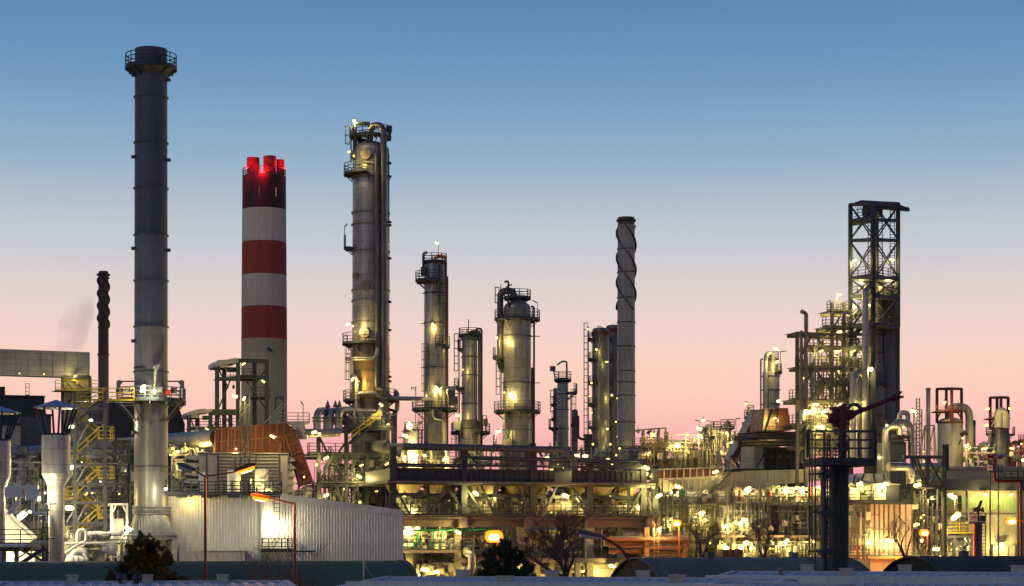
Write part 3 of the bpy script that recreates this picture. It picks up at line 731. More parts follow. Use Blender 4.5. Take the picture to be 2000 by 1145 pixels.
hooded(109.5, 165, 'nearer hooded vent with a full blue conical hood beside the stair tower', 781, 796, 44, 851, 27.5, 926, 949, 16)
hooded(-2, 160, 'hooded vent cut by the left edge of the picture', 793, 806, 42, 862, 22.5, 931, 955, 12)

# panelled conveyor gallery and its support tower
FG = Plane(175, 232, 23)
t = thing('conveyor_gallery', FG.down(150), 'grey panelled conveyor gallery crossing the upper left edge', 'gallery')
b = MB(); P0, P1 = FG(175, 690), FG(175, 736); L = FG.u * -34
for a in (0,):
    b.prism([P0, P1, P1 + FG.n * 3.2, P0 + FG.n * 3.2], L)
b.build('gallery_box', M['panel_grey'], t)
b = MB()
for i in range(25):
    q = P0 + FG.u * (-1.36 * i - 0.02) - FG.n * 0.03; b.bar(q, Vec((q.x, q.y, P1.z)), 0.06, 0.05)
b.bar(P0 + Z * 0.05, P0 + L + Z * 0.05, 0.12); b.bar(P1 - Z * 0.06, P1 + L - Z * 0.06, 0.12)
b.build('panel_joint', M['galv'], t)
t = thing('gallery_tower', FG.down(150, 2), 'braced tower with cream panels carrying the panelled gallery end', 'support tower')
for px, d in ((122, 0.3), (176, 0.3), (122, 3.4), (176, 3.4)):
    MB().hbar(FG.down(px, d), FG(px, 736, d) - Z * 0.1, 0.32, 0.32).build('column', M['steel'], t)
MB().slab(FG(125.5, 737, 1.2), FG.down(174, 1.2), 2.0, FG.n).build('panel_wall', M['beige_wall'], t)
for a, e in (((122, 738), (148, 768)), ((174, 768), (138, 738)), ((122, 802), (146, 770)), ((174, 768), (140, 800)), ((122, 850), (146, 806)), ((174, 850), (150, 806))):
    MB().bar(FG(*a, 0.15), FG(*e, 0.15), 0.18).build('brace', M['steel'], t)
MB().bar(FG(120, 737, 0.1), FG(177, 737, 0.1), 0.4, 0.35).build('beam', M['steel'], t)
o = MB().slab(FG(108, 763, -1.2), FG(193, 765, -1.2), 2.4, FG.n).build('platform', M['steel_grey'], t)
MB().rail([FG(108, 763, 0), FG(108, 763, -1.2), FG(193, 763, -1.2), FG(193, 763, 0)], 1.15).build('railing', M['yellow'], o)
MB().ladder(FG(146, 802, -0.2), FG(146, 763, 0).z, -FG.n, False).build('ladder', M['yellow'], t)
b = MB(); b.tube([FG(143, 735, 0.8), FG(143, 716, 0.8)], [0.16, 0.03], 8); b.build('spike', M['steel'], t)

# dark windowless buildings behind
def block(label, F, px0, px1, py, depth, m, cat='building', name='plant_building', extra=None, group=None):
    t = thing(name, F.down((px0 + px1) / 2), label, cat, group)
    MB().slab(F(px0, py), F.down(px1), depth, F.n).build('wall', M[m], t)
    a, e = F(px0 - 1, py), F(px1 + 1, py)
    MB().slab(a - F.n * 0.3 + Z * 0.28, Vec((e.x, e.y, a.z)) - F.n * 0.3 + Z * 0.03, depth + 0.6, F.n).build('roof', M['steel'], t)
    return t
F1 = Plane(40, 300)
t = block('flat dark building behind the hooded vents at the left edge', F1, -60, 87, 774, 20, 'darkwall')
MB().slab(F1(-60, 754, 3), F1(10, 774, 3), 8).build('roof_house', M['darkwall'], t)
MB().rail([F1(50, 773, 1), F1(57, 773, 1)], 1.8, 0.5).build('roof_railing', M['steel'], t)
t = block('blue grey corrugated building just behind the nearer hooded vent', Plane(60, 285), 38, 100, 812, 12, 'bluewall')
t = block('low cream walled building at the left edge behind the left hooded vent', Plane(10, 270), -20, 40, 830, 12, 'beige_wall')
F1 = Plane(280, 290)
t = block('large black corrugated hall behind the tallest stack', F1, 196, 350, 783, 25, 'darkwall')
b = MB(); b.slab(F1(349, 826), F1.down(361), 20); b.prism([F1(350, 783, 0.1), F1(350, 822, 0.1), F1(361, 828, 0.1), F1(351, 800, 0.1)], F1.n * 18)
b.build('side_wall', M['darkwall'], t)
b = MB()
for i in range(6): b.slab(F1(345, 786 + i * 7, -1.0), F1(351.5, 789 + i * 7, -1.0), 1.2)
b.build('louvre', M['steel'], t)
b = MB(); b.slab(F1(211, 778, 2), F1(218, 784, 2), 3); b.slab(F1(236, 778, 2), F1(262, 784, 2), 3); b.build('roof_unit', M['bluewall'], t)

# slim brown stack with strakes
def strakes(root, cx, Y, py0, py1, half, turns, m, count=3, w=0.13, phase=0.0):
    s = S(Y); c = C(cx, Y)
    for k in range(count):
        b = MB(); m_ = 73                              # thin plate fin standing out from the shell
        for i in range(m_):
            f = i / (m_ - 1.0); a = phase + 2 * math.pi * (k / count + turns * f); py = py0 + (py1 - py0) * f; z = zpx(py, Y); r_ = half(py) * s
            for rr, dz in ((r_ - .03, -.05), (r_ + w * 1.7, -.04), (r_ + w * 1.7, .04), (r_ - .03, .05)): b.v.append(Vec((c[0] + rr * math.cos(a), c[1] + rr * math.sin(a), z + dz)))
        for i in range(m_ - 1):
            for q in range(4): b.face([4 * i + q, 4 * i + (q + 1) % 4, 4 * i + 4 + (q + 1) % 4, 4 * i + 4 + q])
        b.build('strake', m, root)
Y = 250.0; cx = 202.0
t = thing('slim_stack', base(cx, Y), 'slim brown stack with spiral strakes left of the tallest stack', 'smokestack')
shell(t, cx, Y, [(692, 10.2), (535, 9.6), (531, 9.2), (530, 8.6)], M['stackbrown'], 'upper_shell', foot=zpx(692.2, Y))
shell(t, cx, Y, [(692.3, 10.2)], M['stackbrown2'], 'lower_shell')
bands(t, cx, Y, [537], 9.7, M['stackbrown'], 0.2, 0.22, 'cap_ring'); bands(t, cx, Y, [693], 10.2, M['stackbrown'], 0.15, 0.1)
strakes(t, cx, Y, 541, 640, lambda py: 9.7, 1.35, M['stackbrown'], 3, 0.12, 0.6)

# big silver duct crossing behind the stack, turning into oxide red duct
A_, B_ = Vec((W(52, 886, 243).x, 243, 20.55)), Vec((W(424, 853, 206).x, 206, 20.55))
t = thing('flue_duct', Vec((A_.x, A_.y, 0)), 'long silver round duct behind the tallest stack', 'duct')
MB().tube([A_ - Vec((6, -1, 0)), A_, B_], 0.86, 28).build('duct_shell', M['clad_pipe'], t)
d = (B_ - A_)
for i in range(10): MB().tube([A_ + d * (i / 9.5), A_ + d * (i / 9.5) + d.normalized() * 0.12], 0.9, 28).build('flange_ring', M['galv'], t)
for f in (0.08, 0.33, 0.62, 0.86):
    q = A_ + d * f; MB().hbar(Vec((q.x, q.y, 0)), q - Z * 1.0, 0.35).build('duct_support', M['steel'], t)
FD = Plane(500, 205, 12)
t = thing('red_duct', FD.down(500), 'oxide red panelled duct that bends down beside the louvred house', 'duct')
pts = [(421, 838), (470, 834), (520, 828), (560, 827), (572, 836), (572, 872), (556, 890), (535, 884), (430, 888), (420, 888)]
MB().prism([FD(*p) for p in pts], FD.n * 3.0).build('duct_body', M['redlag'], t)
b = MB()
for px in (433, 446, 459, 472, 485, 500, 514, 528, 542, 556):
    yt = 838 - (px - 421) * 0.079; b.bar(FD(px, yt, -0.06), FD(px - 2, 886, -0.06), 0.16, 0.12)
for pq in (((421, 863), (500, 857)), ((500, 857), (572, 852)), ((421, 888), (540, 886)), ((421, 838), (560, 827))): b.bar(FD(*pq[0], -0.07), FD(*pq[1], -0.07), 0.14, 0.12)
b.build('stiffener', M['redrib'], t)
MB().prism([FD(556, 846, -0.4), FD(576, 838, -0.4), FD(611, 942, -0.4), FD(588, 950, -0.4)], FD.n * 2.2).build('down_leg', M['redlag'], t)
b = MB()
for f in (0.06, 0.24, 0.42, 0.6, 0.78, 0.95):
    b.bar(FD(556 + 32 * f, 846 + 104 * f, -0.5), FD(576 + 35 * f, 838 + 104 * f, -0.5), 0.18, 0.12)
b.bar(FD(556, 846, -0.5), FD(588, 950, -0.5), 0.14); b.bar(FD(576, 838, -0.5), FD(611, 942, -0.5), 0.14)
b.build('stiffener', M['redrib'], t)
MB().prism([FD(520, 868, -0.3), FD(552, 866, -0.3), FD(549, 892, -0.3), FD(530, 892, -0.3)], FD.n * 2).build('outlet_hopper', M['redlag'], t)
MB().lathe((FD(582, 838, 2.5).x, FD(582, 838, 2.5).y), [(0.05, FD(1, 850, 0).z), (1.0, FD(1, 849, 0).z), (1.0, FD(1, 841, 0).z)], 20).build('damper_drum', M['galv'], t)
o = MB().slab(FD(538, 826, 0.2), FD(604, 828, 0.2), 2.4, FD.n).build('platform', M['galv'], t)
MB().rail([FD(538, 826, 0.2), FD(604, 826, 0.2), FD(604, 826, 2.5)], 1.0).build('railing', M['galv'], o)
MB().tube([FD(582, 838, 0.1), FD(582, 838, 1.2)], 0.75, 28).build('round_cover', M['galv'], t)
b = MB()
for px in (538, 552): b.bar(FD(px, 828, 0.6), FD(px, 776, 0.6), 0.12)
b.bar(FD(537, 776, 0.6), FD(553, 776, 0.6), 0.14); b.bar(FD(538, 782, 0.6), FD(544, 777, 0.6), 0.1); b.bar(FD(552, 782, 0.6), FD(546, 777, 0.6), 0.1)
b.build('hoist_frame', M['steel'], t)
for x0, x1 in ((515, 553), (525, 560)):
    MB().bar(FD(x0, 828, 0.3), FD(x1, 787, 0.3), 0.12).build('brace', M['galv'], t)

# louvred lilac house
FL = Plane(470, 203, 10)
t = thing('louvred_house', FL.down(470), 'lilac grey louvred turbine house behind the railed white building', 'building')
MB().slab(FL(388, 886), FL.down(562), 9, FL.n).build('wall', M['lav_wall'], t)
b = MB()
for i in range(13): b.bar(FL(426, 893 + 6.6 * i, -0.05), FL(546, 893 + 6.6 * i, -0.05), 0.10, 0.10)
for px in (404, 426, 460, 500, 546): b.bar(FL(px, 887, -0.06), FL(px, 985, -0.06), 0.12, 0.10)
b.build('cladding_rail', M['fascia'], t)
for i in range(4):
    y0 = 889 + i * 15.5
    b = MB(); b.prism([FL(358, y0 + 7, -0.3), FL(366, y0, -0.3), FL(390, y0, -0.3), FL(390, y0 + 4, -0.3), FL(384, y0 + 10, -0.3)], FL.n * 6)
    b.build('louvre_hood', M['galv'], t)
    b = MB(); b.slab(FL(364, y0 + 8, 0.2), FL(388.5, y0 + 15, 0.2), 5.5, FL.n); b.build('louvre_mouth', M['steel'], t)
for i in range(5):
    y0 = 890 + i * 15
    MB().prism([FL(562, y0, 0.4), FL(570, y0 + 2, 0.4), FL(578, y0 + 10, 0.4), FL(562, y0 + 13, 0.4)], FL.n * 6).build('louvre_hood', M['galv'], t)
MB().slab(FL(386, 883.5, -0.3), FL(564, 886.5, -0.3), 9.6, FL.n).build('roof', M['galv'], t)

# white corrugated building: left block, right block with sloping verge, roof walkway
FW = Plane(420, 186, 7)
def corrugated(F, px0, px1, top, bottom, d, pitch=0.27, depth=0.024):      # top(px) gives the upper edge row
    b = MB(); p = F(px0, HOR, d); e = F(px1, HOR, d); L = (e - p).length; k = int(L / pitch); prof = []
    for i in range(k):
        x = i * L / k; w = L / k
        prof += [(x, 0), (x + w * 0.55, 0), (x + w * 0.65, -depth), (x + w * 0.9, -depth)]
    prof.append((L, 0))
    for x, o in prof:
        q = p + F.u * x + F.n * o
        px = 1000 + FPX * q.x / q.y
        zt = CAMZ + (HOR - top(px)) / FPX * q.y
        b.v.append(Vec((q.x, q.y, zt))); b.v.append(Vec((q.x, q.y, bottom)))
    for i in range(len(prof) - 1): b.face([2 * i, 2 * i + 1, 2 * i + 3, 2 * i + 2])
    return b
t = thing('white_building', FW.down(560), 'pale corrugated building with ladder and railed roof walkway, right of the tallest stack', 'building')
corrugated(FW, 329, 511, lambda px: 968, 0, 0).build('front_wall', M['white_wall'], t)
topR = lambda px: 966 + (px - 548) * 0.128 + 10 if px > 548 else 972
FWR = Plane(511, 187.2, 17)
corrugated(FWR, 511, 784, topR, 0, 0).build('side_wall', M['white_wall'], t)
b = MB(); b.slab(FW(329, 966, 0.15), FW.down(511, 0.15), 11, FW.n); b.build('core', M['white_wall'], t)
a0, a1 = FWR(505, 962, -0.12), FWR(785, 996, -0.12); a0b = FWR(505, 976, -0.12); a1b = FWR(785, 1008, -0.12)
b = MB(); b.prism([FWR(548, 964, -0.12), FWR(548, 981, -0.12), a1b, a1], FWR.n * 0.35); b.build('verge_trim', M['white_wall'], t)
b = MB(); b.prism([FWR(512, 968, 0.3), FWR(512, 1140, 0.3), FWR(783, 1140, 0.3), FWR(783, 1000, 0.3), FWR(548, 968, 0.3)], FWR.n * 12); b.build('core', M['white_wall'], t)
MB().bar(FWR(784, 1000, 0.0), FWR.down(784), 0.3, 0.3).build('corner_trim', M['white_wall'], t); MB().bar(FW(511, 970, -0.02), FW.down(511, -0.02), 0.16, 0.16).build('corner_trim', M['white_wall'], t)
o = MB().slab(FW(325, 964, -1.0), FW(549, 967.5, -1.0), 2.4, FW.n).build('walkway', M['steel'], t)
MB().rail([FW(325, 964, -1.0), FW(549, 964, -1.0), FW(549, 964, 1.3)], 1.1, 0.75, 0.045).build('railing', M['steel'], o)
MB().rail([FW(335, 964, 1.3), FW(549, 964, 1.3)], 1.1, 0.9, 0.045).build('railing', M['galv'], o)
for px in (404, 455): MB().slab(FW(px - 10, 967.6, -1.1), FW(px + 10, 972, -1.1), 1.0, FW.n).build('walkway_bracket', M['steel'], o)
MB().slab(FW(345, 967.6, -1.1), FW(366, 972, -1.1), 1.0, FW.n).build('walkway_bracket', M['steel'], o)
MB().ladder(FWR(541, 1013, -0.35), FWR(541, 942, -0.35).z, -FWR.n, True).build('ladder', M['steel_grey'], t)
o = MB().slab(FWR(512, 1075, -1.6), FWR(575, 1078.5, -1.6), 1.5, FWR.n).build('balcony', M['steel'], t)
MB().rail([FWR(512, 1075, 0), FWR(512, 1075, -1.6), FWR(575, 1075, -1.6), FWR(575, 1075, 0)], 1.05, 0.6).build('railing', M['steel'], o)
MB().bar(FWR(574, 1077, -1.2), FWR(616, 1077, -1.2), 0.25, 0.14).build('monorail', M['steel'], t)
MB().ladder(FWR(566, 1100, -1.8), FWR(566, 1052, -1.8).z, -FWR.n, False, 0.45).build('ladder', M['steel_grey'], t)
t = thing('annex', FW.down(430), 'low cream annex along the foot of the white corrugated building', 'annex')
MB().slab(FW(395, 1077, -2.2), FW.down(478, -2.2), 2.0, FW.n).build('wall', M['beige_wall'], t)
MB().slab(FW(345, 1077, -1.6), FW.down(394, -1.6), 1.4, FW.n).build('wall', M['lav_wall'], t)
MB().slab(FW(393, 1075.6, -2.4), FW(480, 1077, -2.4), 2.3, FW.n).build('roof', M['galv'], t)
t = thing('roof_cylinder', FW.down(457, 3), 'shaded white cylinder on the roof walkway, left of the brightly lit one', 'tank', 'white cylinders on the roof')
q = FW(457, 964, 2.2); s = S(190)
MB().lathe((q.x, q.y), [(13 * s, q.z), (13 * s, zpx(921, 190)), (0.05, zpx(919, 190))], 28).build('shell', M['white'], t)
t = thing('roof_cylinder', FW.down(512, 3), 'brightly lit white cylinder on the roof walkway under the orange street lamp', 'tank', 'white cylinders on the roof')
q = FW(511, 964, 2.2)
MB().lathe((q.x, q.y), [(13 * s, q.z), (13 * s, zpx(918, 190)), (0.05, zpx(916, 190))], 28).build('shell', M['white'], t)
t = thing('roof_pillar', FW.down(395, 3), 'narrow white pillar on the roof walkway beside the street lamp post', 'pillar')
q = FW(394, 964, 2.2); MB().slab(FW(388, 922, 2.2), FW(401, 964, 2.2), 0.6, FW.n).build('shaft', M['white'], t)
MB().slab(FW(387, 921, 2.1), FW(402, 921.9, 2.1), 0.8, FW.n).build('cap', M['galv'], t)

# dark steel lift frames by the striped chimney
FH = Plane(470, 240)
t = thing('hoist_frame', FH.down(470), 'tall dark steel hoist frame with pitched roof in front of the striped chimney', 'steel frame')
for px, d, top in ((424, 0, 707), (465, 0, 703), (521, 0, 704), (438, 4, 707), (497, 4, 704)):
    MB().hbar(FH.down(px, d), FH(px, top, d), 0.45, 0.45, 0.1).build('column', M['steel'], t)
MB().prism([FH(419, 707, -0.3), FH(462, 699, -0.3), FH(466, 704, -0.3), FH(466, 708, -0.3), FH(419, 716, -0.3)], FH.n * 4.8).build('canopy', M['galv'], t)
MB().slab(FH(421, 713, -0.15), FH(448, 718, -0.15), 4.4).build('canopy_side', M['beige_wall'], t)
for a, e in (((464, 704), (523, 706)), ((424, 741), (500, 735)), ((464, 736), (522, 738)), ((424, 708), (465, 705))): MB().bar(FH(*a), FH(*e), 0.3, 0.45).build('beam', M['steel'], t)
for a, e in (((426, 800), (450, 742)), ((426, 720), (446, 758)), ((520, 720), (508, 738)), ((520, 800), (480, 742)), ((468, 800), (505, 740))): MB().bar(FH(*a, .2), FH(*e, .2), 0.16).build('brace', M['steel'], t)
o = MB().slab(FH(424, 739, 0.2), FH(500, 741, 0.2), 3.4).build('platform', M['steel'], t)
MB().rail([FH(425, 739, 0.1), FH(500, 739, 0.1), FH(500, 739, 3.4)], 1.1).build('railing', M['steel'], o)
o = MB().slab(FH(490, 776, 0.2), FH(528, 778, 0.2), 3).build('platform', M['steel'], t)
MB().rail([FH(490, 776, 0.1), FH(528, 776, 0.1)], 1.1).build('railing', M['steel'], o)
b = MB(); b.slab(FH(446, 717, 1.5), FH(462, 726, 1.5), 1.2); b.bar(FH(456, 726, 2), FH(456, 754, 2), 0.04); b.box(FH(456, 756, 2), 0.25, 0.2, 0.4); b.build('hoist', M['steel'], t)
t = thing('canopy_frame', FH.down(400), 'low steel frame with pale arched canopy left of the tall hoist frame', 'steel frame')
for px, d, top in ((369, -2, 806), (411, -2, 802), (470, -2, 803), (385, 2, 805), (450, 2, 803)):
    MB().hbar(FH.down(px, d), FH(px, top, d), 0.42, 0.42, 0.1).build('column', M['steel'], t)
MB().prism([FH(365, 806, -2.3), FH(380, 801, -2.3), FH(398, 798, -2.3), FH(414, 801, -2.3), FH(414, 804, -2.3), FH(365, 812, -2.3)], FH.n * 4.5).build('canopy', M['galv'], t)
MB().slab(FH(367, 807, -2.1), FH(388, 816, -2.1), 4.2).build('canopy_side', M['offwhite'], t)
for a, e in (((410, 803), (470, 803)), ((369, 838), (470, 838)), ((410, 808), (470, 808))): MB().bar(FH(*a, -2), FH(*e, -2), 0.3, 0.4).build('beam', M['steel'], t)
for a, e in (((371, 815), (380, 838)), ((430, 808), (455, 830)), ((412, 838), (430, 812))): MB().bar(FH(*a, -1.9), FH(*e, -1.9), 0.15).build('brace', M['steel'], t)
o = MB().slab(FH(369, 836, -1.9), FH(470, 838, -1.9), 3.6).build('platform', M['steel'], t)
MB().rail([FH(370, 836, -2), FH(470, 836, -2)], 1.1).build('railing', M['steel'], o)
MB().slab(FH(397, 812, 0), FH(407, 820, 0), 0.8).build('hoist', M['brightgreen'], t)

# lattice masts in front of the hoist frame
FM = Plane(480, 200)
b = MB()
for px in (469, 478, 487): b.bar(FM.down(px, 0), FM(px, 782 if px < 487 else 751, 0), 0.12)
for y0 in range(790, 960, 22):
    b.bar(FM(469, y0), FM(487, y0 + 22), 0.07); b.bar(FM(487, y0), FM(469, y0 + 22), 0.07); b.bar(FM(469, y0), FM(487, y0), 0.08)
b.bar(FM(478, 800), FM(460, 835), 0.09); b.bar(FM(478, 800), FM(440, 885), 0.06)
one(b, 'lattice_mast', M['steel_grey'], FM.down(478), 'thin lattice lighting mast rising before the oxide red duct', 'mast')

# striped chimney
Y = 500.0; cx = 516.0
t = thing('striped_chimney', base(cx, Y), 'huge red and white striped chimney with three flue mouths', 'chimney')
hs = lambda py: 42.3 + (py - 347) * 0.0068
for a, e, m, nm in ((347, 352, 'stripe_soot', 'soot_band'), (352, 411, 'stripe_soot', 'soot_band'), (411, 475, 'stripe_white', 'white_band'), (475, 539, 'stripe_red', 'red_band'), (539, 601, 'stripe_white', 'white_band'), (601, 664, 'stripe_red', 'red_band')):
    if a == 347: continue
    a2 = 347 if a == 352 else a
    shell(t, cx, Y, [(e, hs(e)), (a2, hs(a2))], M[m], nm, foot=None, n=64)
shell(t, cx, Y, [(664, hs(664))], M['stripe_base'], 'shaft', n=64)
b = MB(); b.ring(C(cx, Y), 0.1, 42.6 * S(Y), zpx(348, Y), zpx(346.4, Y)); b.build('top_slab', M['steel'], t)
MB().arail(C(cx, Y), 41.5 * S(Y), zpx(346.4, Y), 0, 360, 1.9, 0.07).build('railing', M['steel'], t)
for px, h, top, dy in ((494.5, 12.3, 311, -1.6), (527, 12.6, 309, -2.2), (547.5, 7.5, 311, .8)):
    q = W(px, 347, Y + dy); s = S(Y)
    MB().lathe((q.x, q.y), [(h * s, zpx(347, Y)), (h * s, zpx(top, Y)), (h * s * 0.86, zpx(top, Y)), (h * s * 0.86, zpx(top + 8, Y))], 32).build('flue', M['flue_red'], t)
for px in (507, 539):
    k = (px - cx) / 42.5; q = W(px, 375, Y - 42.4 * S(Y) * math.sqrt(1 - k * k) - 0.02)
    MB().box(q, 0.28, 0.16, 2.2).build('slit_window', M['stripe_white'], t)
q = W(524, 680, Y - 5.6); MB().tube([q, q + Vec((0.9, -0.2, -0.7))], 0.3, 10).build('aircraft_lamp_bracket', M['steel'], t)
# small roofless plant pieces, far left foreground of the lit yard
# ------------------------------------------------------------------ CENTRE: distillation columns
GRP = 'tall process columns'
# the tallest column
Y = 240.0; cx = 724.0; s = S(Y); c = C(cx, Y)
t = thing('process_column', base(cx, Y), 'tallest process column, rust stained low down, with a fat overhead pipe looping from its top', 'column', GRP)
shell(t, cx, Y, [(675, 36.5), (300, 35), (291, 34.5)], M['clad'], 'shell', head=0.42, foot=zpx(675.2, Y))
shell(t, cx, Y, [(812, 37.5), (675.3, 36.6)], M['rustclad'], 'stained_shell', foot=zpx(812, Y), label='rust stained lower shell')
shell(t, cx, Y, [(812.2, 38)], M['clad_brown'], 'skirt')
bands(t, cx, Y, [349, 417, 440, 492, 568, 589, 631, 701, 726], 35.6, M['clad_brown'], 0.16, 0.16)
plat(t, cx, Y, 268, 20, 41, 95, 445 - 70, 'steel')
plat(t, cx, Y, 341, 35, 53, 140, 268, 'steel')
plat(t, cx, Y, 484, 35, 53, 165, 205, 'steel', h=1.3)
plat(t, cx, Y, 672, 36, 56, 150, 285, 'steel')
plat(t, cx, Y, 783, 37, 54, 120, 250, 'steel')
plat(t, cx, Y, 781, 37, 52, -45, 30, 'steel')
clad_ladder(t, cx, Y, 320, 258, 35, 196)
clad_ladder(t, cx, Y, 780, 690, 37, 205)
q = lambda px, py, d=0.0: W(px, py, Y - d)
pipe(t, [q(722, 282, .8), q(724, 245, .9), q(749, 245, 2.1), q(749, 470, 2.25), q(749, 905, 2.4)], 6.4 * s, 'clad_dark', 1.3, 16, 'overhead_pipe')
pipe(t, [q(735, 300, 2.4), q(735, 318, 2.5), q(737, 640, 2.6), q(736, 760, 2.7), q(752, 764, 3.2), q(764, 778, 3.0)], 4.4 * s, 'clad_dark', 0.6)
pipe(t, [q(712, 316, 2.0), q(736, 318, 2.4)], 3.5 * s, 'clad_pipe')
pipe(t, [q(757, 290, .2), q(757, 800, .2), q(771, 802, .2), q(771, 900, .2)], 0.17, 'redpaint', 0.5, 8)
pipe(t, [q(759.5, 300, -.3), q(759.5, 760, -.3)], 0.08, 'steel', 0.4, 6)
pipe(t, [q(676, 701, 2), q(688, 701, 2.6), q(734, 700, 2.8), q(738, 680, 2.8)], 0.24, 'clad_pipe', 0.4)
pipe(t, [q(687, 703, 2.6), q(687, 735, 2.6), q(697, 738, 2.6), q(697, 800, 2.6)], 0.26, 'clad_pipe', 0.4)
pipe(t, [q(700, 769, 2.8), q(735, 768, 2.9), q(744, 778, 2.9), q(820, 779, 1.2), q(846, 779, -8)], 0.26, 'clad_pipe', 0.6)
pipe(t, [q(772, 765, 0), q(776, 770, 0), q(776, 800, 0), q(768, 812, 0)], 0.27, 'clad_pipe', 0.5)
pipe(t, [q(693, 308, 1), q(693, 241, 1), q(722, 242, 1)], 0.24, 'steel', 0.3)
MB().drum(q(693, 310, 1), q(693, 296, 1), 0.4, 14).build('pot', M['steel'], t)
MB().drum(q(760, 258, 0.4), q(760, 247, 0.4), 0.36, 14).build('exhaust_silencer', M['steel'], t)
b = MB(); b.bar(q(760, 259, .4), q(754, 272, .4), 0.12); b.bar(q(764, 252, .4), q(757, 272, .4), 0.12); b.build('bracket', M['steel'], t)
for px, py, r in ((716, 302, 0.62), (715, 558, 0.55), (714, 650, 0.6), (698, 540, 0.35)):
    k = (px - cx) / 36; a = q(px, py, 36 * s * math.sqrt(1 - k * k) - 0.15); MB().tube([a, a + Vec((k * .4, -0.45, 0))], r, 18).build('manhole', M['clad_brown'], t)
b = MB(); b.tube([q(724, 262, .8), q(712, 264, 2.0)], 0.35, 12); b.tube([q(716, 258, 1.0), q(716, 268, 1.0)], 0.3, 12); b.build('relief_valve', M['steel'], t)
for py in (319, 345, 434, 440, 505, 590, 645, 736, 745):
    MB().box(q(757, py, .4), 0.9, 0.5, 0.22, Vec((1, 0, 0)), Vec((0, 1, 0))).build('pipe_clip', M['steel'], t)
MB().bar(q(673, 485, 1), q(673, 443, 1), 0.07).build('lamp_pole', M['steel'], t)
q0 = q(673, 443, 1); MB().bar(q0, q0 + Vec((0.35, 0, 0.35)), 0.16, 0.12).build('unlit_lamp', M['steel'], t)

# second tall column
Y = 260.0; cx = 849.0; s = S(Y); c = C(cx, Y); q = lambda px, py, d=0.0: W(px, py, Y - d)
t = thing('process_column', base(cx, Y), 'slender tall process column with dark riser pipe, second tallest of the columns', 'column', GRP)
shell(t, cx, Y, [(905, 21.5), (520, 20.3), (517, 20)], M['clad'], 'shell', head=0.5)
bands(t, cx, Y, [573, 632, 718, 556], 20.6, M['steel'], 0.12, 0.10)
plat(t, cx, Y, 549, 20, 38, 120, 285, 'steel'); plat(t, cx, Y, 512, 8, 24, 0, 360, 'steel', h=1.0)
plat(t, cx, Y, 676, 20.5, 30, -85, 0, 'steel'); plat(t, cx, Y, 800, 21, 45, 0, 360, 'steel')
clad_ladder(t, cx, Y, 800, 678, 21, -128); clad_ladder(t, cx, Y, 676, 520, 20.5, -55)
clad_ladder(t, cx, Y, 905, 800, 21, -150)
pipe(t, [q(850, 512), q(850, 500), q(870, 500, -.3), q(870, 900, -.3)], 0.21, 'redsteel', 0.8, 10, 'riser_pipe')
pipe(t, [q(874.5, 540, -.6), q(874.5, 900, -.6)], 0.085, 'redsteel', 0.3, 6)
pipe(t, [q(827, 530, 1), q(827, 495, 1), q(835, 493, 1)], 0.17, 'steel', 0.3)
MB().drum(q(827, 537, 1), q(827, 523, 1), 0.36, 14).build('pot', M['steel_grey'], t)
pipe(t, [q(862, 800, 2), q(862, 758, 2), q(890, 758, 1)], 0.24, 'galv', 0.4); pipe(t, [q(846, 780, 2), q(846, 818, 2), q(868, 820, 2), q(872, 900, 1)], 0.16, 'galv', 0.6)
for a in ((838, 772, 0.8, 0.8), (880, 768, 0.9, 0.8), (884, 783, 1.2, 1.1)): MB().box(q(a[0], a[1], 2.2), a[2], 0.8, a[3]).build('instrument_cabinet', M['steel_grey'], t)
MB().drum(q(877, 772, 2.2), q(877, 762, 2.2), 0.32, 12).build('motor', M['roofblue'], t)
for py, w in ((573, 26), (632, 27), (718, 27)): MB().bar(q(cx - w, py, 0.5), q(cx + 3, py, 1.6), 0.08).build('pipe_guide', M['steel'], t)
MB().bar(q(855, 512, 0.5), q(857, 478, 0.5), 0.07).build('lamp_pole', M['steel'], t)
b = MB(); b.slab(q(835, 810, 1.9), q(864, 870, 1.9), 0.1); b.build('shade_plate', M['clad_dark'], t)

# third column with cone
Y = 275.0; cx = 917.0; s = S(Y); c = C(cx, Y); q = lambda px, py, d=0.0: W(px, py, Y - d)
t = thing('process_column', base(cx, Y), 'narrow process column that flares through a brown cone to a wider base', 'column', GRP)
shell(t, cx, Y, [(838, 23.5)], M['clad'], 'lower_shell')
shell(t, cx, Y, [(838, 23.5), (820, 15.3)], M['clad_brown'], 'cone', foot=None)
shell(t, cx, Y, [(820, 15.2), (665, 14.8)], M['clad'], 'upper_shell', foot=None)
shell(t, cx, Y, [(662, 18), (655, 17), (655, 10)], M['clad_dark'], 'top_head', foot=zpx(665, Y))
bands(t, cx, Y, [698, 733, 789], 15, M['steel'], 0.12, 0.10); bands(t, cx, Y, [838, 875], 23.5, M['steel'], 0.12, 0.08)
plat(t, cx, Y, 655, 10, 22, 0, 360, 'steel', h=0.9); plat(t, cx, Y, 681, 15, 24, 140, 215, 'steel'); plat(t, cx, Y, 757, 15, 31, 140, 225, 'steel')
plat(t, cx, Y, 845, 23, 37, 130, 240, 'steel'); plat(t, cx, Y, 845, 23, 41, -60, 40, 'steel')
clad_ladder(t, cx, Y, 757, 660, 17, 190); clad_ladder(t, cx, Y, 845, 760, 17, 195); clad_ladder(t, cx, Y, 905, 848, 24, 200)
pipe(t, [q(917, 655), q(920, 649), q(937, 649), q(937, 905)], 0.27, 'steel_grey', 0.9, 12, 'riser_pipe')
pipe(t, [q(931, 650), q(931, 642), q(941, 642), q(941, 905, .5)], 0.12, 'steel', 0.3, 8)
MB().bar(q(915, 656), q(915, 624), 0.10).build('lightning_rod', M['steel'], t)
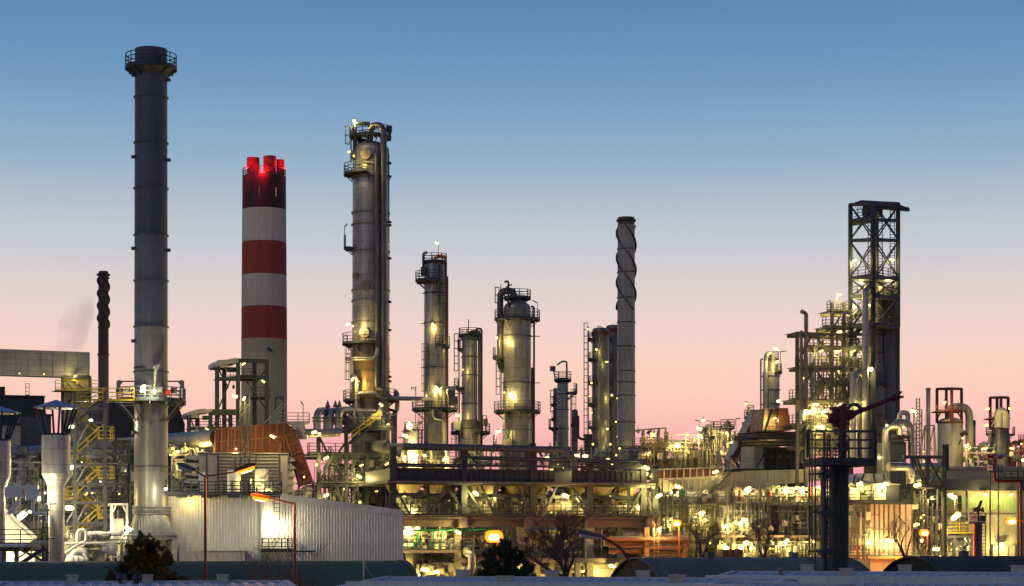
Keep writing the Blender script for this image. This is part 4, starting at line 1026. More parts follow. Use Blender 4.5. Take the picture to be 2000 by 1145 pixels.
b = MB(); b.slab(q(946, 818, 1), q(953, 832, 1), 0.4); b.bar(q(943, 845, 1), q(943, 812, 1), 0.1); b.bar(q(943, 812, 1), q(950, 812, 1), 0.1); b.bar(q(950, 812, 1), q(950, 820, 1), 0.1); b.build('gauge_box', M['clad_brown'], t)
MB().slab(q(886, 824, 2.5), q(900, 840, 2.5), 0.8).build('instrument_cabinet', M['steel_grey'], t)

# fourth, fat column
Y = 265.0; cx = 1010.0; s = S(Y); c = C(cx, Y); q = lambda px, py, d=0.0: W(px, py, Y - d)
t = thing('process_column', base(cx, Y), 'stout process column with round collar gallery under its domed top, right of the flared one', 'column', GRP)
shell(t, cx, Y, [(905, 29), (803, 27.8), (628, 27), (603, 26.5)], M['clad'], 'shell', head=0.6)
bands(t, cx, Y, [657, 748, 840], 27.6, M['steel'], 0.12, 0.10)
plat(t, cx, Y, 624, 27, 45, 0, 360, 'steel', h=1.15); plat(t, cx, Y, 582, 10, 27, 0, 360, 'steel', h=1.0)
plat(t, cx, Y, 698, 27, 48, 155, 205, 'steel'); plat(t, cx, Y, 804, 27.5, 46, 0, 360, 'steel', h=1.2); plat(t, cx, Y, 869, 28, 48, 150, 210, 'steel')
clad_ladder(t, cx, Y, 624, 570, 30, 170); clad_ladder(t, cx, Y, 804, 702, 28, 190); clad_ladder(t, cx, Y, 905, 806, 28, -118)
pipe(t, [q(1004, 588), q(1003, 568), q(977, 568, -.2), q(977, 716, -.2), q(984, 724, .4)], 0.42, 'clad_dark', 1.0, 14, 'overhead_pipe')
pipe(t, [q(1037, 598, 0.3), q(1043, 600, 0.3), q(1043, 905, 0.3)], 0.13, 'steel', 0.4, 8); pipe(t, [q(1039, 718, -.4), q(1039, 905, -.4)], 0.26, 'clad_brown', 0.4)
pipe(t, [q(993, 600, 1.5), q(993, 549, 1.5), q(985, 551, 1.5)], 0.14, 'steel', 0.3, 8)
pipe(t, [q(996, 575, .3), q(988, 560, .3), q(1000, 556, .3)], 0.1, 'steel', .3, 6)
MB().slab(q(999, 563, 0), q(1007, 573, 0), 0.6).build('instrument_cabinet', M['steel'], t)
MB().slab(q(984, 858, 2.6), q(1000, 878, 2.6), 0.8).build('instrument_cabinet', M['steel_grey'], t)
k = 0.2; MB().tube([q(1013, 797, 1.7), q(1014, 797, 2.3)], 0.75, 20).build('manhole', M['clad'], t)
for py in (657, 748): MB().bar(q(1030, py, 0.8), q(1054, py, 0.2), 0.1).build('pipe_guide', M['steel'], t)
MB().bar(q(1050, 624, 0), q(1050, 592, 0), 0.06).build('lamp_pole', M['steel'], t); q0 = q(1050, 592); MB().bar(q0, q0 + Vec((-0.7, 0, 0.35)), 0.12).build('unlit_lamp', M['steel'], t)
clad_ladder(t, cx, Y, 624, 556, 28, 178, cage=False)

# fifth, small column with dark neighbours
Y = 285.0; cx = 1099.0; s = S(Y); c = C(cx, Y); q = lambda px, py, d=0.0: W(px, py, Y - d)
t = thing('process_column', base(cx, Y), 'shortest thin pale process column with a bent vent pipe over its top', 'column', GRP)
shell(t, cx, Y, [(905, 12), (752, 11), (748, 10)], M['clad'], 'shell', head=0.4)
bands(t, cx, Y, [770, 800, 838], 11.4, M['steel'], 0.12, 0.1)
plat(t, cx, Y, 742, 6, 17, 0, 360, 'steel', h=1.1); plat(t, cx, Y, 766, 11, 29, -40, 25, 'steel'); plat(t, cx, Y, 835, 11, 28, 150, 205, 'steel')
clad_ladder(t, cx, Y, 835, 770, 12, 165); clad_ladder(t, cx, Y, 905, 768, 14, -20)
pipe(t, [q(1107, 742), q(1107, 706), q(1098, 706), q(1088, 713)], 0.13, 'steel', 0.5, 8)
MB().slab(q(1076, 715, 0), q(1085, 725, 0), 0.5).build('gauge_box', M['clad_brown'], t)
pipe(t, [q(1081, 725), q(1083, 735), q(1088, 738)], 0.07, 'steel', 0.3, 6)
t = thing('small_column', base(1085, 300), 'thin dark column peeking out left of the shortest pale column', 'column', 'slim dark columns')
shell(t, 1085, 300, [(905, 5), (760, 4.5)], M['clad_dark'], head=0.5, n=20); plat(t, 1085, 300, 790, 4, 9, 0, 360, 'steel'); plat(t, 1085, 300, 818, 4, 9, 0, 360, 'steel')
t = thing('small_column', base(1123, 300), 'dark stubby column behind the right side of the shortest pale column', 'column', 'slim dark columns')
shell(t, 1123, 300, [(905, 6), (803, 6)], M['clad_dark'], head=0.6, n=20); plat(t, 1123, 300, 830, 5, 9, 0, 360, 'steel')
pipe(t, [W(1129, 812, 299), W(1129, 858, 299), W(1150, 858, 299)], 0.2, 'steel')

# the dark paired columns
def pair_col(cx, Y, half, top, label):
    t = thing('process_column', base(cx, Y), label, 'column', 'dark paired columns')
    shell(t, cx, Y, [(905, half + .6), (top + 8, half), (top + 4, half * 0.96)], M['clad_dark'], head=0.25)
    bands(t, cx, Y, [top + 10, top + 14], half, M['redsteel'], 0.25, 0.12, 'rim_ring')
    for i, py in enumerate((663, 702, 748, 790, 836, 872)):
        plat(t, cx, Y, py, half, half + 8, 120, 250, 'steel', h=1.0)
    clad_ladder(t, cx, Y, 905, 640, half + 5, 190)
    return t
pair_col(1173, 310, 16.5, 640, 'left one of the two joined dark columns hung with many small lamps')
pair_col(1198, 318, 14.5, 634, 'right one of the two joined dark columns, half behind the straked stack')
t = thing('pump_house', base(1148, 312), 'small square grey cabin at the foot of the paired dark columns', 'cabin')
MB().slab(W(1142, 850, 312), W(1158, 905, 312), 2, Vec((0, 1, 0))).build('wall', M['bluewall'], t)
MB().slab(W(1140, 848, 311.5), W(1160, 850, 311.5), 3, Vec((0, 1, 0))).build('roof', M['steel'], t)

# straked stack
Y = 300.0; cx = 1223.0
t = thing('straked_stack', base(cx, Y), 'pale grey stack wound with spiral strakes, right of the paired dark columns', 'smokestack')
shell(t, cx, Y, [(905, 17.8), (620, 17.2), (440, 16.7)], M['stackconc'], 'shell')
shell(t, cx, Y, [(440, 16.7), (428, 16.2), (425, 16), (425, 14)], M['stackbrown2'], 'mouth', foot=None)
bands(t, cx, Y, [431], 16.4, M['stackbrown'], 0.3, 0.2, 'cap_ring')
bands(t, cx, Y, [487, 532, 582, 630, 677, 725, 747, 773, 825, 873], lambda py: 16.7 + (py - 440) * 0.0024, M['stackbrown2'], 0.14, 0.10)
strakes(t, cx, Y, 440, 606, lambda py: 16.9, 1.15, M['stackbrown'], 3, 0.17, 2.4)

# small mast far behind
b = MB(); b.bar(Vec((W(812, 800, 330).x, 330, 0)), W(812, 755, 330), 0.1); b.bar(W(804, 758, 330), W(812, 757, 330), 0.1); b.bar(W(804, 755, 330), W(804, 762, 330), 0.1); b.bar(W(806, 758, 330), W(812, 763, 330), 0.08)
one(b, 'lamp_mast', M['steel'], base(812, 330), 'thin unlit lamp mast between the tallest column and the slender one', 'mast')

# pipes linking the towers with the ground plant: far left lamp post on duct
b = MB(); b.bar(W(592, 830, 212), W(592, 791, 212), 0.07); b.bar(W(592, 791, 212), W(587, 784, 212), 0.16, 0.12)
one(b, 'lamp_post', M['steel_grey'], W(592, 832, 212), 'thin lamp post with unlit head standing on the red duct platform', 'lamp post')
# ------------------------------------------------------------------ CENTRE FRONT: manifold frame left of the table, air cooler table, lower yard
FT = Plane(1000, 216)
def steel_frame(F, label, name, cols, d0, d1, decks, braces=(), m='steel', w=0.36, cat='steel frame', group=None, railm=None, top=None, rails=True, stairs=()):
    """cols [(px, top row)], decks [(row, px0, px1, with railing)], braces [((px,py),(px,py))]"""
    t = thing(name, F.down(sum(x[0] for x in cols) / len(cols), (d0 + d1) / 2), label, cat, group)
    for px, tp in cols:
        for d in (d0, d1):
            MB().hbar(F.down(px, d), F(px, tp, d), w, w, 0.07).build('column', M[m], t)
    for dk in decks:
        py, x0, x1 = dk[:3]; rl = dk[3] if len(dk) > 3 else rails
        a, e = F(x0, py, d0 - 0.35), F(x1, py, d0 - 0.35); e.z = a.z
        g_ = MB(); dep = d1 - d0 + 0.7; k_ = int(dep / .28)
        for i_ in range(k_ + 1): g_.bar(a + F.n * (dep * i_ / k_) - Z * .03, e + F.n * (dep * i_ / k_) - Z * .03, .09, .05)
        for i_ in range(3): g_.bar(a + (e - a) * ((i_ + .5) / 3) - Z * .09, a + (e - a) * ((i_ + .5) / 3) + F.n * dep - Z * .09, .08, .08)
        o = g_.build('deck', M['steel_grey' if m != 'steel_grey' else 'galv'], t)
        for d in (d0, d1): MB().bar(F(x0, py, d0) + F.n * (d - d0) - Z * 0.32, F(x1, py, d0) + F.n * (d - d0) - Z * 0.32, 0.2, 0.34).build('deck_beam', M[m], t)
        if rl: MB().rail([a + F.n * 0.9, a, e, e + F.n * (d1 - d0 + .7)], 1.1, 1.5).build('railing', M[railm or m], o)
    for a, e in braces: MB().bar(F(*a, d0 + .02), F(*e, d0 + .02), w * 0.55).build('brace', M[m], t)
    return t

FB = Plane(690, 224)
t = steel_frame(FB, 'dark braced steel frame carrying the bent manifold pipes in front of the tallest column', 'steel_structure',
    [(622, 846), (676, 812), (717, 862), (768, 812)], 0, 6,
    [(885, 604, 782), (942, 622, 770), (998, 640, 770, False), (832, 676, 768)],
    [((624, 944), (650, 888)), ((676, 944), (648, 888)), ((678, 940), (700, 888)), ((716, 940), (694, 888)), ((718, 940), (760, 888)), ((624, 1000), (650, 945)), ((674, 1000), (655, 945)), ((680, 1000), (700, 945)), ((714, 1000), (694, 945)), ((672, 810), (655, 842)), ((676, 815), (690, 845)), ((622, 850), (640, 886)), ((676, 862), (660, 886))],
    m='steel', w=0.38)
flight(t, FB(682, 867, -0.9), FB(743, 822, -0.9), 1.1, FB.n, 'steel', 'yellow')
flight(t, FB(676, 940, 1.5), FB(645, 890, 1.5), 1.0, FB.n, 'steel', 'steel_grey')
flight(t, FB(676, 998, 1.5), FB(640, 945, 1.5), 1.0, FB.n, 'steel', 'steel_grey')
flight(t, FB(740, 998, 2.5), FB(700, 945, 2.5), 1.0, FB.n, 'steel', 'steel_grey')
for i, (px, d) in enumerate(((619, -.4), (637, 1.5), (645, 0), (661, -.4))):
    tt = thing('manifold_pipe', FB(px, 845, d), 'bent manifold pipe, %s of four from the left above the braced frame' % ORD[i], 'pipe', 'bent manifold pipes')
    top = 803 - i * 0.6
    pipe(tt, [FB(px, 846, d), FB(px, top, d), FB(px + 26, top, d + 3.0), FB(px + 28, 830, d + 3.2)], 0.42 if i in (0, 3) else 0.36, 'clad_pipe', 1.1, 14)
    MB().tube([FB(px, 815, d), FB(px, 818, d)], 0.56, 14).build('flange', M['steel_grey'], tt); MB().tube([FB(px, 822, d), FB(px, 824, d)], 0.56, 14).build('flange', M['steel_grey'], tt)
for i, px in enumerate((640, 655, 663)):
    tt = thing('relief_valve', FB(px, 800, 2.0), '%s small relief valve standing on the bent manifold pipes' % ('leftmost', 'middle', 'rightmost')[i], 'valve', 'relief valves on the manifold')
    q = FB(px, 800, 2.0); MB().lathe((q.x, q.y), [(0.26, q.z - 0.3), (0.26, q.z + 0.5), (0.16, q.z + 0.55), (0.16, q.z + 0.8), (0.07, q.z + 0.82), (0.07, q.z + 1.0)], 12).build('body', M['steel_grey'], tt)
t = thing('transfer_pipe', FB(573, 900), 'pale lagged pipe running level below the bent manifold pipes and dropping behind the louvred house', 'pipe')
pipe(t, [FB(566, 985, -2.5), FB(566, 846, -2.5), FB(640, 846, -1.2), FB(664, 844, -1.0)], 0.46, 'clad_pipe', 1.4, 16)
t = thing('cooling_drum', FB(750, 873, -1.2), 'grey horizontal drum end facing out beside the stair of the braced frame', 'drum')
MB().drum(FB(728, 873, 0.5), FB(757, 873, -1.5), 0.68, 24, 0.05).build('shell', M['steel_grey'], t)
MB().tube([FB(748, 885, -1), FB(748, 893, -1)], 0.2, 10).build('drain_neck', M['steel_grey'], t)
t = thing('header_pipe', FT(940, 872), 'long dark header pipe above the cooler table, bending down at its right end', 'pipe')
pipe(t, [FB(757, 873, -1.5), FT(790, 872, -.6), FT(1100, 879, -.6), FT(1118, 890, -.6), FT(1121, 912, -.6)], 0.36, 'bluewall', 1.0, 14)
t = thing('header_pipe', FT(1080, 897), 'second dark pipe just above the cooler table deck, below the longer header', 'pipe')
pipe(t, [FT(886, 912, 2), FT(893, 896, 2), FT(950, 895, -.2), FT(1259, 903, -.2)], 0.22, 'bluewall', 0.8, 12)
t = thing('riser_pipe', FB(776, 870), 'vertical red pipe between the braced frame and the cooler table', 'pipe')
pipe(t, [FB(772, 828, 0), FB(773, 805, 0), FB(772, 960, 0)], 0.16, 'redpaint', 0.3, 10)

# air cooler table -----------------------------------------------------------------
t = thing('cooler_table', FT.down(1015, 6), 'long two storey pipe rack with dark air cooler boxes on top, in the centre', 'pipe rack')
D = 13.0
main = [(768, 872), (906, 880), (1040, 866), (1152, 905), (1256, 905), (1279, 915)]
for px, tp in main:
    for d in (0, D):
        a, e = FT(px, 1010, d), FT(px, tp, d if d == 0 else d)
        MB().hbar(a, e, 0.62, 0.5, 0.09).build('column', M['steel'], t)
for px in (836, 883, 897, 967, 1031, 1066, 1145, 1228):
    MB().hbar(FT(px, 1006, 1.0), FT(px, 944, 1.0), 0.28, 0.28).build('post', M['steel'], t)
FTr = lambda px, py, d=0.0: FT(px, py + (px - 770) * 0.0145, d)
o = MB().slab(FTr(757, 909, -.5), FTr(1280, 912, -.5), 0.3, FT.n)
for a, e, y0, y1, d in ((762, 900, 905, 910, -.55), (913, 1256, 905, 909, -.55)):
    MB().bar(FTr(a, (y0 + y1) / 2, d), FTr(e, (y0 + y1) / 2, d), 0.26, 0.26).build('top_beam', M['steel'], t)
for d in (0, D):
    MB().bar(FTr(757, 942, d - .4), FTr(1281, 942, d - .4), 0.34, 0.42).build('main_beam', M['steel'], t)
MB().slab(FTr(757, 939, -1.2), FTr(1281, 940.5, -1.2), D + 2.4, FT.n).build('cooler_deck', M['steel_grey'], t)
MB().rail([FTr(760, 912, -.6), FTr(900, 912, -.6)], 0.55, 1.6).build('railing', M['steel'], t)
MB().rail([FTr(913, 908, -.6), FTr(1260, 908, -.6)], 0.45, 1.8).build('railing', M['steel'], t)
units = [(762, 832), (835, 901), (918, 985), (988, 1034), (1046, 1082), (1117, 1149), (1156, 1204), (1207, 1252)]
for i, (a, e) in enumerate(units):
    tt = thing('air_cooler', FT((a + e) / 2, 940, 2), 'dark air cooler box, %s from the left on the cooler table' % ORD[i], 'air cooler', 'air coolers on the table')
    MB().slab(FTr(a, 915, 0.1), FTr(e, 938.5, 0.1), D - 1.5, FT.n).build('bundle_box', M['fascia'], tt)
    b = MB(); w = e - a
    for k in range(max(3, int(w / 9)) + 1):
        x = a + w * k / max(3, int(w / 9)); b.bar(FTr(x, 915, 0.04), FTr(x, 938, 0.04), 0.1, 0.1)
    b.bar(FTr(a, 915, 0.03), FTr(e, 915, 0.03), 0.14); b.bar(FTr(a, 931, 0.02), FTr(e, 931, 0.02), 0.10); b.build('frame', M['steel'], tt)
    # plenum chamber and fan ring below
    for k in range(3):
        p0, p1 = FTr(a + 2, 944, 1.0 + 4 * k), FTr(e - 2, 944, 1.0 + 4 * k); mid = (p0 + p1) / 2; L = (p1 - p0).length
        b = MB(); cc = mid + FT.n * 1.8; n_ = 24; rr = min(1.5, L * 0.42)
        for j in range(n_):
            an = 2 * math.pi * j / n_; ca, sa = math.cos(an), math.sin(an); m_ = max(abs(ca), abs(sa))
            b.v.append(cc + FT.u * (L / 2 * ca / m_) + FT.n * (1.8 * sa / m_))
        for j in range(n_):
            an = 2 * math.pi * j / n_; b.v.append(cc + FT.u * (rr * math.cos(an)) + FT.n * (rr * math.sin(an)) - Z * 1.0)
        for j in range(n_): b.face([j, (j + 1) % n_, n_ + (j + 1) % n_, n_ + j][::-1])
        b.build('plenum', M['plenum'], tt)
        b = MB(); b.ring((cc.x, cc.y), rr - .06, rr + .02, cc.z - 1.5, cc.z - 0.98); b.bar(cc - Z * 1.45 - FT.u * rr, cc - Z * 1.45 + FT.u * rr, 0.12)
        b.box(cc - Z * 1.75, 0.5, 0.5, 0.6); b.build('fan_ring', M['steel'], tt)
for a, e in (((906, 1004), (880, 960)), ((768, 946), (800, 1004)), ((906, 946), (942, 1002)), ((940, 948), (965, 1002)), ((1040, 1002), (1010, 950)), ((1040, 985), (1066, 948)), ((1062, 1002), (1090, 946)), ((1020, 946), (1040, 975)), ((1115, 946), (1145, 1004)), ((1152, 1002), (1128, 960)), ((1228, 1000), (1258, 950)), ((1180, 1000), (1204, 955)), ((836, 1002), (870, 960)), ((770, 985), (790, 1005)), ((905, 878), (932, 908)), ((1040, 868), (1060, 892))):
    MB().bar(FT(*a, -.1), FT(*e, -.1), 0.2, 0.2).build('brace', M['steel'], t)
for d in (0.0, D): MB().bar(FTr(768, 966, d + .3), FTr(1279, 966, d + .3), 0.22, 0.3).build('tie_beam', M['steel'], t)
# table slab and concrete frame
o = MB().slab(FT(752, 1006, -1.0), FT(1287, 1008.5, -1.0), D + 3, FT.n).build('floor_slab', M['concbrown'], t)
MB().rail([FT(754, 1006, -.95), FT(1285, 1006, -.95)], 1.15, 1.3, 0.045).build('railing', M['steel'], o)
MB().slab(FT(752, 1009, -.7), FT(1284, 1015, -.7), 0.6, FT.n).build('edge_beam', M['concbrown'], t)
MB().slab(FT(752, 1015.2, -.1), FT(1284, 1030, -.1), 1.0, FT.n).build('main_girder', M['concbrown'], t)
for px in (764, 906, 1034, 1153, 1272):
    MB().slab(FT(px - 7, 1008.7, -.9), FT(px + 7, 1031, -.9), 1.6, FT.n).build('corbel', M['concbrown'], t)
for px in (800, 895, 1018, 1153, 1213, 1264):
    for d in (1.2, 10):
        m_ = 'orangesteel' if (px in (1213, 1264) and d < 5) else 'concrete'
        x = MB().slab(FT(px - 6.5, 1030, d), FT.down(px + 6.5, d), 0.75, FT.n).build('concrete_column', M['concrete'], t)
o = MB().slab(FT(752, 1075, -.4), FT(900, 1080, -.4), 10, FT.n).build('lower_slab', M['concbrown'], t)
MB().rail([FT(753, 1075, -.35), FT(900, 1075, -.35), FT(900, 1075, 4)], 1.15, 1.2, 0.045).build('railing', M['steel'], o)
MB().slab(FT(900.5, 1091, -.2), FT(1258, 1099, -.2), 8, FT.n).build('lower_slab', M['concbrown'], t)
o = MB().slab(FT(1258, 1084, -.6), FT(1345, 1091, -.6), 9, FT.n).build('lower_slab', M['orangesteel'], t)
# rear screen of the table bays: rows of panels and cabinets far inside
rnd = random.Random(5)

# shell exchangers under the table
def exchanger(F, px, py, d, r, L, label, m='white', name='heat_exchanger', mark=None, group='heat exchangers under the table'):
    p = F(px, py, d); t = thing(name, p - Z * r, label, 'heat exchanger', group)
    MB().drum(p, p + F.n * L, r, 28, 0.18).build('shell', M[m], t)
    for k in (0.6, 1.3): MB().tube([p + F.n * k, p + F.n * (k + 0.14)], r + 0.1, 28).build('flange', M['offwhite'], t)
    for k in (0.3, L - 0.6): MB().box(p + F.n * k - Z * (r + 0.15), r * 1.2, 0.3, 0.6, F.u, F.n).build('saddle', M['steel_grey'], t)
    MB().tube([p + F.n * 0.35 + Z * r * .9, p + F.n * 0.35 + Z * (r + 0.5)], 0.14, 10).build('nozzle', M['offwhite'], t)
    if mark: text(mark, p - F.n * (0.18 * r + 0.02) , 0.42, F, M['black'], t)
    return t
def text(body, p, size, F, m, parent, name='lettering'):
    cu = bpy.data.curves.new(name, 'FONT'); cu.body = body; cu.size = size; cu.align_x = 'CENTER'; cu.align_y = 'CENTER'; cu.extrude = 0.012; cu.offset = 0.008
    tmp = bpy.data.objects.new(name, cu); col.objects.link(tmp)
    me = bpy.data.meshes.new_from_object(tmp); bpy.data.objects.remove(tmp); bpy.data.curves.remove(cu)
    rot = Matrix((F.u, Z, -F.n)).transposed().to_4x4()
    root = parent
    while root.parent: root = root.parent
    me.transform(Matrix.Translation(p - Vec(root.location)) @ rot)
    me.materials.clear(); me.materials.append(m)
    o = bpy.data.objects.new(name, me); col.objects.link(o); o.parent = parent; return o
exchanger(FT, 799, 1047, 1.0, 0.62, 6, 'upper white exchanger end marked with black letters, left pair under the table', mark='E-1184')
exchanger(FT, 799, 1070, 1.0, 0.58, 6, 'lower white exchanger end marked with black letters, left pair under the table', mark='E-1180')
exchanger(FT, 862, 1046, 1.0, 0.62, 6, 'upper white exchanger end marked with black letters, right pair under the table', mark='E-1181')
exchanger(FT, 862, 1070, 1.0, 0.52, 6, 'lower white exchanger end in the right pair under the table', mark=None)
t = thing('green_pipework', FT(850, 1036, -.2), 'green painted pipes branching around the white exchanger ends', 'pipework')
pipe(t, [FT(813, 1074, .3), FT(817, 1060, .3), FT(816, 1036, .3), FT(918, 1035, .3), FT(960, 1034, .3)], 0.10, 'green', 0.3, 10)
for x in (812, 845, 861):
    pipe(t, [FT(x, 1075, .4), FT(x, 1060, .4), FT(x + 3, 1036, .5)], 0.09, 'green', 0.2, 8)
for x, y in ((811, 1064), (820, 1058), (844, 1062)):
    MB().box(FT(x, y, .2), 0.35, 0.3, 0.45).build('valve', M['green'], t)

# drums and equipment on the table floor
def hdrum(F, x0, x1, py, d, r, m, label, group=None, legs=True, name='horizontal_drum', cat='drum', floor=None):
    p, e = F(x0, py, d), F(x1, py, d); e.z = p.z
    t = thing(name, (p + e) / 2 - Z * (r + 0.3), label, cat, group)
    MB().drum(p, e, r, 28, 0.4).build('shell', M[m], t)
    for f in (0.2, 0.8):
        q = p + (e - p) * f
        zb = (floor - q.z) if floor is not None else -(r + 0.5)
        MB().box(q + Z * ((zb - r * 0.5) / 2), 0.28, r * 1.5, max(0.3, -zb - r * 0.5), F.u, F.n).build('saddle', M['steel_grey'], t)
    for f in (0.3, 0.62): MB().tube([p + (e - p) * f + Z * r * 0.9, p + (e - p) * f + Z * (r + 0.55)], 0.16, 10).build('nozzle', M['steel_grey'], t)
    return t
hdrum(FT, 1048, 1090, 991, 2.0, 0.52, 'plenum', 'tan horizontal drum on the table floor beside the white one', 'drums on the table')
hdrum(FT, 1096, 1112, 989, 2.4, 0.55, 'white', 'short white horizontal drum on the table floor', 'drums on the table')
hdrum(FT, 962, 1026, 996, 6.0, 0.5, 'beige_wall', 'long cream drum on the table floor behind the railing', 'drums on the table')
hdrum(FT, 1160, 1222, 990, 5.0, 0.5, 'clad_pipe', 'lagged drum on the table floor near the right end', 'drums on the table')
hdrum(FT, 800, 830, 984, 5.0, 0.55, 'white', 'whitish drum on the table floor near the left end', 'drums on the table')

# process pipes, valves and cabinets inside the bays
def pipe_bank(F, label, px0, px1, py0, py1, d0, d1, nh, nv, seed, mats, name='pipe_bank', rmin=0.06, rmax=0.2, valves=8, boxes=4, group=None):
    """a welded bank of level and upright pipes with valves and cabinets on its own posts"""
    rn = random.Random(seed); t = thing(name, F.down((px0 + px1) / 2, (d0 + d1) / 2, 0), label, 'pipework', group)
    k = max(2, int((px1 - px0) / 40) + 1)
    for i in range(k):
        x = px0 + (px1 - px0) * (i + .5) / k
        MB().bar(F(x, py1 + 1, d1), F(x, py0, d1), 0.2).build('post', M['steel_grey'], t)
    for i in range(nh):
        y = py0 + (py1 - py0) * (i + rn.random() * .8) / nh; d = rn.uniform(d0, d1); a = px0 + rn.random() * (px1 - px0) * 0.4; e = px1 - rn.random() * (px1 - px0) * 0.4
        if e - a < 8: continue
        r = rn.uniform(rmin, rmax); P = [F(a, y, d), F(e, y, d)]
        P[1].z = P[0].z
        if rn.random() < .6: P = [F(a, min(py1, y + rn.uniform(4, 22)), d)] + P
        if rn.random() < .6: P = P + [F(e, max(py0 - 3, min(py1, y + rn.uniform(-12, 22))), d + rn.uniform(0, 1))]
        pipe(t, P, r, rn.choice(mats), r * 3, 8)
    for i in range(nv):
        x = px0 + (px1 - px0) * (i + rn.random()) / nv; d = rn.uniform(d0, d1); a = py1; e = py0 + rn.random() * (py1 - py0) * 0.55
        r = rn.uniform(rmin, rmax * .8); P = [F(x, a, d), F(x, e, d)]
        if rn.random() < .5: P.append(F(x + rn.uniform(-9, 9), e, d + rn.uniform(0, 1.2)))
        pipe(t, P, r, rn.choice(mats), r * 3, 8)
    for i in range(valves):
        q = F(rn.uniform(px0, px1), rn.uniform(py0, py1), d0 - .1); r = rn.uniform(0.12, 0.24); b = MB()
        b.tube([q - Z * r * 1.6, q + Z * r * 1.6], r, 10); b.tube([q + Z * r * 1.6, q + Z * r * 3], r * .3, 6); b.ring((q.x, q.y), r * .8, r * 1.1, q.z + r * 3, q.z + r * 3.3); b.box(q, r * 4, r * 1.2, r * 1.2)
        b.build('valve', M[rn.choice(['galv', 'steel_grey', 'offwhite', 'clad_pipe'])], t)
    for i in range(boxes):
        q = F(rn.uniform(px0, px1), rn.uniform(py0 + (py1 - py0) * .4, py1 - 2), d0 - .2); b = MB(); w, h = rn.uniform(.4, .9), rn.uniform(.5, 1.1); b.box(q, w, .35, h); b.box(q - F.n * .19, w * .8, .03, h * .8); b.build('cabinet', M[rn.choice(['white', 'steel_grey', 'offwhite', 'cream'])], t)
    return t
PM = ['clad_pipe', 'galv', 'offwhite', 'clad_pipe', 'steel_grey', 'beige_wall']
for i, (a, e) in enumerate(((772, 834), (838, 902), (910, 966), (970, 1036), (1044, 1110), (1114, 1150), (1156, 1226), (1230, 1276))):
    pipe_bank(FT, 'dense pipework on the table floor, %s bay from the left' % ORD[i], a, e, 962, 1004, 3.0, 9.0, 9, 9, 40 + i, PM, valves=9, boxes=5, group='pipework on the table floor')
for i, (a, e) in enumerate(((788, 890), (900, 1012), (1024, 1148), (1158, 1260))):
    pipe_bank(FT, 'pipework under the table girder, %s bay from the left' % ORD[i], a, e, 1034, 1074 if i == 0 else 1090, 3.0, 8.0, 10, 10, 60 + i, PM, valves=10, boxes=6, group='pipework under the table')
pipe_bank(FT, 'ground level pipework below the exchangers, right of the green vault end', 800, 905, 1088, 1135, 2.0, 6.0, 8, 8, 71, PM, valves=6, boxes=4, rmax=0.3)
pipe_bank(FT, 'ground level pipework under the middle of the table behind the trees', 915, 1180, 1102, 1140, 2.0, 6.0, 8, 14, 72, PM, valves=6, boxes=6, rmax=0.3)
t = thing('elbow_pipe', FT(920, 1085, -1.5), 'thick pale pipe rising and turning left above the dark pine, under the table', 'pipe')
pipe(t, [FT(911, 1140, -1.2), FT(921, 1112, -1.4), FT(922, 1085, -1.4), FT(913, 1081, -1.0), FT(911, 1076, 0)], 0.42, 'clad_pipe', 0.8, 14)
pipe(t, [FT(940, 1112, -.4), FT(904, 1113, -.4), FT(900, 1120, -.4)], 0.36, 'clad_pipe', 0.8, 14)
# lit rear walls of the yard behind the table
FR = Plane(1000, 252)
t = thing('rear_wall', FR.down(900), 'pale lit wall of the yard behind the cooler table', 'wall')
MB().slab(FR(740, 957), FR.down(1290), 1.0).build('wall_sheet', M['furnace'], t)
b = MB()
for px in range(750, 1290, 36): b.bar(FR(px, 957, -.1), FR.down(px, -.1), 0.3, 0.2)
b.build('buttress', M['concrete'], t)
t = thing('service_building', FT.down(1140, 12), 'pale service room with a brightly lit open bay, low behind the bare tree', 'building')
MB().slab(FT(1140, 1104, 5), FT.down(1235, 5), 4).build('wall', M['cream'], t)
MB().slab(FT(1138, 1101, 4.6), FT(1237, 1103.5, 4.6), 5).build('roof', M['concrete'], t)
b = MB(); b.slab(FT(1142, 1112, 4.9), FT(1205, 1140, 4.9), 0.1); b.build('lit_door', M['white'], t)
for px in (1130, 1078, 1050, 1112): MB().slab(FT(px - 5, 1099, 1.0), FT.down(px + 5, 1.0), 0.6).build('pier', M['concrete'], t)
# far plant behind the table whose tops show between the columns
FX = Plane(1000, 262)
UNITS = [(776, 830, 838, 905, 'bright white cluster of small vessels and pipes behind the left end of the table'), (838, 880, 872, 905, 'low pipework around the foot of the slender tall column'), (884, 960, 872, 905, 'low pipework around the foot of the flared column'),
         (968, 1050, 880, 905, 'low pipework around the foot of the stout column'), (1056, 1130, 872, 905, 'row of small valves and vessels between stout column and paired columns'), (1135, 1205, 878, 905, 'pipework at the foot of the dark paired columns'), (1206, 1255, 878, 906, 'pipework at the foot of the straked stack')]
for i, (a, e, y0, y1, lab) in enumerate(UNITS):
    pipe_bank(FX, lab, a, e, y0, y1 + 30, 0, 6, 7, 9, 90 + i, PM, valves=8, boxes=4, rmax=0.28)
t = thing('white_vessel', FX(800, 860), 'small pale vessel topped with a lamp behind the left end of the table', 'vessel')
q = FX(806, 905, -1); s = S(262)
MB().lathe((q.x, q.y), [(10 * s, 0), (10 * s, zpx(848, 262))] + dome(10 * s, zpx(848, 262), .5), 24).build('shell', M['white'], t)
MB().slab(FX(795, 828, -1), FX(806, 840, -1), 1.0).build('cabinet', M['white'], t)
pipe(t, [FX(814, 870, -1), FX(814, 832, -1), FX(818, 827, -1), FX(825, 826, -1)], 0.14, 'steel_grey', .4, 8)
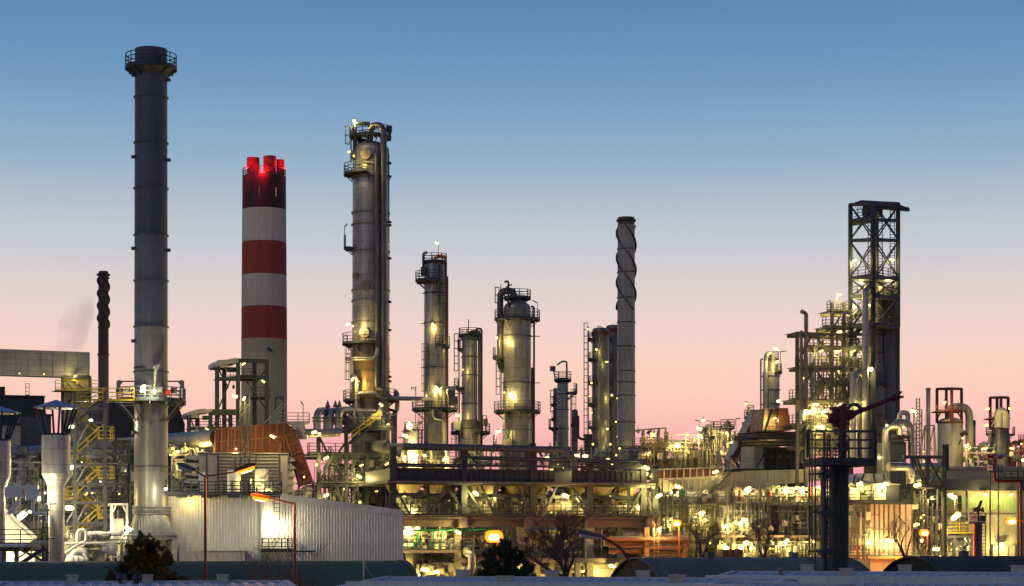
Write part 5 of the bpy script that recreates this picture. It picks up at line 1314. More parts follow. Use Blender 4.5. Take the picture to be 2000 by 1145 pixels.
o = MB().slab(FX(790, 841, -2), FX(820, 842, -2), 2).build('platform', M['steel'], t); MB().rail([FX(790, 841, -2), FX(820, 841, -2)], 1.0).build('railing', M['steel'], o)
t = thing('white_vessel', FX(880, 895), 'short white upright vessel behind the rack next to the slender column', 'vessel')
q = FX(874, 905, -3); MB().lathe((q.x, q.y), [(5 * s, 0), (5 * s, zpx(886, 262))] + dome(5 * s, zpx(886, 262), .8), 20).build('shell', M['white'], t)
MB().tube([q + Z * (zpx(886, 262) - q.z), q + Z * (zpx(880, 262) - q.z)], 0.1, 8).build('nozzle', M['galv'], t)
# ------------------------------------------------------------------ RIGHT: far units, furnaces, coker structure, building
FA = Plane(1320, 285)
t = steel_frame(FA, 'pale steel structure with bare top frames right of the straked stack', 'steel_structure',
    [(1257, 838), (1271, 838), (1287, 836), (1300, 836)], 0, 5, [(872, 1240, 1300), (890, 1240, 1300)], [((1258, 872), (1270, 890))], m='clad_brown', w=0.25)
MB().bar(FA(1240, 841), FA(1300, 836), 0.2).build('top_beam', M['clad_brown'], t)
b = MB(); b.lathe((FA(1304, 850, 1).x, FA(1304, 850, 1).y), [(0.16, 5), (0.16, FA(1304, 844, 1).z)], 10)
one(b, 'vent_stack', M['orangesteel'], FA.down(1304, 1), 'thin orange vent pipe beside the bare top frames', 'vent pipe')
t = steel_frame(FA, 'low pipe rack of pale pipes between the straked stack and the small vessels', 'pipe_rack',
    [(1292, 862), (1318, 862), (1332, 862), (1354, 868)], 0, 5, [(895, 1285, 1400, False), (866, 1290, 1352, False)], m='clad_brown', w=0.25)
for px, y0, r in ((1343, 862, .22), (1347, 864, .18), (1351, 866, .22), (1291, 868, .16), (1281, 880, .16)):
    pipe(t, [FA(px - 6, y0, 1), FA(px, y0, 1), FA(px, 920, 1)], r, 'clad_pipe', .5, 8)
for y0, x0, x1, r in ((871, 1292, 1345, .28), (879, 1300, 1335, .16), (905, 1280, 1400, .34), (912, 1290, 1380, .3), (862, 1300, 1340, .15)):
    pipe(t, [FA(x0, y0, 1.5), FA(x1, y0 + .8, 1.5)], r, 'clad_pipe', .5, 10)
pipe(t, [FA(1276, 880, .5), FA(1277, 908, .5), FA(1290, 913, .5)], .3, 'clad_pipe', .8, 10)
pipe_bank(FA, 'dense pale pipework below the bare top frames right of the straked stack', 1240, 1300, 842, 920, 1, 5, 10, 10, 101, PM, valves=10, boxes=4)
pipe_bank(FA, 'dense pale pipework in the low pipe rack', 1300, 1395, 868, 925, 1, 5, 10, 12, 102, PM, valves=10, boxes=4)
def vessel(cx, Y, half, top, label, m='clad', bot=0, head=0.5, plats=(), name='upright_vessel', group='small upright vessels', rm='steel'):
    t = thing(name, base(cx, Y), label, 'vessel', group)
    shell(t, cx, Y, [(top, half)], M[m], 'shell', head=head, n=28)
    for p in plats: plat(t, cx, Y, p[0], p[1], p[2], p[3], p[4], rm, h=1.0)
    return t
t = vessel(1398.5, 285, 9.5, 838, 'pale banded vessel with railed top among the small vessels', 'clad', plats=[(838, 3, 10, 0, 360)])
bands(t, 1398.5, 285, [850, 862, 874, 886], 9.6, M['clad_brown'], 0.1, 0.08)
t = vessel(1421, 285, 6.5, 828, 'dark domed vessel with a railed collar, tallest of the small vessels', 'clad_dark', head=0.9, plats=[(834, 6.5, 14, 0, 360), (862, 6, 12, 0, 360)])
vessel(1376, 287, 5, 838, 'slim brightly lit vessel at the left of the small vessels', 'white', plats=[(850, 5, 11, 0, 360), (868, 5, 12, 0, 360), (884, 5, 13, 0, 360)])
t = thing('gooseneck_pipe', base(1382, 286), 'pipe arching over beside the slim brightly lit vessel', 'pipe'); pipe(t, [W(1379, 840, 286), W(1380, 832, 286), W(1386, 832, 286), W(1386, 880, 286)], .25, 'clad_pipe', .5, 10)
vessel(1465, 290, 6, 812, 'dark slender vessel left of the inclined rusty conveyor', 'clad_dark', plats=[(815, 6, 12, 0, 360), (806, 4, 8, 0, 360), (836, 6, 12, 0, 360)])
vessel(1452, 291, 3, 826, 'thin pipe like vessel between the dark slender one and the domed one', 'clad_brown')
for i, (px, py0, py1, sgn) in enumerate(((1366, 822, 850, -1), (1389, 825, 850, -1), (1437, 818, 832, 1))):
    b = MB(); b.bar(W(px, py0, 284), W(px, py1, 284), .08); b.bar(W(px, py0, 284), W(px + sgn * 9, py0 - 1 + (i == 1) * -3, 284), .09, .14)
    one(b, 'lamp_post', M['steel'], W(px, py1, 284), ('unlit lamp post with level arm left of the brightly lit vessel', 'unlit lamp post with slanting arm right of the brightly lit vessel', 'unlit lamp arm beside the dark domed vessel')[i], 'lamp post')
pipe_bank(Plane(1400, 283), 'pipework and small platforms at the feet of the small vessels', 1360, 1480, 842, 925, 0, 3, 10, 16, 103, PM, valves=16, boxes=8)

# column with looped pipe
Y = 320.0; cx = 1506.0; s = S(Y); q = lambda px, py, d=0.0: W(px, py, Y - d)
t = thing('process_column', base(cx, Y), 'grey process column with a shiny looped pipe on top, behind the dark heater', 'column', GRP)
shell(t, cx, Y, [(727, 16.5)], M['clad'], 'shell'); shell(t, cx + 3, Y, [(727, 11.5), (703, 11)], M['clad'], 'head', head=.5, foot=zpx(727, Y))
bands(t, cx, Y, [735, 762, 790], 16.5, M['steel'], .15, .15)
plat(t, cx, Y, 727, 12, 22, -70, 60, 'steel', h=1.2); plat(t, cx + 3, Y, 702, 5, 12, 0, 360, 'steel')
pipe(t, [q(1496, 800, 1.5), q(1496, 695, 1.5), q(1503, 689, 1.2), q(1509, 696, .6), q(1509, 706, .6)], 0.36, 'clad_pipe', 1.0, 14)
pipe(t, [q(1490, 702, .4), q(1486, 702, .4), q(1486, 805, .4)], .12, 'steel', .3, 8); pipe(t, [q(1503, 770, 1.6), q(1503, 800, 1.6)], .12, 'galv', .3, 8)
b = MB(); b.bar(q(1524, 727), q(1524, 687), .08); b.bar(q(1524, 687), q(1536, 686), .09, .14); b.build('lamp_pole', M['steel'], t)
# inclined conveyor
FI = Plane(1470, 262)
t = thing('inclined_duct', FI.down(1450), 'slanting rust striped duct rising to the dark heater', 'duct')
b = MB(); b.prism([FI(1430, 897), FI(1474, 897), FI(1496, 850), FI(1504, 800), FI(1484, 800), FI(1450, 862)], FI.n * 3); b.build('duct_body', M['ductpale'], t)
for k in range(5):
    o_ = 5 + 8 * k; b = MB(); b.prism([FI(1430 + o_, 897, -.05), FI(1434 + o_, 897, -.05), FI(1474 + o_ * .35 , 830, -.05), FI(1470 + o_ * .35, 830, -.05)], FI.n * .06); b.build('rust_stripe', M['redlag'], t)
b = MB(); b.bar(FI(1432, 893, -.1), FI(1484, 803, -.1), .3); b.bar(FI(1475, 897, -.1), FI(1499, 850, -.1), .3)
for f in (.2, .45, .7): b.bar(FI(1432 + 50 * f, 893 - 90 * f, -.1), FI(1460 + 44 * f, 908 - 95 * f, -.1), .2)
b.build('stiffener', M['redlag_dark'], t)
# dark heater with rusty stack bases
FHt = Plane(1530, 250)
t = thing('dark_heater', FHt.down(1530), 'dark box heater with rust red tapered hoods, left of the tall coker frame', 'heater')
MB().slab(FHt(1491, 873), FHt.down(1570), 6, FHt.n).build('wall', M['fascia'], t)
b = MB()
for px in (1492, 1504, 1518, 1532, 1545, 1557, 1569): b.bar(FHt(px, 874, -.08), FHt(px, 916, -.08), .2, .14)
for py in (876, 893, 911): b.bar(FHt(1491, py, -.1), FHt(1570, py, -.1), .16, .12)
b.build('stiffener', M['stackbrown2'], t)
for px in (1510, 1525, 1541): MB().slab(FHt(px - 3, 888, -.2), FHt(px + 2, 895, -.2), .2, FHt.n).build('door', M['steel_grey'], t)
MB().prism([FHt(1478, 846, -1), FHt(1563, 846, -1), FHt(1570, 852, -1), FHt(1564, 859, -1), FHt(1486, 859, -1), FHt(1478, 854, -1)], FHt.n * 7).build('top_tray', M['stackbrown'], t)
MB().prism([FHt(1494, 798, 1), FHt(1519, 797, 1), FHt(1519, 841, 1), FHt(1490, 841, 1)], FHt.n * 4).build('hood', M['rustclad'], t)
MB().prism([FHt(1520, 797, .6), FHt(1539, 797, .6), FHt(1545, 841, .6), FHt(1518, 841, .6)], FHt.n * 4.5).build('hood', M['redlag_dark'], t)
o = MB().slab(FHt(1482, 842, -.8), FHt(1565, 845.5, -.8), 6.6, FHt.n).build('deck', M['redsteel'], t); MB().rail([FHt(1484, 842, -.8), FHt(1520, 842, -.8)], 1.6).build('railing', M['galv'], o)
for py in (862, 868): pipe(t, [FHt(1440, py + 1, -1.4), FHt(1578, py, -1.4)], .24, 'clad_brown', .4, 10)
o = MB().slab(FHt(1420, 916, -2), FHt(1575, 918, -2), 8, FHt.n).build('deck', M['steel'], t); MB().rail([FHt(1425, 916, -2), FHt(1490, 916, -2)], 1.3).build('railing', M['galv'], o)
MB().slab(FHt(1473, 870, .2), FHt(1490, 915, .2), 4, FHt.n).build('side_panel', M['ductpale'], t)
for a, e in (((1476, 915), (1496, 880)), ((1494, 842), (1507, 800)), ((1446, 916), (1428, 890))): MB().bar(FHt(*a, -1.2), FHt(*e, -1.2), .22).build('brace', M['steel'], t)

# flue gas ducts across the middle right
FU = Plane(1440, 236)
def panel_duct(label, F, quad, depth, ribs, m, ribm='rib'):
    t = thing('flue_duct', F.down(sum(p[0] for p in quad) / len(quad)), label, 'duct', 'panelled flue ducts')
    MB().prism([F(*p) for p in quad], F.n * depth).build('duct_body', M[m], t)
    b = MB(); (x0, y0), (x1, y1), (x2, y2), (x3, y3) = quad
    n_ = ribs
    for i in range(n_ + 1):
        f = i / n_; b.bar(F(x0 + (x1 - x0) * f, y0 + (y1 - y0) * f, -.07), F(x3 + (x2 - x3) * f, y3 + (y2 - y3) * f, -.07), .15, .13)
    b.bar(F(x0, y0, -.08), F(x1, y1, -.08), .2, .14); b.bar(F(x3, y3, -.08), F(x2, y2, -.08), .2, .14)
    b.build('stiffener', M[ribm], t); return t
panel_duct('upper oxide red panelled duct right of the cooler table', FU, [(1284, 917), (1412, 913), (1412, 930), (1284, 936)], 4, 10, 'redlag')
panel_duct('lower rust streaked panelled duct right of the cooler table', FU, [(1284, 940), (1416, 931), (1416, 954), (1284, 974)], 4.2, 11, 'ductgrey')
panel_duct('short brightly lit pale duct piece beside the slanting stair', FU, [(1417, 922), (1443, 922), (1443, 951), (1417, 953)], 4.4, 2, 'ductpale')
panel_duct('long pale panelled duct under the dark heater', FU, [(1444, 921), (1640, 917), (1640, 935), (1444, 952)], 3.8, 14, 'ductpale')
t = thing('stair', FU.down(1405, -3), 'slanting galvanised stair before the lit duct piece', 'stair')
flight(t, FU(1378, 974, -3.2), FU(1428, 921, -3.2), 1.0, FU.n, 'steel_grey', 'steel_grey')
flight(t, FU(1362, 985, -3.2), FU(1392, 957, -3.2), 1.0, FU.n, 'steel_grey', 'steel_grey')
o = MB().slab(FU(1426, 920, -3.3), FU(1450, 921.5, -3.3), 2).build('landing', M['steel'], t)

# furnace block with balcony
FV = Plane(1540, 226)
t = thing('furnace_block', FV.down(1540), 'long pale plated furnace block with a lit balcony, right of centre', 'furnace')
MB().slab(FV(1440, 955, 3.5), FV.down(1700, 3.5), 9, FV.n).build('wall', M['furnace'], t)
o = MB().slab(FV(1400, 983, -.4), FV(1702, 988, -.4), 4.2, FV.n).build('balcony', M['steel_grey'], t)
MB().rail([FV(1400, 983, -.4), FV(1702, 983, -.4)], 1.1, 1.5).build('railing', M['steel_grey'], o)
for px in (1433, 1483, 1521, 1562, 1589, 1640, 1672): MB().hbar(FV.down(px, .2), FV(px, 952, .2), .28, .28).build('column', M['steel_grey'], t)
MB().bar(FV(1483, 951, 0), FV(1522, 951, 0), .3).build('beam', M['steel_grey'], t); MB().bar(FV(1400, 956, .3), FV(1590, 953, .3), .2).build('beam', M['steel_grey'], t)
for i, px in enumerate((1437, 1449, 1461, 1473, 1488, 1519, 1532, 1546, 1560)):
    MB().bar(FV(px, 989, 1.5), FV(px + 13, 1006, 3.3), .18).build('bracket', M['steel_grey'], t)
o = MB().slab(FV(1410, 1045, -.5), FV(1700, 1050, -.5), 4, FV.n).build('lower_balcony', M['concbrown'], t)
MB().rail([FV(1410, 1045, -.5), FV(1490, 1045, -.5)], 1.1, 1.4).build('railing', M['steel'], o)
for px in (1449, 1476, 1506, 1543, 1572): MB().slab(FV(px - 2.5, 990, 2.9), FV(px + 2.5, 1044, 2.9), .5, FV.n).build('pilaster', M['furnace'], t)
t2 = thing('furnace_stack_foot', FV.down(1571, 2), 'flared grey pipe foot on the furnace wall', 'pipe'); q = FV(1571, 1043, 2.0)
MB().lathe((q.x, q.y), [(.6, q.z), (.42, q.z + 1.2), (.32, q.z + 3.4)], 20).build('shell', M['stackconc'], t2)
for i, (px, py) in enumerate(((1497, 1010), (1500, 1024), (1565, 1000), (1566, 1019), (1570, 1030))):
    MB().box(FV(px, py, 3.3), .45, .3, .5).build('peep_door', M['steel'], t)
b = MB(); b.slab(FV(1555, 1060, 3.3), FV(1577, 1090, 3.3), .2); b.build('doorway', M['steel'], t)
t = thing('skip', FV.down(1437, -1), 'rusty brown skip on the ground below the lower balcony', 'skip')
MB().prism([FV(1411, 1073, -2.5), FV(1450, 1073, -2.5), FV(1447, 1094, -2.5), FV(1414, 1094, -2.5)], FV.n * 2).build('body', M['stackbrown'], t)
b = MB()
for px in (1411, 1424, 1437, 1450): b.bar(FV(px, 1073, -2.56), FV(px - (px - 1430) * .12, 1094, -2.56), .14)
b.build('rib', M['stackbrown2'], t)
PM2 = ['clad_pipe', 'galv', 'offwhite', 'steel_grey', 'cream', 'clad_brown']
pipe_bank(FV, 'pipes and cabinets along the lit furnace balcony, left part', 1402, 1484, 955, 982, .6, 3.0, 7, 12, 111, PM2, valves=12, boxes=10)
pipe_bank(FV, 'pipes and cabinets along the lit furnace balcony, middle part', 1486, 1560, 955, 982, .6, 3.0, 6, 12, 112, PM2, valves=12, boxes=10)
pipe_bank(FV, 'pipes and cabinets along the lit furnace balcony, part nearest the fire monitor tower', 1562, 1620, 955, 982, .6, 3.0, 5, 9, 113, PM2, valves=8, boxes=8)
pipe_bank(FV, 'pipework on the lower furnace balcony behind the bare trees', 1412, 1500, 1008, 1044, .3, 3, 9, 10, 114, PM2, valves=10, boxes=8)
pipe_bank(FV, 'ground level pipework under the lower furnace balcony', 1412, 1600, 1054, 1095, .3, 3, 8, 18, 115, PM2, valves=14, boxes=14)
for i, (px, py, d) in enumerate(((1445, 967, .2), (1503, 966, .2), (1584, 962, -.1), (1562, 963, .2), (1594, 978, -.1))):
    b = MB(); q = FV(px, py, d); b.tube([q - Z * .45, q + Z * .35], .2, 12); b.tube([q + Z * .35, q + Z * .55], .07, 8)
    one(b, 'fire_extinguisher', M['fire_red'], q - Z * .45, 'red extinguisher bottle on the furnace balcony, %s from the left' % ORD[i], 'extinguisher', 'extinguishers on the furnace balcony')

# left lower yard: orange lit pipe bridge, blue silver drum, tanks
FY = Plane(1330, 214)
t = steel_frame(FY, 'rust orange pipe bridge lit by sodium light, right of the cooler table', 'pipe_bridge',
    [(1262, 1030), (1337, 1056)], 0, 4, [(1064, 1255, 1346, False)], m='orangesteel', w=.5)
for py, d, r, x0, x1 in ((1054, -.3, .26, 1180, 1346), (1060, .8, .2, 1185, 1346), (1052, 1.6, .24, 1190, 1340), (1068, .2, .18, 1190, 1345), (1078, 1, .2, 1190, 1345)):
    pipe(t, [FY(x0, py, d), FY(x1, py, d)], r, 'orangesteel', .4, 12)
pipe(t, [FY(1180, 1060, .5), FY(1240, 1060, .5), FY(1250, 1056, .5)], .3, 'orangesteel', .6, 12)
MB().ladder(FY(1282, 1090, -.6), FY(1282, 1020, -.6).z, -FY.n, True).build('ladder', M['orangesteel'], t)
t = thing('elbow_duct', FY.down(1240, 1), 'fat lagged pipe elbow glowing orange under the right end of the table', 'pipe')
pipe(t, [FT(1213, 1043, 1.0), FT(1246, 1043, 1.0), FT(1249, 1060, 1.0), FT(1240, 1080, 1.2)], .62, 'clad_pipe', 1.6, 18)
FY2 = Plane(1340, 232)
t = steel_frame(FY2, 'two storey steel frame with drums, below the oxide red ducts', 'steel_structure', [(1285, 985), (1303, 985), (1345, 985), (1392, 985), (1400, 985)], 0, 6,
    [(985, 1282, 1402, True), (1010, 1290, 1400, False), (1047, 1300, 1400, False)], [((1343, 988), (1322, 1025)), ((1392, 960), (1360, 990))], m='steel_grey', w=.3)
hdrum(FY2, 1306, 1378, 970, 1.5, .62, 'roofblue', 'long blue silver drum on the upper deck below the oxide red ducts', floor=FY2(1306, 985, 0).z)
hdrum(FY2, 1270, 1300, 972, 1.0, .66, 'clad_pipe', 'short lagged drum at the end of the cooler table, left of the blue silver drum', floor=FY2(1306, 985, 0).z)
hdrum(FY2, 1305, 1352, 997, 1.0, .45, 'offwhite', 'off white drum between the two decks below the oxide red ducts')
hdrum(FY2, 1338, 1395, 1017, 1.0, .72, 'clad_brown', 'large tan drum lit at its left end, on the middle deck below the ducts')
hdrum(FY2, 1290, 1340, 1048, -1.0, .45, 'offwhite', 'long pale drum lit on top above the orange pipe bridge')
t = thing('green_cabinet', FY2(1334, 970, -.4), 'bright green box hung on the deck railing under a floodlight', 'box')
MB().slab(FY2(1330, 959, -.5), FY2(1338, 971, -.5), .5).build('body', M['brightgreen'], t); MB().slab(FY2(1329.5, 958, -.55), FY2(1338.5, 959, -.55), .6).build('lid', M['green'], t)
pipe_bank(FY2, 'pipework on the upper deck below the oxide red ducts', 1285, 1400, 988, 1012, 1, 5, 7, 10, 121, PM, valves=10, boxes=6)
pipe_bank(FY2, 'pipework on the middle deck below the oxide red ducts', 1296, 1412, 1018, 1046, 0, 4, 9, 12, 122, PM2, valves=14, boxes=8)
pipe_bank(FY2, 'ground level pipework below the drums, behind the orange pipe bridge', 1286, 1412, 1050, 1095, 0, 4, 9, 14, 123, PM2, valves=10, boxes=8)
t = thing('rear_wall', Plane(1500, 262).down(1450), 'pale lit wall behind the furnace yard', 'wall'); F_ = Plane(1500, 262)
MB().slab(F_(1284, 965), F_.down(1860), 1).build('wall_sheet', M['furnace'], t)

# coker structure
FC = Plane(1650, 238)
t = thing('coker_tower', FC.down(1700, 4), 'tall dark open steel tower with crane beam on top, tallest on the right', 'steel tower')
for px, d, top, bot in ((1661, 0, 398, 890), (1705, -3.5, 393, 890), (1754, 0, 397, 640), (1712, 5, 397, 640)):
    MB().hbar(FC(px, bot, d) if bot < 800 else FC.down(px, d), FC(px, top, d), .38 if px != 1705 else .46, .4, .09).build('column', M['steel'], t)
def lev(py, w=.3):
    P = [FC(1661, py, 0), FC(1705, py + (.5 if py > 500 else -2), -3.5), FC(1754, py, 0), FC(1712, py, 5)]
    b = MB()
    for i in range(4): b.bar(P[i], P[(i + 1) % 4], w, w * 1.2)
    b.build('beam', M['steel'], t); return P
for py in (400, 431, 470, 543, 580): lev(py)
for a, e in ((400, 431), (431, 470), (470, 543), (543, 580), (580, 640)):
    pass
for (x0, d0), (x1, d1) in (((1661, 0), (1705, -3.5)), ((1705, -3.5), (1754, 0)), ((1712, 5), (1661, 0)), ((1754, 0), (1712, 5))):
    for a, e in ((402, 468), (472, 541), (545, 580), (582, 640)):
        MB().bar(FC(x0, a, d0), FC(x1, e, d1), .12).build('brace', M['steel'], t); MB().bar(FC(x1, a, d1), FC(x0, e, d0), .12).build('brace', M['steel'], t)
for py, pts in ((431, [(1661, 0), (1705, -3.5), (1705, 0), (1661, 3)]), (543, [(1661, 0), (1705, -3.5), (1754, 0), (1712, 5)]), (580, [(1661, 0), (1705, -3.5), (1754, 0), (1712, 5)]), (637, [(1655, 0), (1705, -4), (1757, 0), (1712, 5.5)])):
    P = [FC(x, py, d) for x, d in pts]; zz = P[0].z
    for p in P: p.z = zz
    o = MB().prism(P, Z * -.14).build('deck', M['steel'], t); MB().rail(P[:3], 1.1, 1.3).build('railing', M['steel'], o)
MB().prism([FC(1668, 396, -.6), FC(1682, 391, -.6), FC(1757, 395, -.6), FC(1757, 397, -.6), FC(1668, 397.5, -.6)], FC.n * 1.4).build('roof', M['steel'], t)
b = MB(); b.bar(FC(1695, 403, -1), FC(1773, 409, -1), .5, .45); b.bar(FC(1773, 407, -1), FC(1773, 413, -1), .35, .3); b.bar(FC(1752, 399, -1), FC(1772, 407, -1), .14); b.build('crane_beam', M['steel'], t)
b = MB(); b.tube([FC(1690, 411, 0), FC(1712, 413, 0)], .9, 16); b.box(FC(1704, 414, 0), 1.9, 1.2, 1.2); b.build('winch', M['steel'], t)
b = MB()
for i in range(4):
    x = 1671 + i * 5; b.tube([FC(x, 404, -.5), FC(x + 2.5, 412, -.5), FC(x + 5, 404, -.5)], .03, 5, .4)
b.build('festoon_cable', M['steel'], t)
for px, d in ((1700, 1), (1719, 2), (1743, 1)): MB().ladder(FC(px, 580, d), FC(px, 400, d).z, -FC.n, False, .6).build('ladder', M['steel'], t)
MB().bar(FC(1710, 412, 1), FC(1711, 560, 1), .22).build('drill_stem', M['steel'], t)
MB().slab(FC(1727, 556, 1.5), FC(1751, 640, 1.5), 4).build('wall_panel', M['darkwall'], t)
MB().slab(FC(1727, 641, 1.0), FC.down(1751, 1.0), 4).build('wall_panel', M['bluewall'], t)
for px in (1661, 1705, 1752): MB().hbar(FC.down(px, 1.2), FC(px, 640, 1.2), .5, .5, .1).build('column', M['steel'], t)
def coke_drum(cx, d, label, prof):
    p = FC(cx, HOR, d); Yd = p.y; t = thing('coke_drum', Vec((p.x, p.y, 0)), label, 'drum', 'coke drums')
    shell(t, cx, Yd, prof, M['clad_brown'], 'shell', head=.35); return t, Yd
t, Yd = coke_drum(1709, 1.8, 'tall brown drum inside the tall dark steel tower', [(890, 22), (760, 21), (745, 20), (700, 17), (560, 15)])
bands(t, 1709, Yd, [655, 690, 750, 812, 850], 21, M['steel'], .14, .1)
pt = plat(t, 1709, Yd, 751, 20, 27, 190, 360, 'steel')
t = thing('riser_pipe', FC.down(1690, -4.5), 'tall lagged riser pipe in front of the brown drum', 'pipe'); pipe(t, [FC(1690, 900, -4.5), FC(1690, 567, -4.5), FC(1696, 560, -3)], .36, 'clad_pipe', .6, 14)
for i in range(9): MB().tube([FC(1690, 590 + 33 * i, -4.5), FC(1690, 591 + 33 * i, -4.5)], .39, 14).build('joint_band', M['steel_grey'], t)
t = thing('arched_pipe', FC.down(1668, -4.5), 'outer fat pipe arching over in front of the coke tower', 'pipe'); pipe(t, [FC(1666, 905, -4.6), FC(1666, 726, -4.6), FC(1688, 725, -3.5)], .36, 'clad_pipe', 1.6, 14)
t = thing('arched_pipe', FC.down(1678, -3.8), 'inner fat pipe arching below the outer one in front of the coke tower', 'pipe'); pipe(t, [FC(1678, 905, -3.8), FC(1678, 737, -3.8), FC(1692, 735, -2.8)], .34, 'clad_pipe', 1.2, 14)
# stepped frame left of the tower
t = steel_frame(FC, 'stepped open steel frame full of lit platforms left of the tall tower', 'steel_structure', [(1557, 648), (1574, 648), (1625, 591), (1648, 591)], 0, 2.6,
    [(648, 1556, 1690, False), (676, 1578, 1690), (715, 1560, 1690), (745, 1600, 1690), (780, 1548, 1690), (829, 1548, 1660), (606, 1622, 1662), (637, 1613, 1662), (870, 1556, 1690, False)],
    [((1558, 712), (1586, 652)), ((1592, 652), (1624, 706)), ((1558, 778), (1588, 720)), ((1592, 718), (1624, 770)), ((1626, 645), (1656, 682)), ((1648, 652), (1690, 690)), ((1630, 720), (1660, 780)), ((1628, 640), (1648, 606))], m='steel_olive', w=.34)
for px, top, r in ((1565, 646, .2), (1574.5, 612, .24)):
    tt = thing('vent_pipe', FC.down(px, -1), ('short straight vent pipe' if px < 1570 else 'taller vent pipe with bent mouth') + ' at the left corner of the stepped frame', 'pipe')
    pipe(tt, [FC(px, 800, -1), FC(px, top, -1)] + ([FC(px - 10, top - 4, -1)] if px > 1570 else []), r, 'clad_brown', .9, 12)
for a, e in ((640, 676), (676, 715), (715, 750), (750, 782), (606, 640)):
    flight(t, FC(1650, e, 1.5), FC(1685, a, 1.5), .9, FC.n, 'steel', 'steel_grey')
pipe_bank(FC, 'pipework on the upper storeys of the stepped frame', 1580, 1690, 655, 780, 1.5, 5, 6, 10, 131, ['clad_brown', 'steel_grey', 'clad_pipe'], valves=10, boxes=7)
pipe_bank(FC, 'pipework on the lower storeys of the stepped frame', 1560, 1690, 782, 905, .8, 5, 10, 14, 132, ['clad_brown', 'steel_grey', 'clad_pipe'], valves=12, boxes=8)
q = FC(1600, 823, 1.5); t = thing('blowdown_drum', q - Z * 1.2, 'dark squat domed drum on the lower deck of the stepped frame', 'drum')
MB().drum(q - FC.u * 1.6, q + FC.u * 2.2, 1.05, 24).build('shell', M['stackbrown2'], t); MB().box(q - Z * 1.1, 3, 1.2, .4, FC.u, FC.n).build('saddle', M['steel'], t)
q = FC(1600, 860, 1.5); t = thing('blowdown_drum', q - Z * 1.2, 'brown drum one deck below the dark squat one in the stepped frame', 'drum')
MB().drum(q - FC.u * 2.2, q + FC.u * 2.6, 1.1, 24).build('shell', M['clad_brown'], t); MB().box(q - Z * 1.15, 3, 1.2, .4, FC.u, FC.n).build('saddle', M['steel'], t)
t = thing('white_duct', FC(1568, 800, 1), 'small pale elbow duct at the left of the stepped frame', 'pipe'); pipe(t, [FC(1566, 822, 0), FC(1566, 804, 0), FC(1590, 803, 1)], .42, 'white', .9, 12)

# pipes and heater right of the fire monitor tower
FG2 = Plane(1745, 222)
t = thing('loop_pipe', FG2.down(1735, 0), 'left shiny inverted U pipe right of the coke tower', 'pipe', 'shiny loop pipes'); pipe(t, [FG2(1729, 918, 0), FG2(1729, 834, 0), FG2(1757, 834, 0), FG2(1757, 850, 0)], .34, 'clad_pipe', 1.3, 16)
t = thing('loop_pipe', FG2.down(1770, 1), 'tallest shiny inverted U pipe right of the coke tower', 'pipe', 'shiny loop pipes'); pipe(t, [FG2(1748, 840, 2), FG2(1748, 826, 2), FG2(1778, 825, 2), FG2(1781, 895, 2)], .38, 'clad_pipe', 1.3, 16)
t = thing('loop_pipe', FG2.down(1765, 4), 'small pale loop pipe peeking above the shiny ones', 'pipe', 'shiny loop pipes'); pipe(t, [FG2(1757, 828, 6), FG2(1757, 806, 6), FG2(1773, 806, 6), FG2(1773, 822, 6)], .28, 'offwhite', .9, 12)
t = thing('pump_cabin', FG2.down(1755, 2), 'dark framed cabin under the shiny inverted U pipes', 'cabin'); MB().slab(FG2(1738, 863, 1), FG2.down(1770, 1), 3).build('wall', M['fascia'], t)
b = MB(); b.rail([FG2(1735, 862, .4), FG2(1772, 862, .4)], 1.1); b.build('railing', M['steel'], t)
q = FG2(1757, 862, 2); MB().lathe((q.x, q.y), [(.5, q.z - 3), (.5, q.z + .2), (.9, q.z + .3), (.9, q.z + .6), (.4, q.z + .7)], 18).build('valve_head', M['steel'], t)
FV2 = Plane(1740, 212)
t = thing('pink_heater', FV2.down(1742), 'rusty pink plated heater lit orange at its foot, right of the fire monitor tower', 'heater')
MB().slab(FV2(1700, 985, 0), FV2.down(1782, 0), 7).build('wall', M['pinkwall'], t)
b = MB()
for px in (1700, 1709, 1718, 1727, 1736, 1747, 1758, 1769, 1782): b.bar(FV2(px, 986, -.06), FV2(px, 1090, -.06), .13, .14)
for py, x1 in ((1006, 1719), (1034, 1735)): b.bar(FV2(1700, py, -.14), FV2(x1, py, -.1), .14, .14)
b.build('stiffener', M['pinkrib'], t)
MB().slab(FV2(1695, 1087, -1.2), FV2(1800, 1091, -1.2), 1.6).build('plinth', M['orangesteel'], t)
MB().rail([FV2(1660, 1087, -1.1), FV2(1812, 1087, -1.1)], 1.1, 1.4).build('railing', M['steel'], t)
o = MB().slab(FV2(1655, 979.5, -2), FV2(1782, 983.5, -2), 9).build('deck', M['steel'], t); MB().rail([FV2(1655, 979.5, -2), FV2(1731, 979.5, -2)], 1.1, 1.4).build('railing', M['steel'], o)
t = thing('control_cabin', FV2(1732, 980, 0), 'white control cabin with grey side on the heater deck', 'cabin'); MB().slab(FV2(1714, 947, -1.2), FV2(1731, 979, -1.2), 3).build('front_wall', M['white'], t)
MB().slab(FV2(1731.2, 947, -1.3), FV2(1756, 979, -1.3), 3.1).build('side_wall', M['fascia'], t); MB().slab(FV2(1721, 954, -1.26), FV2(1726, 963, -1.26), .05).build('window', M['steel'], t)
MB().slab(FV2(1711, 944.5, -1.8), FV2(1759, 946.8, -1.8), 4).build('roof', M['galv'], t)
t = thing('lit_hood', FV2(1700, 945, 0), 'grey pitched hood roof over the lit heater deck', 'canopy')
b = MB(); b.prism([FV2(1660, 945, 0), FV2(1676, 925, 0), FV2(1730, 925, 0), FV2(1741, 945, 0)], FV2.n * 4); b.build('hood_sheet', M['galv'], t)
b = MB()
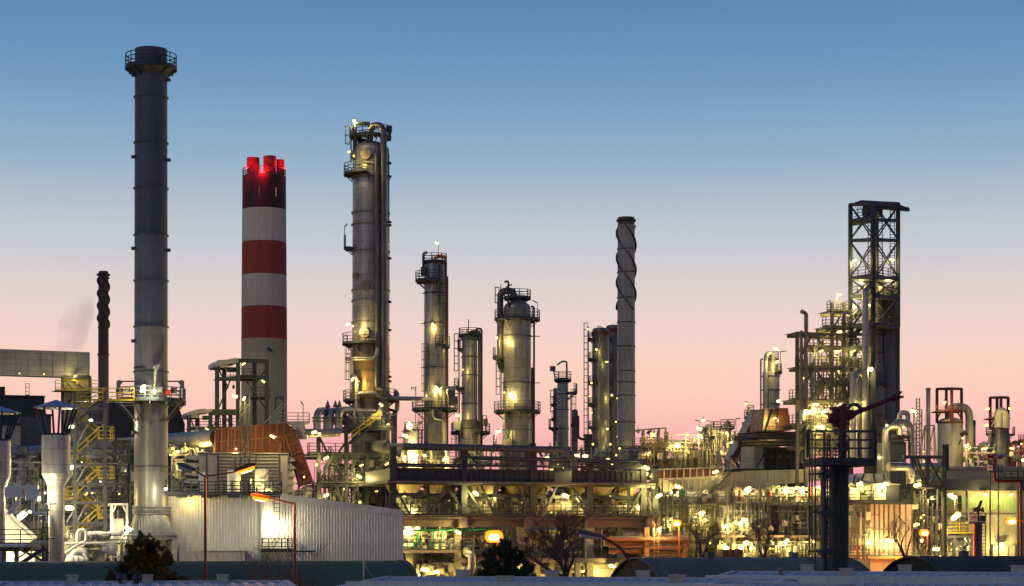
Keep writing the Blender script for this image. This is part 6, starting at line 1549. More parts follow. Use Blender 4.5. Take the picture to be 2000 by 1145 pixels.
for px in (1668, 1684, 1702, 1722): b.bar(FV2(px + 4, 926, -.05), FV2(px - 3 if px < 1700 else px + 8, 945, -.05), .14)
b.bar(FV2(1650, 945.5, -.4), FV2(1700, 945.5, -.4), .2); b.build('hood_rib', M['steel'], t)
MB().slab(FV2(1655, 947, 2.2), FV2(1714, 979, 2.2), .3).build('back_wall', M['cream'], t)
pipe_bank(FV2, 'pipes and gauges on the lit heater deck under the hood', 1658, 1714, 948, 979, .2, 2, 6, 10, 141, PM2, valves=10, boxes=6)
pipe_bank(FV2, 'upright pipes between the fire monitor tower and the pink heater', 1658, 1698, 988, 1090, .2, 3, 6, 10, 142, PM2 + ['fire_red'], valves=8, boxes=4)
t = thing('bent_duct', FV2(1760, 912, -1), 'big silver pipe bending down above the control cabin', 'pipe'); pipe(t, [FV2(1735, 912, -.5), FV2(1778, 911, -.5), FV2(1779, 945, -.5)], .46, 'clad_pipe', 1.5, 18)
FP = Plane(1810, 226)
t = thing('hairpin_pipe', FP(1815, 925, 0), 'silver hairpin pipe seen through the lattice tower', 'pipe'); pipe(t, [FP(1780, 912, 0), FP(1840, 911, 0), FP(1841, 937, 0), FP(1757, 937, 0)], .40, 'clad_pipe', 1.0, 16)
pipe(t, [FP(1748, 947, -1), FP(1748, 926, -1), FP(1760, 926, 0)], .34, 'clad_pipe', .6, 12)
t = steel_frame(Plane(1812, 216), 'dark lattice pipe tower with crossed braces, left of the cream hall', 'lattice_tower', [(1782, 893), (1811, 893), (1844, 893)], 0, 5,
    [(979, 1770, 1846), (1000, 1775, 1846), (1055, 1785, 1846, False)], [((1784, 895), (1806, 950)), ((1811, 950), (1790, 895)), ((1813, 895), (1842, 950)), ((1842, 898), (1815, 950)), ((1812, 978), (1842, 948)), ((1813, 950), (1842, 975)), ((1813, 1000), (1842, 978)), ((1843, 1060), (1812, 1000)), ((1812, 1055), (1842, 1003)), ((1783, 1005), (1810, 985)), ((1783, 1040), (1810, 1003)), ((1813, 1085), (1842, 1058))], m='steel', w=.36)
F_ = Plane(1812, 216); MB().bar(F_(1764, 893), F_(1847, 893), .4, .35).build('top_beam', M['steel'], t)
for py in (950, 975, 1003): MB().bar(F_(1812, py), F_(1844, py), .3).build('beam', M['steel'], t)
b = MB(); b.hbar(F_(1847, 920, 1), F_(1847, 868, 1), .5, .5); one(b, 'stub_column', M['steel'], F_(1847, 920, 1), 'short dark upright standing on the left end of the cream hall roof', 'post')
pipe_bank(Plane(1812, 218), 'pipework inside the dark lattice tower', 1770, 1846, 985, 1095, 1, 5, 10, 10, 143, PM2, valves=10, boxes=8)

# cream hall
FBd = Plane(1920, 240, 8)
t = thing('cream_hall', FBd.down(1925), 'large cream hall with green glazing band and slate fascia at the right edge', 'building')
MB().slab(FBd(1846, 958), FBd.down(2060), 25, FBd.n).build('wall', M['cream'], t)
MB().slab(FBd(1846, 936, -.8), FBd(1988, 957.6, -.8), 24, FBd.n).build('fascia', M['fascia'], t); MB().slab(FBd(1988.3, 936, 2.2), FBd(2060, 957.6, 2.2), 20, FBd.n).build('fascia', M['fascia'], t)
MB().slab(FBd(1844, 913, 1), FBd(2060, 935.6, 1), 22, FBd.n).build('parapet', M['concrete'], t)
b = MB(); b.bar(FBd(1844, 914, .9), FBd(2060, 914, .9), .25, .3); b.bar(FBd(1844, 934, .8), FBd(2060, 934, .8), .25, .3); b.build('coping', M['stackconc'], t)
for x0, x1 in ((1849, 1890), (1892, 1930), (1933, 1984)): MB().slab(FBd(x0, 973, -.06), FBd(x1, 998, -.06), .1, FBd.n).build('window', M['glassgreen'], t)
for px in (1890.8, 1986): MB().slab(FBd(px - 1, 960, -.2), FBd.down(px + 1, -.2), .25, FBd.n).build('downpipe', M['stackconc'], t)
MB().bar(FBd(1846, 1000, -.12), FBd(1986, 1000, -.12), .2).build('sill', M['stackconc'], t)
o = MB().slab(FBd(1941, 1066, -.12), FBd.down(1981, -.12), .1, FBd.n).build('gate', M['beige_wall'], t); b = MB()
for px in (1940, 1954, 1968, 1982): b.bar(FBd(px, 1065, -.2), FBd.down(px, -.2), .16)
b.bar(FBd(1940, 1065, -.2), FBd(1982, 1065, -.2), .18); b.build('gate_frame', M['concrete'], o)
MB().slab(FBd(1988, 960, -.5), FBd.down(2060, -.5), .6, FBd.n).build('pilaster', M['bluewall'], t)
FQ = Plane(1880, 222)
t = steel_frame(FQ, 'small pale loading frame before the cream hall', 'steel_structure', [(1863, 1042), (1897, 1042)], 0, 3, [(1042, 1846, 1902), (1003, 1848, 1878)], [((1882, 1045), (1896, 1068))], m='galv', w=.3, railm='yellow')
pipe(t, [FQ(1874, 1040, 0), FQ(1874, 968, 0)], .2, 'steel_grey', .3, 10); pipe(t, [FQ(1876, 1012, 0), FQ(1880, 1016, 0), FQ(1888, 1018, 0)], .3, 'clad_dark', .5, 10)
MB().ladder(FQ(1853, 1042, .5), FQ(1853, 1000, 0).z, -FQ.n, False).build('ladder', M['white'], t)
pipe_bank(FQ, 'low pipework under the small pale loading frame', 1846, 1905, 1048, 1095, .5, 3, 6, 8, 144, PM2, valves=8, boxes=6)

# fire monitors
def gun(root, p, r, F, tip, m='redpaint', sc=1.0):
    """valve body, elbow and barrel of a water monitor at p, muzzle at tip"""
    b = MB(); b.tube([p, p + Z * 1.1 * sc], r * 1.2, 12); b.tube([p + Z * .25 * sc, p + Z * .45 * sc], r * 1.9, 12); b.tube([p + Z * .8 * sc, p + Z * .95 * sc], r * 1.8, 12)
    b.build('riser', M[m], root)
    q = p + Z * 1.25 * sc; b = MB(); b.tube([q - F.u * .5 * sc, q + F.u * .5 * sc], r * 1.3, 12); b.tube([q - Z * .2 * sc, q + Z * .3 * sc], r * 1.6, 12); b.tube([q + F.u * .5 * sc, q + F.u * .62 * sc], r * 2, 12); b.tube([q - F.u * .62 * sc, q - F.u * .5 * sc], r * 2, 12); b.build('swivel', M[m], root)
    d = (tip - q); b = MB(); b.tube([q, q + d * .06, q + d * .12, q + d * .3, q + d * .86], [r * 1.7, r * 1.8, r * 1.5, r * 1.25, r * 0.9], 12)
    return b, q, d
# the tall one in front
Y = 90.0; s = S(Y); cx = 1640.0; c = C(cx, Y)
t = thing('monitor_tower', base(cx, Y), 'nearest dark fire monitor tower with caged ladder and red water cannon', 'fire monitor')
MB().lathe(c, [(17.5 * s, 0), (17.3 * s, zpx(909, Y))], 32).build('pillar', M['monitor'], t)
MB().lathe(c, [(17.5 * s, zpx(909.5, Y)), (18.5 * s, zpx(905, Y)), (18.5 * s, zpx(900, Y))], 32).build('collar', M['monitor'], t)
FMo = Plane(1660, 89.3, 10)
o = MB().slab(FMo(1605, 893.5, -1.3), FMo(1712, 909, -1.3), 2.5, FMo.n).build('platform', M['monitor'], t)
pts = [FMo(1577, 893, -1.2), FMo(1710, 893, -1.2), FMo(1710, 893, 1.1), FMo(1577, 893, 1.1)]
b = MB()
for a, e in ((pts[0], pts[1]), (pts[1], pts[2]), (pts[3], pts[2]), (pts[0], pts[3])):
    L = (e - a).length; k = max(1, round(L / .78))
    for i in range(k + 1): b.bar(a + (e - a) * (i / k), a + (e - a) * (i / k) + Z * 1.12, .075)
    for z in (.38, .75, 1.12): b.bar(a + Z * z, e + Z * z, .07)
b.build('railing', M['steel'], o)
b = MB(); p0 = FMo(1606, 893, -.6)
for px, d in ((1581, -1.1), (1592, -1.1), (1609, -.8), (1586, .6)): b.bar(FMo.down(px, d), FMo(px, 846, d), .055)
for px, d in ((1608, -.5),): b.bar(FMo.down(px, d), FMo(px, 893, d), .19)
for px in (1616, 1621): b.bar(FMo.down(px, -.6), FMo(px, 850, -.6), .06)
for py in (926, 1001, 1077, 1150):
    b.bar(FMo(1580, py, -1.1), FMo(1622, py, -1.1), .07, .1); b.bar(FMo(1580, py, -1.1), FMo(1586, py, .6), .07, .1); b.bar(FMo(1586, py, .6), FMo(1622, py, .6), .07, .1)
    b.box(FMo(1613, py + 1, -.6), .5, .5, .3, FMo.u, FMo.n)
py = 905
while py < 1300: b.bar(FMo(1616, py, -.6), FMo(1621, py, -.6), .05); b.bar(FMo(1608, py, -.75), FMo(1617, py, -.75), .04); py += 11.5
b.build('ladder_cage', M['steel'], t)
pr = FMo(1645, 893, -.2); r0 = .15
b = MB(); b.tube([pr - Z * .1, FMo(1645, 834, -.2)], .19, 14)
b.tube([FMo(1645, 872, -.2), FMo(1645, 866, -.2)], .3, 14); b.build('riser', M['redpaint'], t)
b = MB(); b.tube([FMo(1628, 819, -.2), FMo(1660, 811, -.2)], .22, 14); b.tube([FMo(1632, 834, -.2), FMo(1632, 800, -.2)], .16, 12); b.tube([FMo(1645, 838, -.2), FMo(1645, 795, -.2)], .24, 14)
b.tube([FMo(1624, 821, -.2), FMo(1628, 819, -.2)], .3, 14); b.tube([FMo(1617, 823, -.2), FMo(1624, 821, -.2)], .12, 10); b.tube([FMo(1640, 797, -.2), FMo(1652, 793, -.2)], .12, 10)
b.tube([FMo(1632, 800, -.2), FMo(1632, 796, -.2)], .26, 12); b.tube([FMo(1645, 830, -.2), FMo(1645, 826, -.2)], .34, 14); b.build('swivel', M['redpaint'], t)
b = MB(); b.tube([FMo(1655, 813, -.2), FMo(1662, 810, -.2), FMo(1670, 807, -.2), FMo(1710, 791, -.2), FMo(1742, 778.5, -.2)], [.17, .23, .12, .10, .09], 14)
b.tube([FMo(1740, 779, -.2), FMo(1748, 776, -.2)], .16, 14)
b.tube([FMo(1746, 777, -.2), FMo(1761, 765, -.2)], [.11, .045], 10); b.tube([FMo(1746, 777, -.2), FMo(1765, 775, -.2)], [.11, .045], 10); b.build('barrel', M['redpaint'], t)
b = MB(); b.tube([FMo(1651, 800, -.2), FMo(1664, 790, -.2), FMo(1676, 791, -.2), FMo(1682, 800, -.2)], .075, 10, .3); b.build('bypass_hose', M['steel'], t)
b = MB(); b.tube([FMo(1653, 870, -.6), FMo(1650, 855, -.6), FMo(1656, 850, -.6), FMo(1658, 872, -.6), FMo(1652, 884, -.6)], .035, 8, .3); b.build('control_cable', M['steel'], t)
# number 195
FN = Plane(1912, 205, 6)
t = thing('monitor_post', FN.down(1912), 'blue grey fire monitor post carrying the number sign 195', 'fire monitor', 'numbered fire monitors')
MB().slab(FN(1907, 1023, 0), FN.down(1917, 0), .55, FN.n).build('post', M['bluewall'], t)
o = MB().slab(FN(1893, 1018.5, -.4), FN(1925, 1023, -.4), 1.4, FN.n).build('platform', M['bluewall'], t)
MB().slab(FN(1914, 1007, -.42), FN(1925, 1018, -.42), .05, FN.n).build('mesh_panel', M['fascia'], o); MB().rail([FN(1925, 1018, -.4), FN(1925, 1018, .9), FN(1894, 1018, .9)], .8).build('railing', M['steel'], o)
pipe(t, [FN(1904, 1095, -.1), FN(1904, 1023, -.1)], .16, 'fire_red', .2, 12)
MB().ladder(FN(1921, 1095, .3), FN(1921, 1020, .3).z, -FN.n, False, .4).build('ladder', M['steel'], t)
sg = MB().slab(FN(1894, 1006, -.5), FN(1909, 1018, -.5), .05, FN.n).build('sign', M['white'], t); text('195', FN(1901.5, 1012, -.52), .42, FN, M['signred'], sg)
pm = FN(1910, 1018, .2); b, qg, dg = gun(t, pm, .13, FN, FN(1918, 975, .2), 'stackbrown', .9); b.build('barrel', M['stackbrown'], t); MB().tube([FN(1914, 995, .2), FN(1919, 994, .2), FN(1920, 1000, .2)], .1, 8, .2).build('lever', M['stackbrown'], t)
# number 192
FO = Plane(1945, 212, 6)
t = thing('monitor_stand', FO.down(1945), 'red fire monitor on a railed gantry carrying the number sign 192', 'fire monitor', 'numbered fire monitors')
for px in (1934, 1950, 1988): MB().bar(FO.down(px, .6), FO(px, 910, .6), .1).build('post', M['steel'], t)
o = MB().slab(FO(1932, 922, 0), FO(1958, 923.5, 0), 1.3, FO.n).build('platform', M['steel'], t); MB().rail([FO(1932, 922, 0), FO(1957, 922, 0)], .75, .6).build('railing', M['steel'], o)
o = MB().slab(FO(1942, 935, 0), FO(2012, 936.5, 0), 1.3, FO.n).build('platform', M['steel'], t); MB().rail([FO(1950, 935, 0), FO(2012, 935, 0)], .75, .7).build('railing', M['steel'], o)
pipe(t, [FO(1942, 922, .3), FO(1942, 940, .3), FO(1993, 940, .3), FO(1994, 1095, .3)], .17, 'redpaint', .4, 12)
pm = FO(1942, 922, .3); b, qg, dg = gun(t, pm, .14, FO, FO(1974, 888, .3), 'redpaint', 1.25); b.build('barrel', M['galv'], t)
sg = MB().slab(FO(1929, 909, -.1), FO(1939, 919, -.1), .05, FO.n).build('sign', M['white'], t); text('192', FO(1934, 914, -.12), .36, FO, M['signred'], sg)

# far vessels on the right
Y = 390.0; s = S(Y); q = lambda px, py, d=0.0: W(px, py, Y - d)
t = thing('far_vessel', base(1856, Y), 'broad domed vessel with a fat looped pipe in the far right background', 'vessel', 'far domed vessels')
shell(t, 1856, Y, [(826, 24.5)], M['stackconc'], 'shell', head=.42); bands(t, 1856, Y, [826], 24.6, M['redsteel'], .3, .1, 'rim_ring')
pipe(t, [q(1856, 825), q(1854, 795, 0), q(1893, 795, 0), q(1894, 950, 0)], .75, 'stackconc', 2.6, 18, 'loop_pipe')
pipe(t, [q(1875, 848, 2), q(1889, 848, 1)], .25, 'steel', .3, 8); pipe(t, [q(1872, 868, 2), q(1884, 842, 1)], .25, 'steel', .3, 8)
def red_tower(x0, x1, y0, y1, yf, label):
    t = thing('red_tower', base((x0 + x1) / 2, Y), label, 'steel frame', 'red frames over the far vessels')
    xs = [x0, x0 + (x1 - x0) * .38, x0 + (x1 - x0) * .6, x1]
    for x, d in zip(xs, (0, -3, 3, 0)): MB().bar(q(x, y1, d), q(x, y0 + (.8 if d == 0 else 0), d), .42).build('column', M['redsteel'], t)
    P = [q(xs[0], y0 + 1, 0), q(xs[2], y0, 3), q(xs[3], y0 + .8, 0), q(xs[1], y0 + 1, -3)]
    b = MB()
    for i in range(4): b.bar(P[i], P[(i + 1) % 4], .45)
    b.build('top_beam', M['redsteel'], t)
    b = MB(); b.slab(q(x0 - 1, yf, 3), q(x1 + 5, yf + 2, 3), 5, Vec((0, 1, 0))); o = b.build('deck', M['redsteel'], t); MB().rail([q(x0 - 1, yf, 3), q(x1, yf, 3)], .9, 1.5).build('railing', M['redsteel'], o)
    for a, e in (((x0, yf + 16), (x0 + 8, yf + 3)), ((x1, yf + 16), (x1 - 8, yf + 3))): MB().bar(q(*a), q(*e), .25).build('brace', M['redsteel'], t)
    return t
red_tower(1830, 1878, 759, 826, 802, 'red frame standing over the broad domed vessel')
t = thing('far_vessel', base(1954, Y), 'flared bottle shaped vessel with red frame in the far right background', 'vessel', 'far domed vessels')
shell(t, 1954, Y, [(912, 29), (898, 28), (880, 24), (862, 19), (845, 17), (832, 16)], M['clad_dark'], 'shell', head=.6)
pipe(t, [q(1950, 835, 3), q(1950, 808, 3), q(1956, 802, 3), q(1963, 810, 3), q(1963, 836, 3)], .8, 'stackconc', 1.2, 14, 'loop_pipe')
plat(t, 1954, Y, 848, 17, 28, 150, 220, 'steel', h=1.3); plat(t, 1954, Y, 848, 17, 28, -40, 20, 'steel', h=1.3)
pipe(t, [q(1934, 842, 3), q(1933, 866, 3), q(1913, 867, 3), q(1913, 900, 3)], .32, 'steel_grey', .8, 10)
red_tower(1934, 1969, 776, 840, 816, 'red frame standing over the flared bottle shaped vessel')
t = thing('far_stack', base(1813, Y), 'thin pale stack with guy frame left of the broad domed vessel', 'smokestack'); shell(t, 1813, Y, [(760, 4.2), (758, 3.6)], M['stackconc'], n=20); bands(t, 1813, Y, [760], 4.3, M['redsteel'], .2, .1)
for a, e in (((1795, 900), (1806, 832)), ((1830, 900), (1824, 832)), ((1806, 832), (1825, 831)), ((1806, 832), (1820, 880)), ((1824, 832), (1812, 890)), ((1806, 900), (1806, 832)), ((1825, 900), (1825, 832))): MB().bar(q(*a, 1), q(*e, 1), .2).build('guy_strut', M['clad_brown'], t)
t = thing('far_stack', base(1902, Y + 6), 'stubby pale stack with dark mouth right of the looped pipe', 'smokestack'); shell(t, 1902, Y + 6, [(822, 3.5)], M['stackconc'], n=20); shell(t, 1902, Y + 6, [(832, 3.7), (821, 3.7)], M['steel'], 'mouth', foot=None, n=20)
t = thing('lattice_mast', base(1794, Y), 'pale lattice mast far behind the shiny loop pipes', 'mast'); b = MB()
for px in (1785, 1790, 1796, 1800): b.bar(q(px, 930), q(px, 778 if px in (1790, 1796) else 800), .18)
for py in range(780, 920, 7): b.bar(q(1790, py), q(1796, py), .12)
for py in range(800, 920, 14): b.bar(q(1785, py), q(1800, py + 14), .12); b.bar(q(1785, py), q(1800, py), .12)
b.build('lattice', M['stackconc'], t)
F_ = Plane(1940, 385, 5)
pipe_bank(F_, 'far pipework low between the two far vessels', 1880, 1945, 868, 915, 0, 5, 7, 9, 151, PM2, valves=8, boxes=6, rmax=.4); pipe_bank(F_, 'far pipework right of the flared vessel at the picture edge', 1975, 2010, 860, 915, 0, 5, 7, 7, 152, ['redsteel', 'stackconc', 'steel'], valves=6, boxes=5, rmax=.4)
t = steel_frame(F_, 'far railed deck behind the flared vessel at the right edge', 'steel_structure', [(1976, 880), (1994, 860), (2008, 860)], 0, 4, [(882, 1972, 2012), (860, 1992, 2010)], m='redsteel', w=.3)

# ------------------------------------------------------------------ LEFT yard clutter behind and between the hooded vents
FK = Plane(100, 200)
t = thing('yard_wall', FK.down(120, 6), 'long low beige wall behind the hooded vents and stair tower', 'wall'); MB().slab(FK(-20, 1018, 6), FK.down(345, 6), .5).build('wall_sheet', M['beige_wall'], t)
pipe_bank(Plane(60, 215), 'tall pipework at the left edge behind the hooded vents', -10, 90, 880, 1015, 0, 6, 16, 16, 161, PM, valves=20, boxes=12, rmax=.3)
pipe_bank(Plane(180, 212), 'tall pipework behind the stair tower', 120, 262, 880, 1015, 0, 6, 16, 22, 162, PM, valves=20, boxes=10, rmax=.3)
t = steel_frame(Plane(70, 222), 'brown steel pipe rack behind the hooded vents', 'pipe_rack', [(24, 890), (52, 905), (75, 905)], 0, 5, [(925, 15, 90), (960, 15, 90), (985, 15, 90)], [((25, 925), (50, 960)), ((52, 925), (75, 960))], m='steel', w=.3)
t = steel_frame(Plane(230, 205), 'dark trussed pipe bridge left of the tallest stack', 'pipe_bridge', [(224, 856), (251, 858)], 0, 4, [(858, 222, 254, False), (925, 212, 258), (985, 205, 262)], [((226, 862), (250, 912)), ((250, 862), (228, 905)), ((226, 930), (250, 980))], m='steel', w=.4)
F_ = Plane(200, 210)
for i, (y, x0, x1, r, m) in enumerate(((945, 60, 262, .45, 'steel_grey'), (962, 130, 262, .4, 'clad_pipe'), (978, 20, 262, .35, 'steel_grey'), (955, 195, 330, .35, 'clad_dark'))):
    t = thing('process_pipe', F_(x0, y, 1), ('upper dark level pipe', 'pale level pipe', 'lower dark level pipe', 'short dark level pipe')[i] + ' behind the stair tower', 'pipe', 'level pipes behind the stair tower'); pipe(t, [F_(x0, y, 1 + i), F_(x1, y, 1 + i)], r, m, .5, 12)
    for k in range(4): MB().tube([F_(x0 + (x1 - x0) * (k + .5) / 4, y, 1 + i), F_(x0 + (x1 - x0) * (k + .5) / 4 + 1.5, y, 1 + i)], r + .08, 12).build('flange', M['galv'], t)
vessel(43, 215, 8.5, 875, 'grey banded vessel between the two hooded vents', 'clad', plats=[(890, 8, 13, 0, 360)])
t = thing('sample_stand', W(12, 1000, 158), 'white pipe stand with boxed gauges right of the left hooded vent', 'pipework'); q = lambda px, py, d=0.0: W(px, py, 158 - d)
for P in ([(14, 960), (14, 952), (55, 952)], [(27, 1004), (27, 950), (40, 950)], [(16, 1004), (38, 975), (38, 952)], [(64, 975), (64, 1003), (90, 1003)], [(55, 945), (55, 958)]): pipe(t, [q(*p) for p in P], .14, 'white', .3, 10)
for a in ((17, 962, .6, .8), (34, 962, .7, .8), (62, 962, .9, 1.2)): MB().box(q(a[0], a[1], .2), a[2], .5, a[3]).build('gauge_box', M['white'], t)
MB().drum(q(64, 968), q(64, 955), .3, 14).build('pot', M['white'], t)
F_ = Plane(50, 150)
t = steel_frame(F_, 'low railed deck with stairs at the lower left edge', 'access_deck', [(8, 1070), (32, 1070), (90, 1070)], 0, 4, [(1064, -10, 90)], [((35, 1072), (90, 1098)), ((90, 1072), (40, 1100))], m='steel_grey', w=.3, railm='steel')
flight(t, F_(36, 1105, -.8), F_(88, 1070, -.8), 1, F_.n, 'steel', 'yellow')
pipe(t, [F_(0, 1066, -.5), F_(74, 1066, -.5), F_(78, 1070, -.5), F_(66, 1072, -.5), F_(62, 1060, -.5), F_(92, 1060, -.5)], .16, 'white', .3, 10)
t = thing('white_gable', Plane(20, 175).down(20), 'white gabled shed blazing with light at the left edge', 'building'); F_ = Plane(20, 175)
MB().prism([F_(-30, 995), F_(8, 995), F_(68, 1050), F_(68, 1150), F_(-30, 1150)], F_.n * 6).build('wall', M['white'], t)
MB().bar(F_(6, 993, -.1), F_(72, 1053, -.1), .3, .3).build('verge_trim', M['galv'], t)
t = thing('ladder_mast', W(90, 1100, 163), 'dark caged ladder mast beside the nearer hooded vent duct', 'ladder'); q_ = base(88, 163); MB().ladder(q_, zpx(985, 163), Vec((0, -1, 0)), True, .5).build('ladder', M['steel'], t)
b = MB(); b.bar(W(84, 990, 163), W(84, 1140, 163), .12); b.bar(W(93, 990, 163), W(93, 1140, 163), .12); b.slab(W(80, 994, 163), W(93, 999, 163), .8, Vec((0, 1, 0))); b.build('frame', M['steel'], t)
for py in (985, 1052): pipe(t, [W(92, py, 162), W(108, py - 1, 161)], .06, 'steel', .2, 6)
F_ = Plane(235, 176)
t = thing('rusty_tank_frame', F_.down(235), 'peeling white tank in a pale frame at the foot of the tallest stack', 'tank')
MB().slab(F_(219, 1013, .3), F_(242, 1062, .3), 1.4).build('tank', M['offwhite'], t)
for px in (218, 248):
    for d in (0, 2): MB().hbar(F_.down(px, d), F_(px, 983, d), .2, .2).build('column', M['white'], t)
MB().slab(F_(216, 983, -.1), F_(250, 987, -.1), 2.3).build('top_beam', M['white'], t)
for a, e in (((220, 1000), (227, 988)), ((246, 1000), (240, 988))): MB().bar(F_(*a), F_(*e), .14).build('brace', M['white'], t)
o = MB().slab(F_(206, 1064, -1), F_(262, 1066, -1), 3).build('deck', M['steel_grey'], t); MB().rail([F_(206, 1090, -1), F_(262, 1090, -1)], 1.1).build('railing', M['yellow'], o)
MB().ladder(F_(236, 1092, -1.2), F_(236, 1062, -1.2).z, -F_.n, True).build('ladder', M['yellow'], t)
F_ = Plane(170, 170)
pipe_bank(F_, 'white low pipework at the foot of the stair tower', 132, 262, 1040, 1098, 0, 3, 9, 10, 163, ['white', 'offwhite', 'galv', 'clad_pipe'], valves=12, boxes=8)
t = thing('bent_pipes', F_.down(155, -1), 'cluster of bent white pipes right of the nearer hooded vent duct', 'pipework')
for P, r in (([(128, 1080), (155, 1062), (168, 1058), (168, 1035), (152, 1035), (152, 1058)], .12), ([(130, 1088), (160, 1068), (170, 1060)], .1), ([(143, 1098), (143, 1080), (150, 1077), (165, 1077), (167, 1095)], .3), ([(128, 1062), (205, 1061)], .12)): pipe(t, [F_(*p, -1) for p in P], r, 'white', .4, 12)
for px, py in ((151, 1050), (158, 1050), (163, 1048)): MB().box(F_(px, py, -.6), .35, .3, .8).build('gauge_box', M['white'], t)
t = thing('ground_tank', F_.down(140, -2), 'pale horizontal tank with banded jacket low beside the nearer hooded vent', 'tank'); MB().drum(F_(132, 1098, -2), F_(168, 1100, -2), .55, 24).build('shell', M['white'], t)
for px in (140, 150, 160): MB().tube([F_(px, 1098.5, -2), F_(px + 2, 1098.6, -2)], .6, 24).build('band', M['roofblue'], t)
FLb = Plane(340, 207)
pipe_bank(FLb, 'pipework right of the tallest stack, left of the louvred house', 332, 392, 875, 960, 1, 4, 8, 9, 164, PM, valves=10, boxes=6)
pipe_bank(Plane(430, 236), 'small pipework standing in the low canopy frame', 372, 470, 842, 885, 0, 3, 5, 8, 165, PM, valves=8, boxes=4)
pipe_bank(FB, 'pipework inside the braced frame below the tallest column', 625, 765, 895, 1000, 2, 5, 12, 16, 166, ['clad_pipe', 'clad_brown', 'galv', 'steel_grey'], valves=16, boxes=8)
pipe_bank(FB, 'pipes and valves on the upper decks of the braced frame', 680, 768, 800, 832, 1, 5, 4, 9, 167, ['clad_pipe', 'offwhite', 'galv'], valves=6, boxes=5)
pipe_bank(Plane(600, 226), 'low pipework between the louvred house and the braced frame', 570, 625, 940, 1000, 1, 4, 8, 5, 168, PM, valves=6, boxes=4)

# thin scaffolding, conduits and ladders hung in front of the furnace block and yard frames
def scaffold(F, label, px0, px1, py0, py1, d, rows, cols_, seed, m='steel_grey', group='conduit grids of the furnace yard'):
    rn = random.Random(seed); t = thing('conduit_grid', F.down((px0 + px1) / 2, d, 0), label, 'pipework', group)
    for i in range(cols_):
        x = px0 + (px1 - px0) * (i + rn.uniform(.1, .9)) / cols_; w = rn.uniform(.06, .13); dd = d + rn.uniform(-.3, .5)
        MB().bar(F(x, py1, dd), F(x, py0 + rn.uniform(0, .4) * (py1 - py0), dd), w).build('upright', M[rn.choice([m, m, 'galv', 'clad_brown'])], t)
    for i in range(rows):
        y = py0 + (py1 - py0) * (i + rn.uniform(.2, .8)) / rows; a = px0 + rn.uniform(0, .45) * (px1 - px0); e = px1 - rn.uniform(0, .45) * (px1 - px0)
        p, q = F(a, y, d - .1), F(e, y, d - .1); q.z = p.z
        MB().bar(p, q, rn.uniform(.06, .12)).build('rung_beam', M[rn.choice([m, m, 'galv'])], t)
    for i in range(max(1, cols_ // 7)):
        x = rn.uniform(px0, px1); MB().ladder(F(x, py1, d - .5), F(x, py0 + rn.uniform(0, .3) * (py1 - py0), d - .5).z, -F.n, rn.random() < .5, .45).build('ladder', M[m], t)
    for i in range(max(1, cols_ // 5)):
        a = rn.uniform(px0, px1 - 12); y = rn.uniform(py0, py1 - 16); MB().bar(F(a, y, d), F(a + rn.uniform(8, 14), y + rn.uniform(10, 16), d), .1).build('brace', M[m], t)
    for i in range(max(1, cols_ // 4)):
        q = F(rn.uniform(px0, px1), rn.uniform(py0, py1), d - .3); MB().box(q, rn.uniform(.3, .7), .25, rn.uniform(.4, .9), F.u, F.n).build('cabinet', M[rn.choice(['offwhite', 'steel_grey', 'cream', 'bluewall'])], t)
    return t
scaffold(FV, 'thin conduits and ladders on the furnace balcony right of the slanting stair', 1402, 1500, 956, 1044, -.6, 9, 20, 201)
scaffold(FV, 'thin conduits and ladders on the furnace wall left of the fire monitor tower', 1500, 1625, 956, 1044, .2, 9, 22, 202)
scaffold(FV, 'thin conduits along the ground below the lower furnace balcony', 1405, 1620, 1052, 1096, -.4, 5, 30, 203)
scaffold(FY2, 'thin conduits and ladders in front of the drum decks under the oxide red ducts', 1290, 1405, 955, 1046, -1.2, 8, 20, 204)
scaffold(FY2, 'thin conduits at ground level behind the orange pipe bridge', 1290, 1412, 1048, 1096, -1.0, 6, 20, 205)
scaffold(FV2, 'thin conduits and ladders between the fire monitor tower and pink heater wall', 1656, 1702, 985, 1092, -.6, 6, 12, 206)
scaffold(Plane(1812, 214), 'thin conduits and ladders right of the pink heater inside the lattice tower', 1784, 1846, 950, 1092, -.4, 8, 14, 207)
scaffold(FA, 'thin conduits over the low far pipe rack behind the table right end', 1242, 1400, 845, 912, -.6, 8, 26, 208, 'clad_brown')
scaffold(Plane(1400, 281), 'thin conduits and ladders around the small far vessels', 1362, 1478, 830, 915, -.6, 8, 20, 209, 'clad_brown')
scaffold(FT, 'thin conduits under the coolers in the left half of the table', 772, 1030, 962, 1005, 2.2, 7, 34, 210)
scaffold(FT, 'thin conduits under the coolers in the right half of the table', 1044, 1276, 962, 1005, 2.2, 7, 32, 211)
scaffold(FT, 'thin conduits under the main girder in the left half of the table', 800, 1015, 1032, 1094, 2.2, 8, 30, 212)
scaffold(FT, 'thin conduits under the main girder in the right half of the table', 1020, 1262, 1032, 1094, 2.2, 8, 30, 213)
scaffold(FX, 'thin conduits rising behind the left half of the cooler boxes', 770, 1000, 868, 912, -.5, 5, 26, 214)
scaffold(FX, 'thin conduits rising behind the right half of the cooler boxes', 1000, 1250, 872, 912, -.5, 5, 28, 215)
scaffold(Plane(180, 200), 'thin conduits and ladders behind the open stair tower', 120, 262, 880, 1090, 1, 14, 26, 216)
scaffold(Plane(60, 200), 'thin conduits and ladders behind the two hooded vents', -5, 92, 880, 1060, 1, 12, 20, 217)
scaffold(FB, 'thin conduits and ladders inside the braced frame under the tallest column', 612, 768, 890, 1000, 1.2, 9, 24, 218)
scaffold(FC, 'thin conduits and ladders on the decks of the stepped frame', 1558, 1690, 655, 900, .4, 12, 22, 219, 'steel_olive')
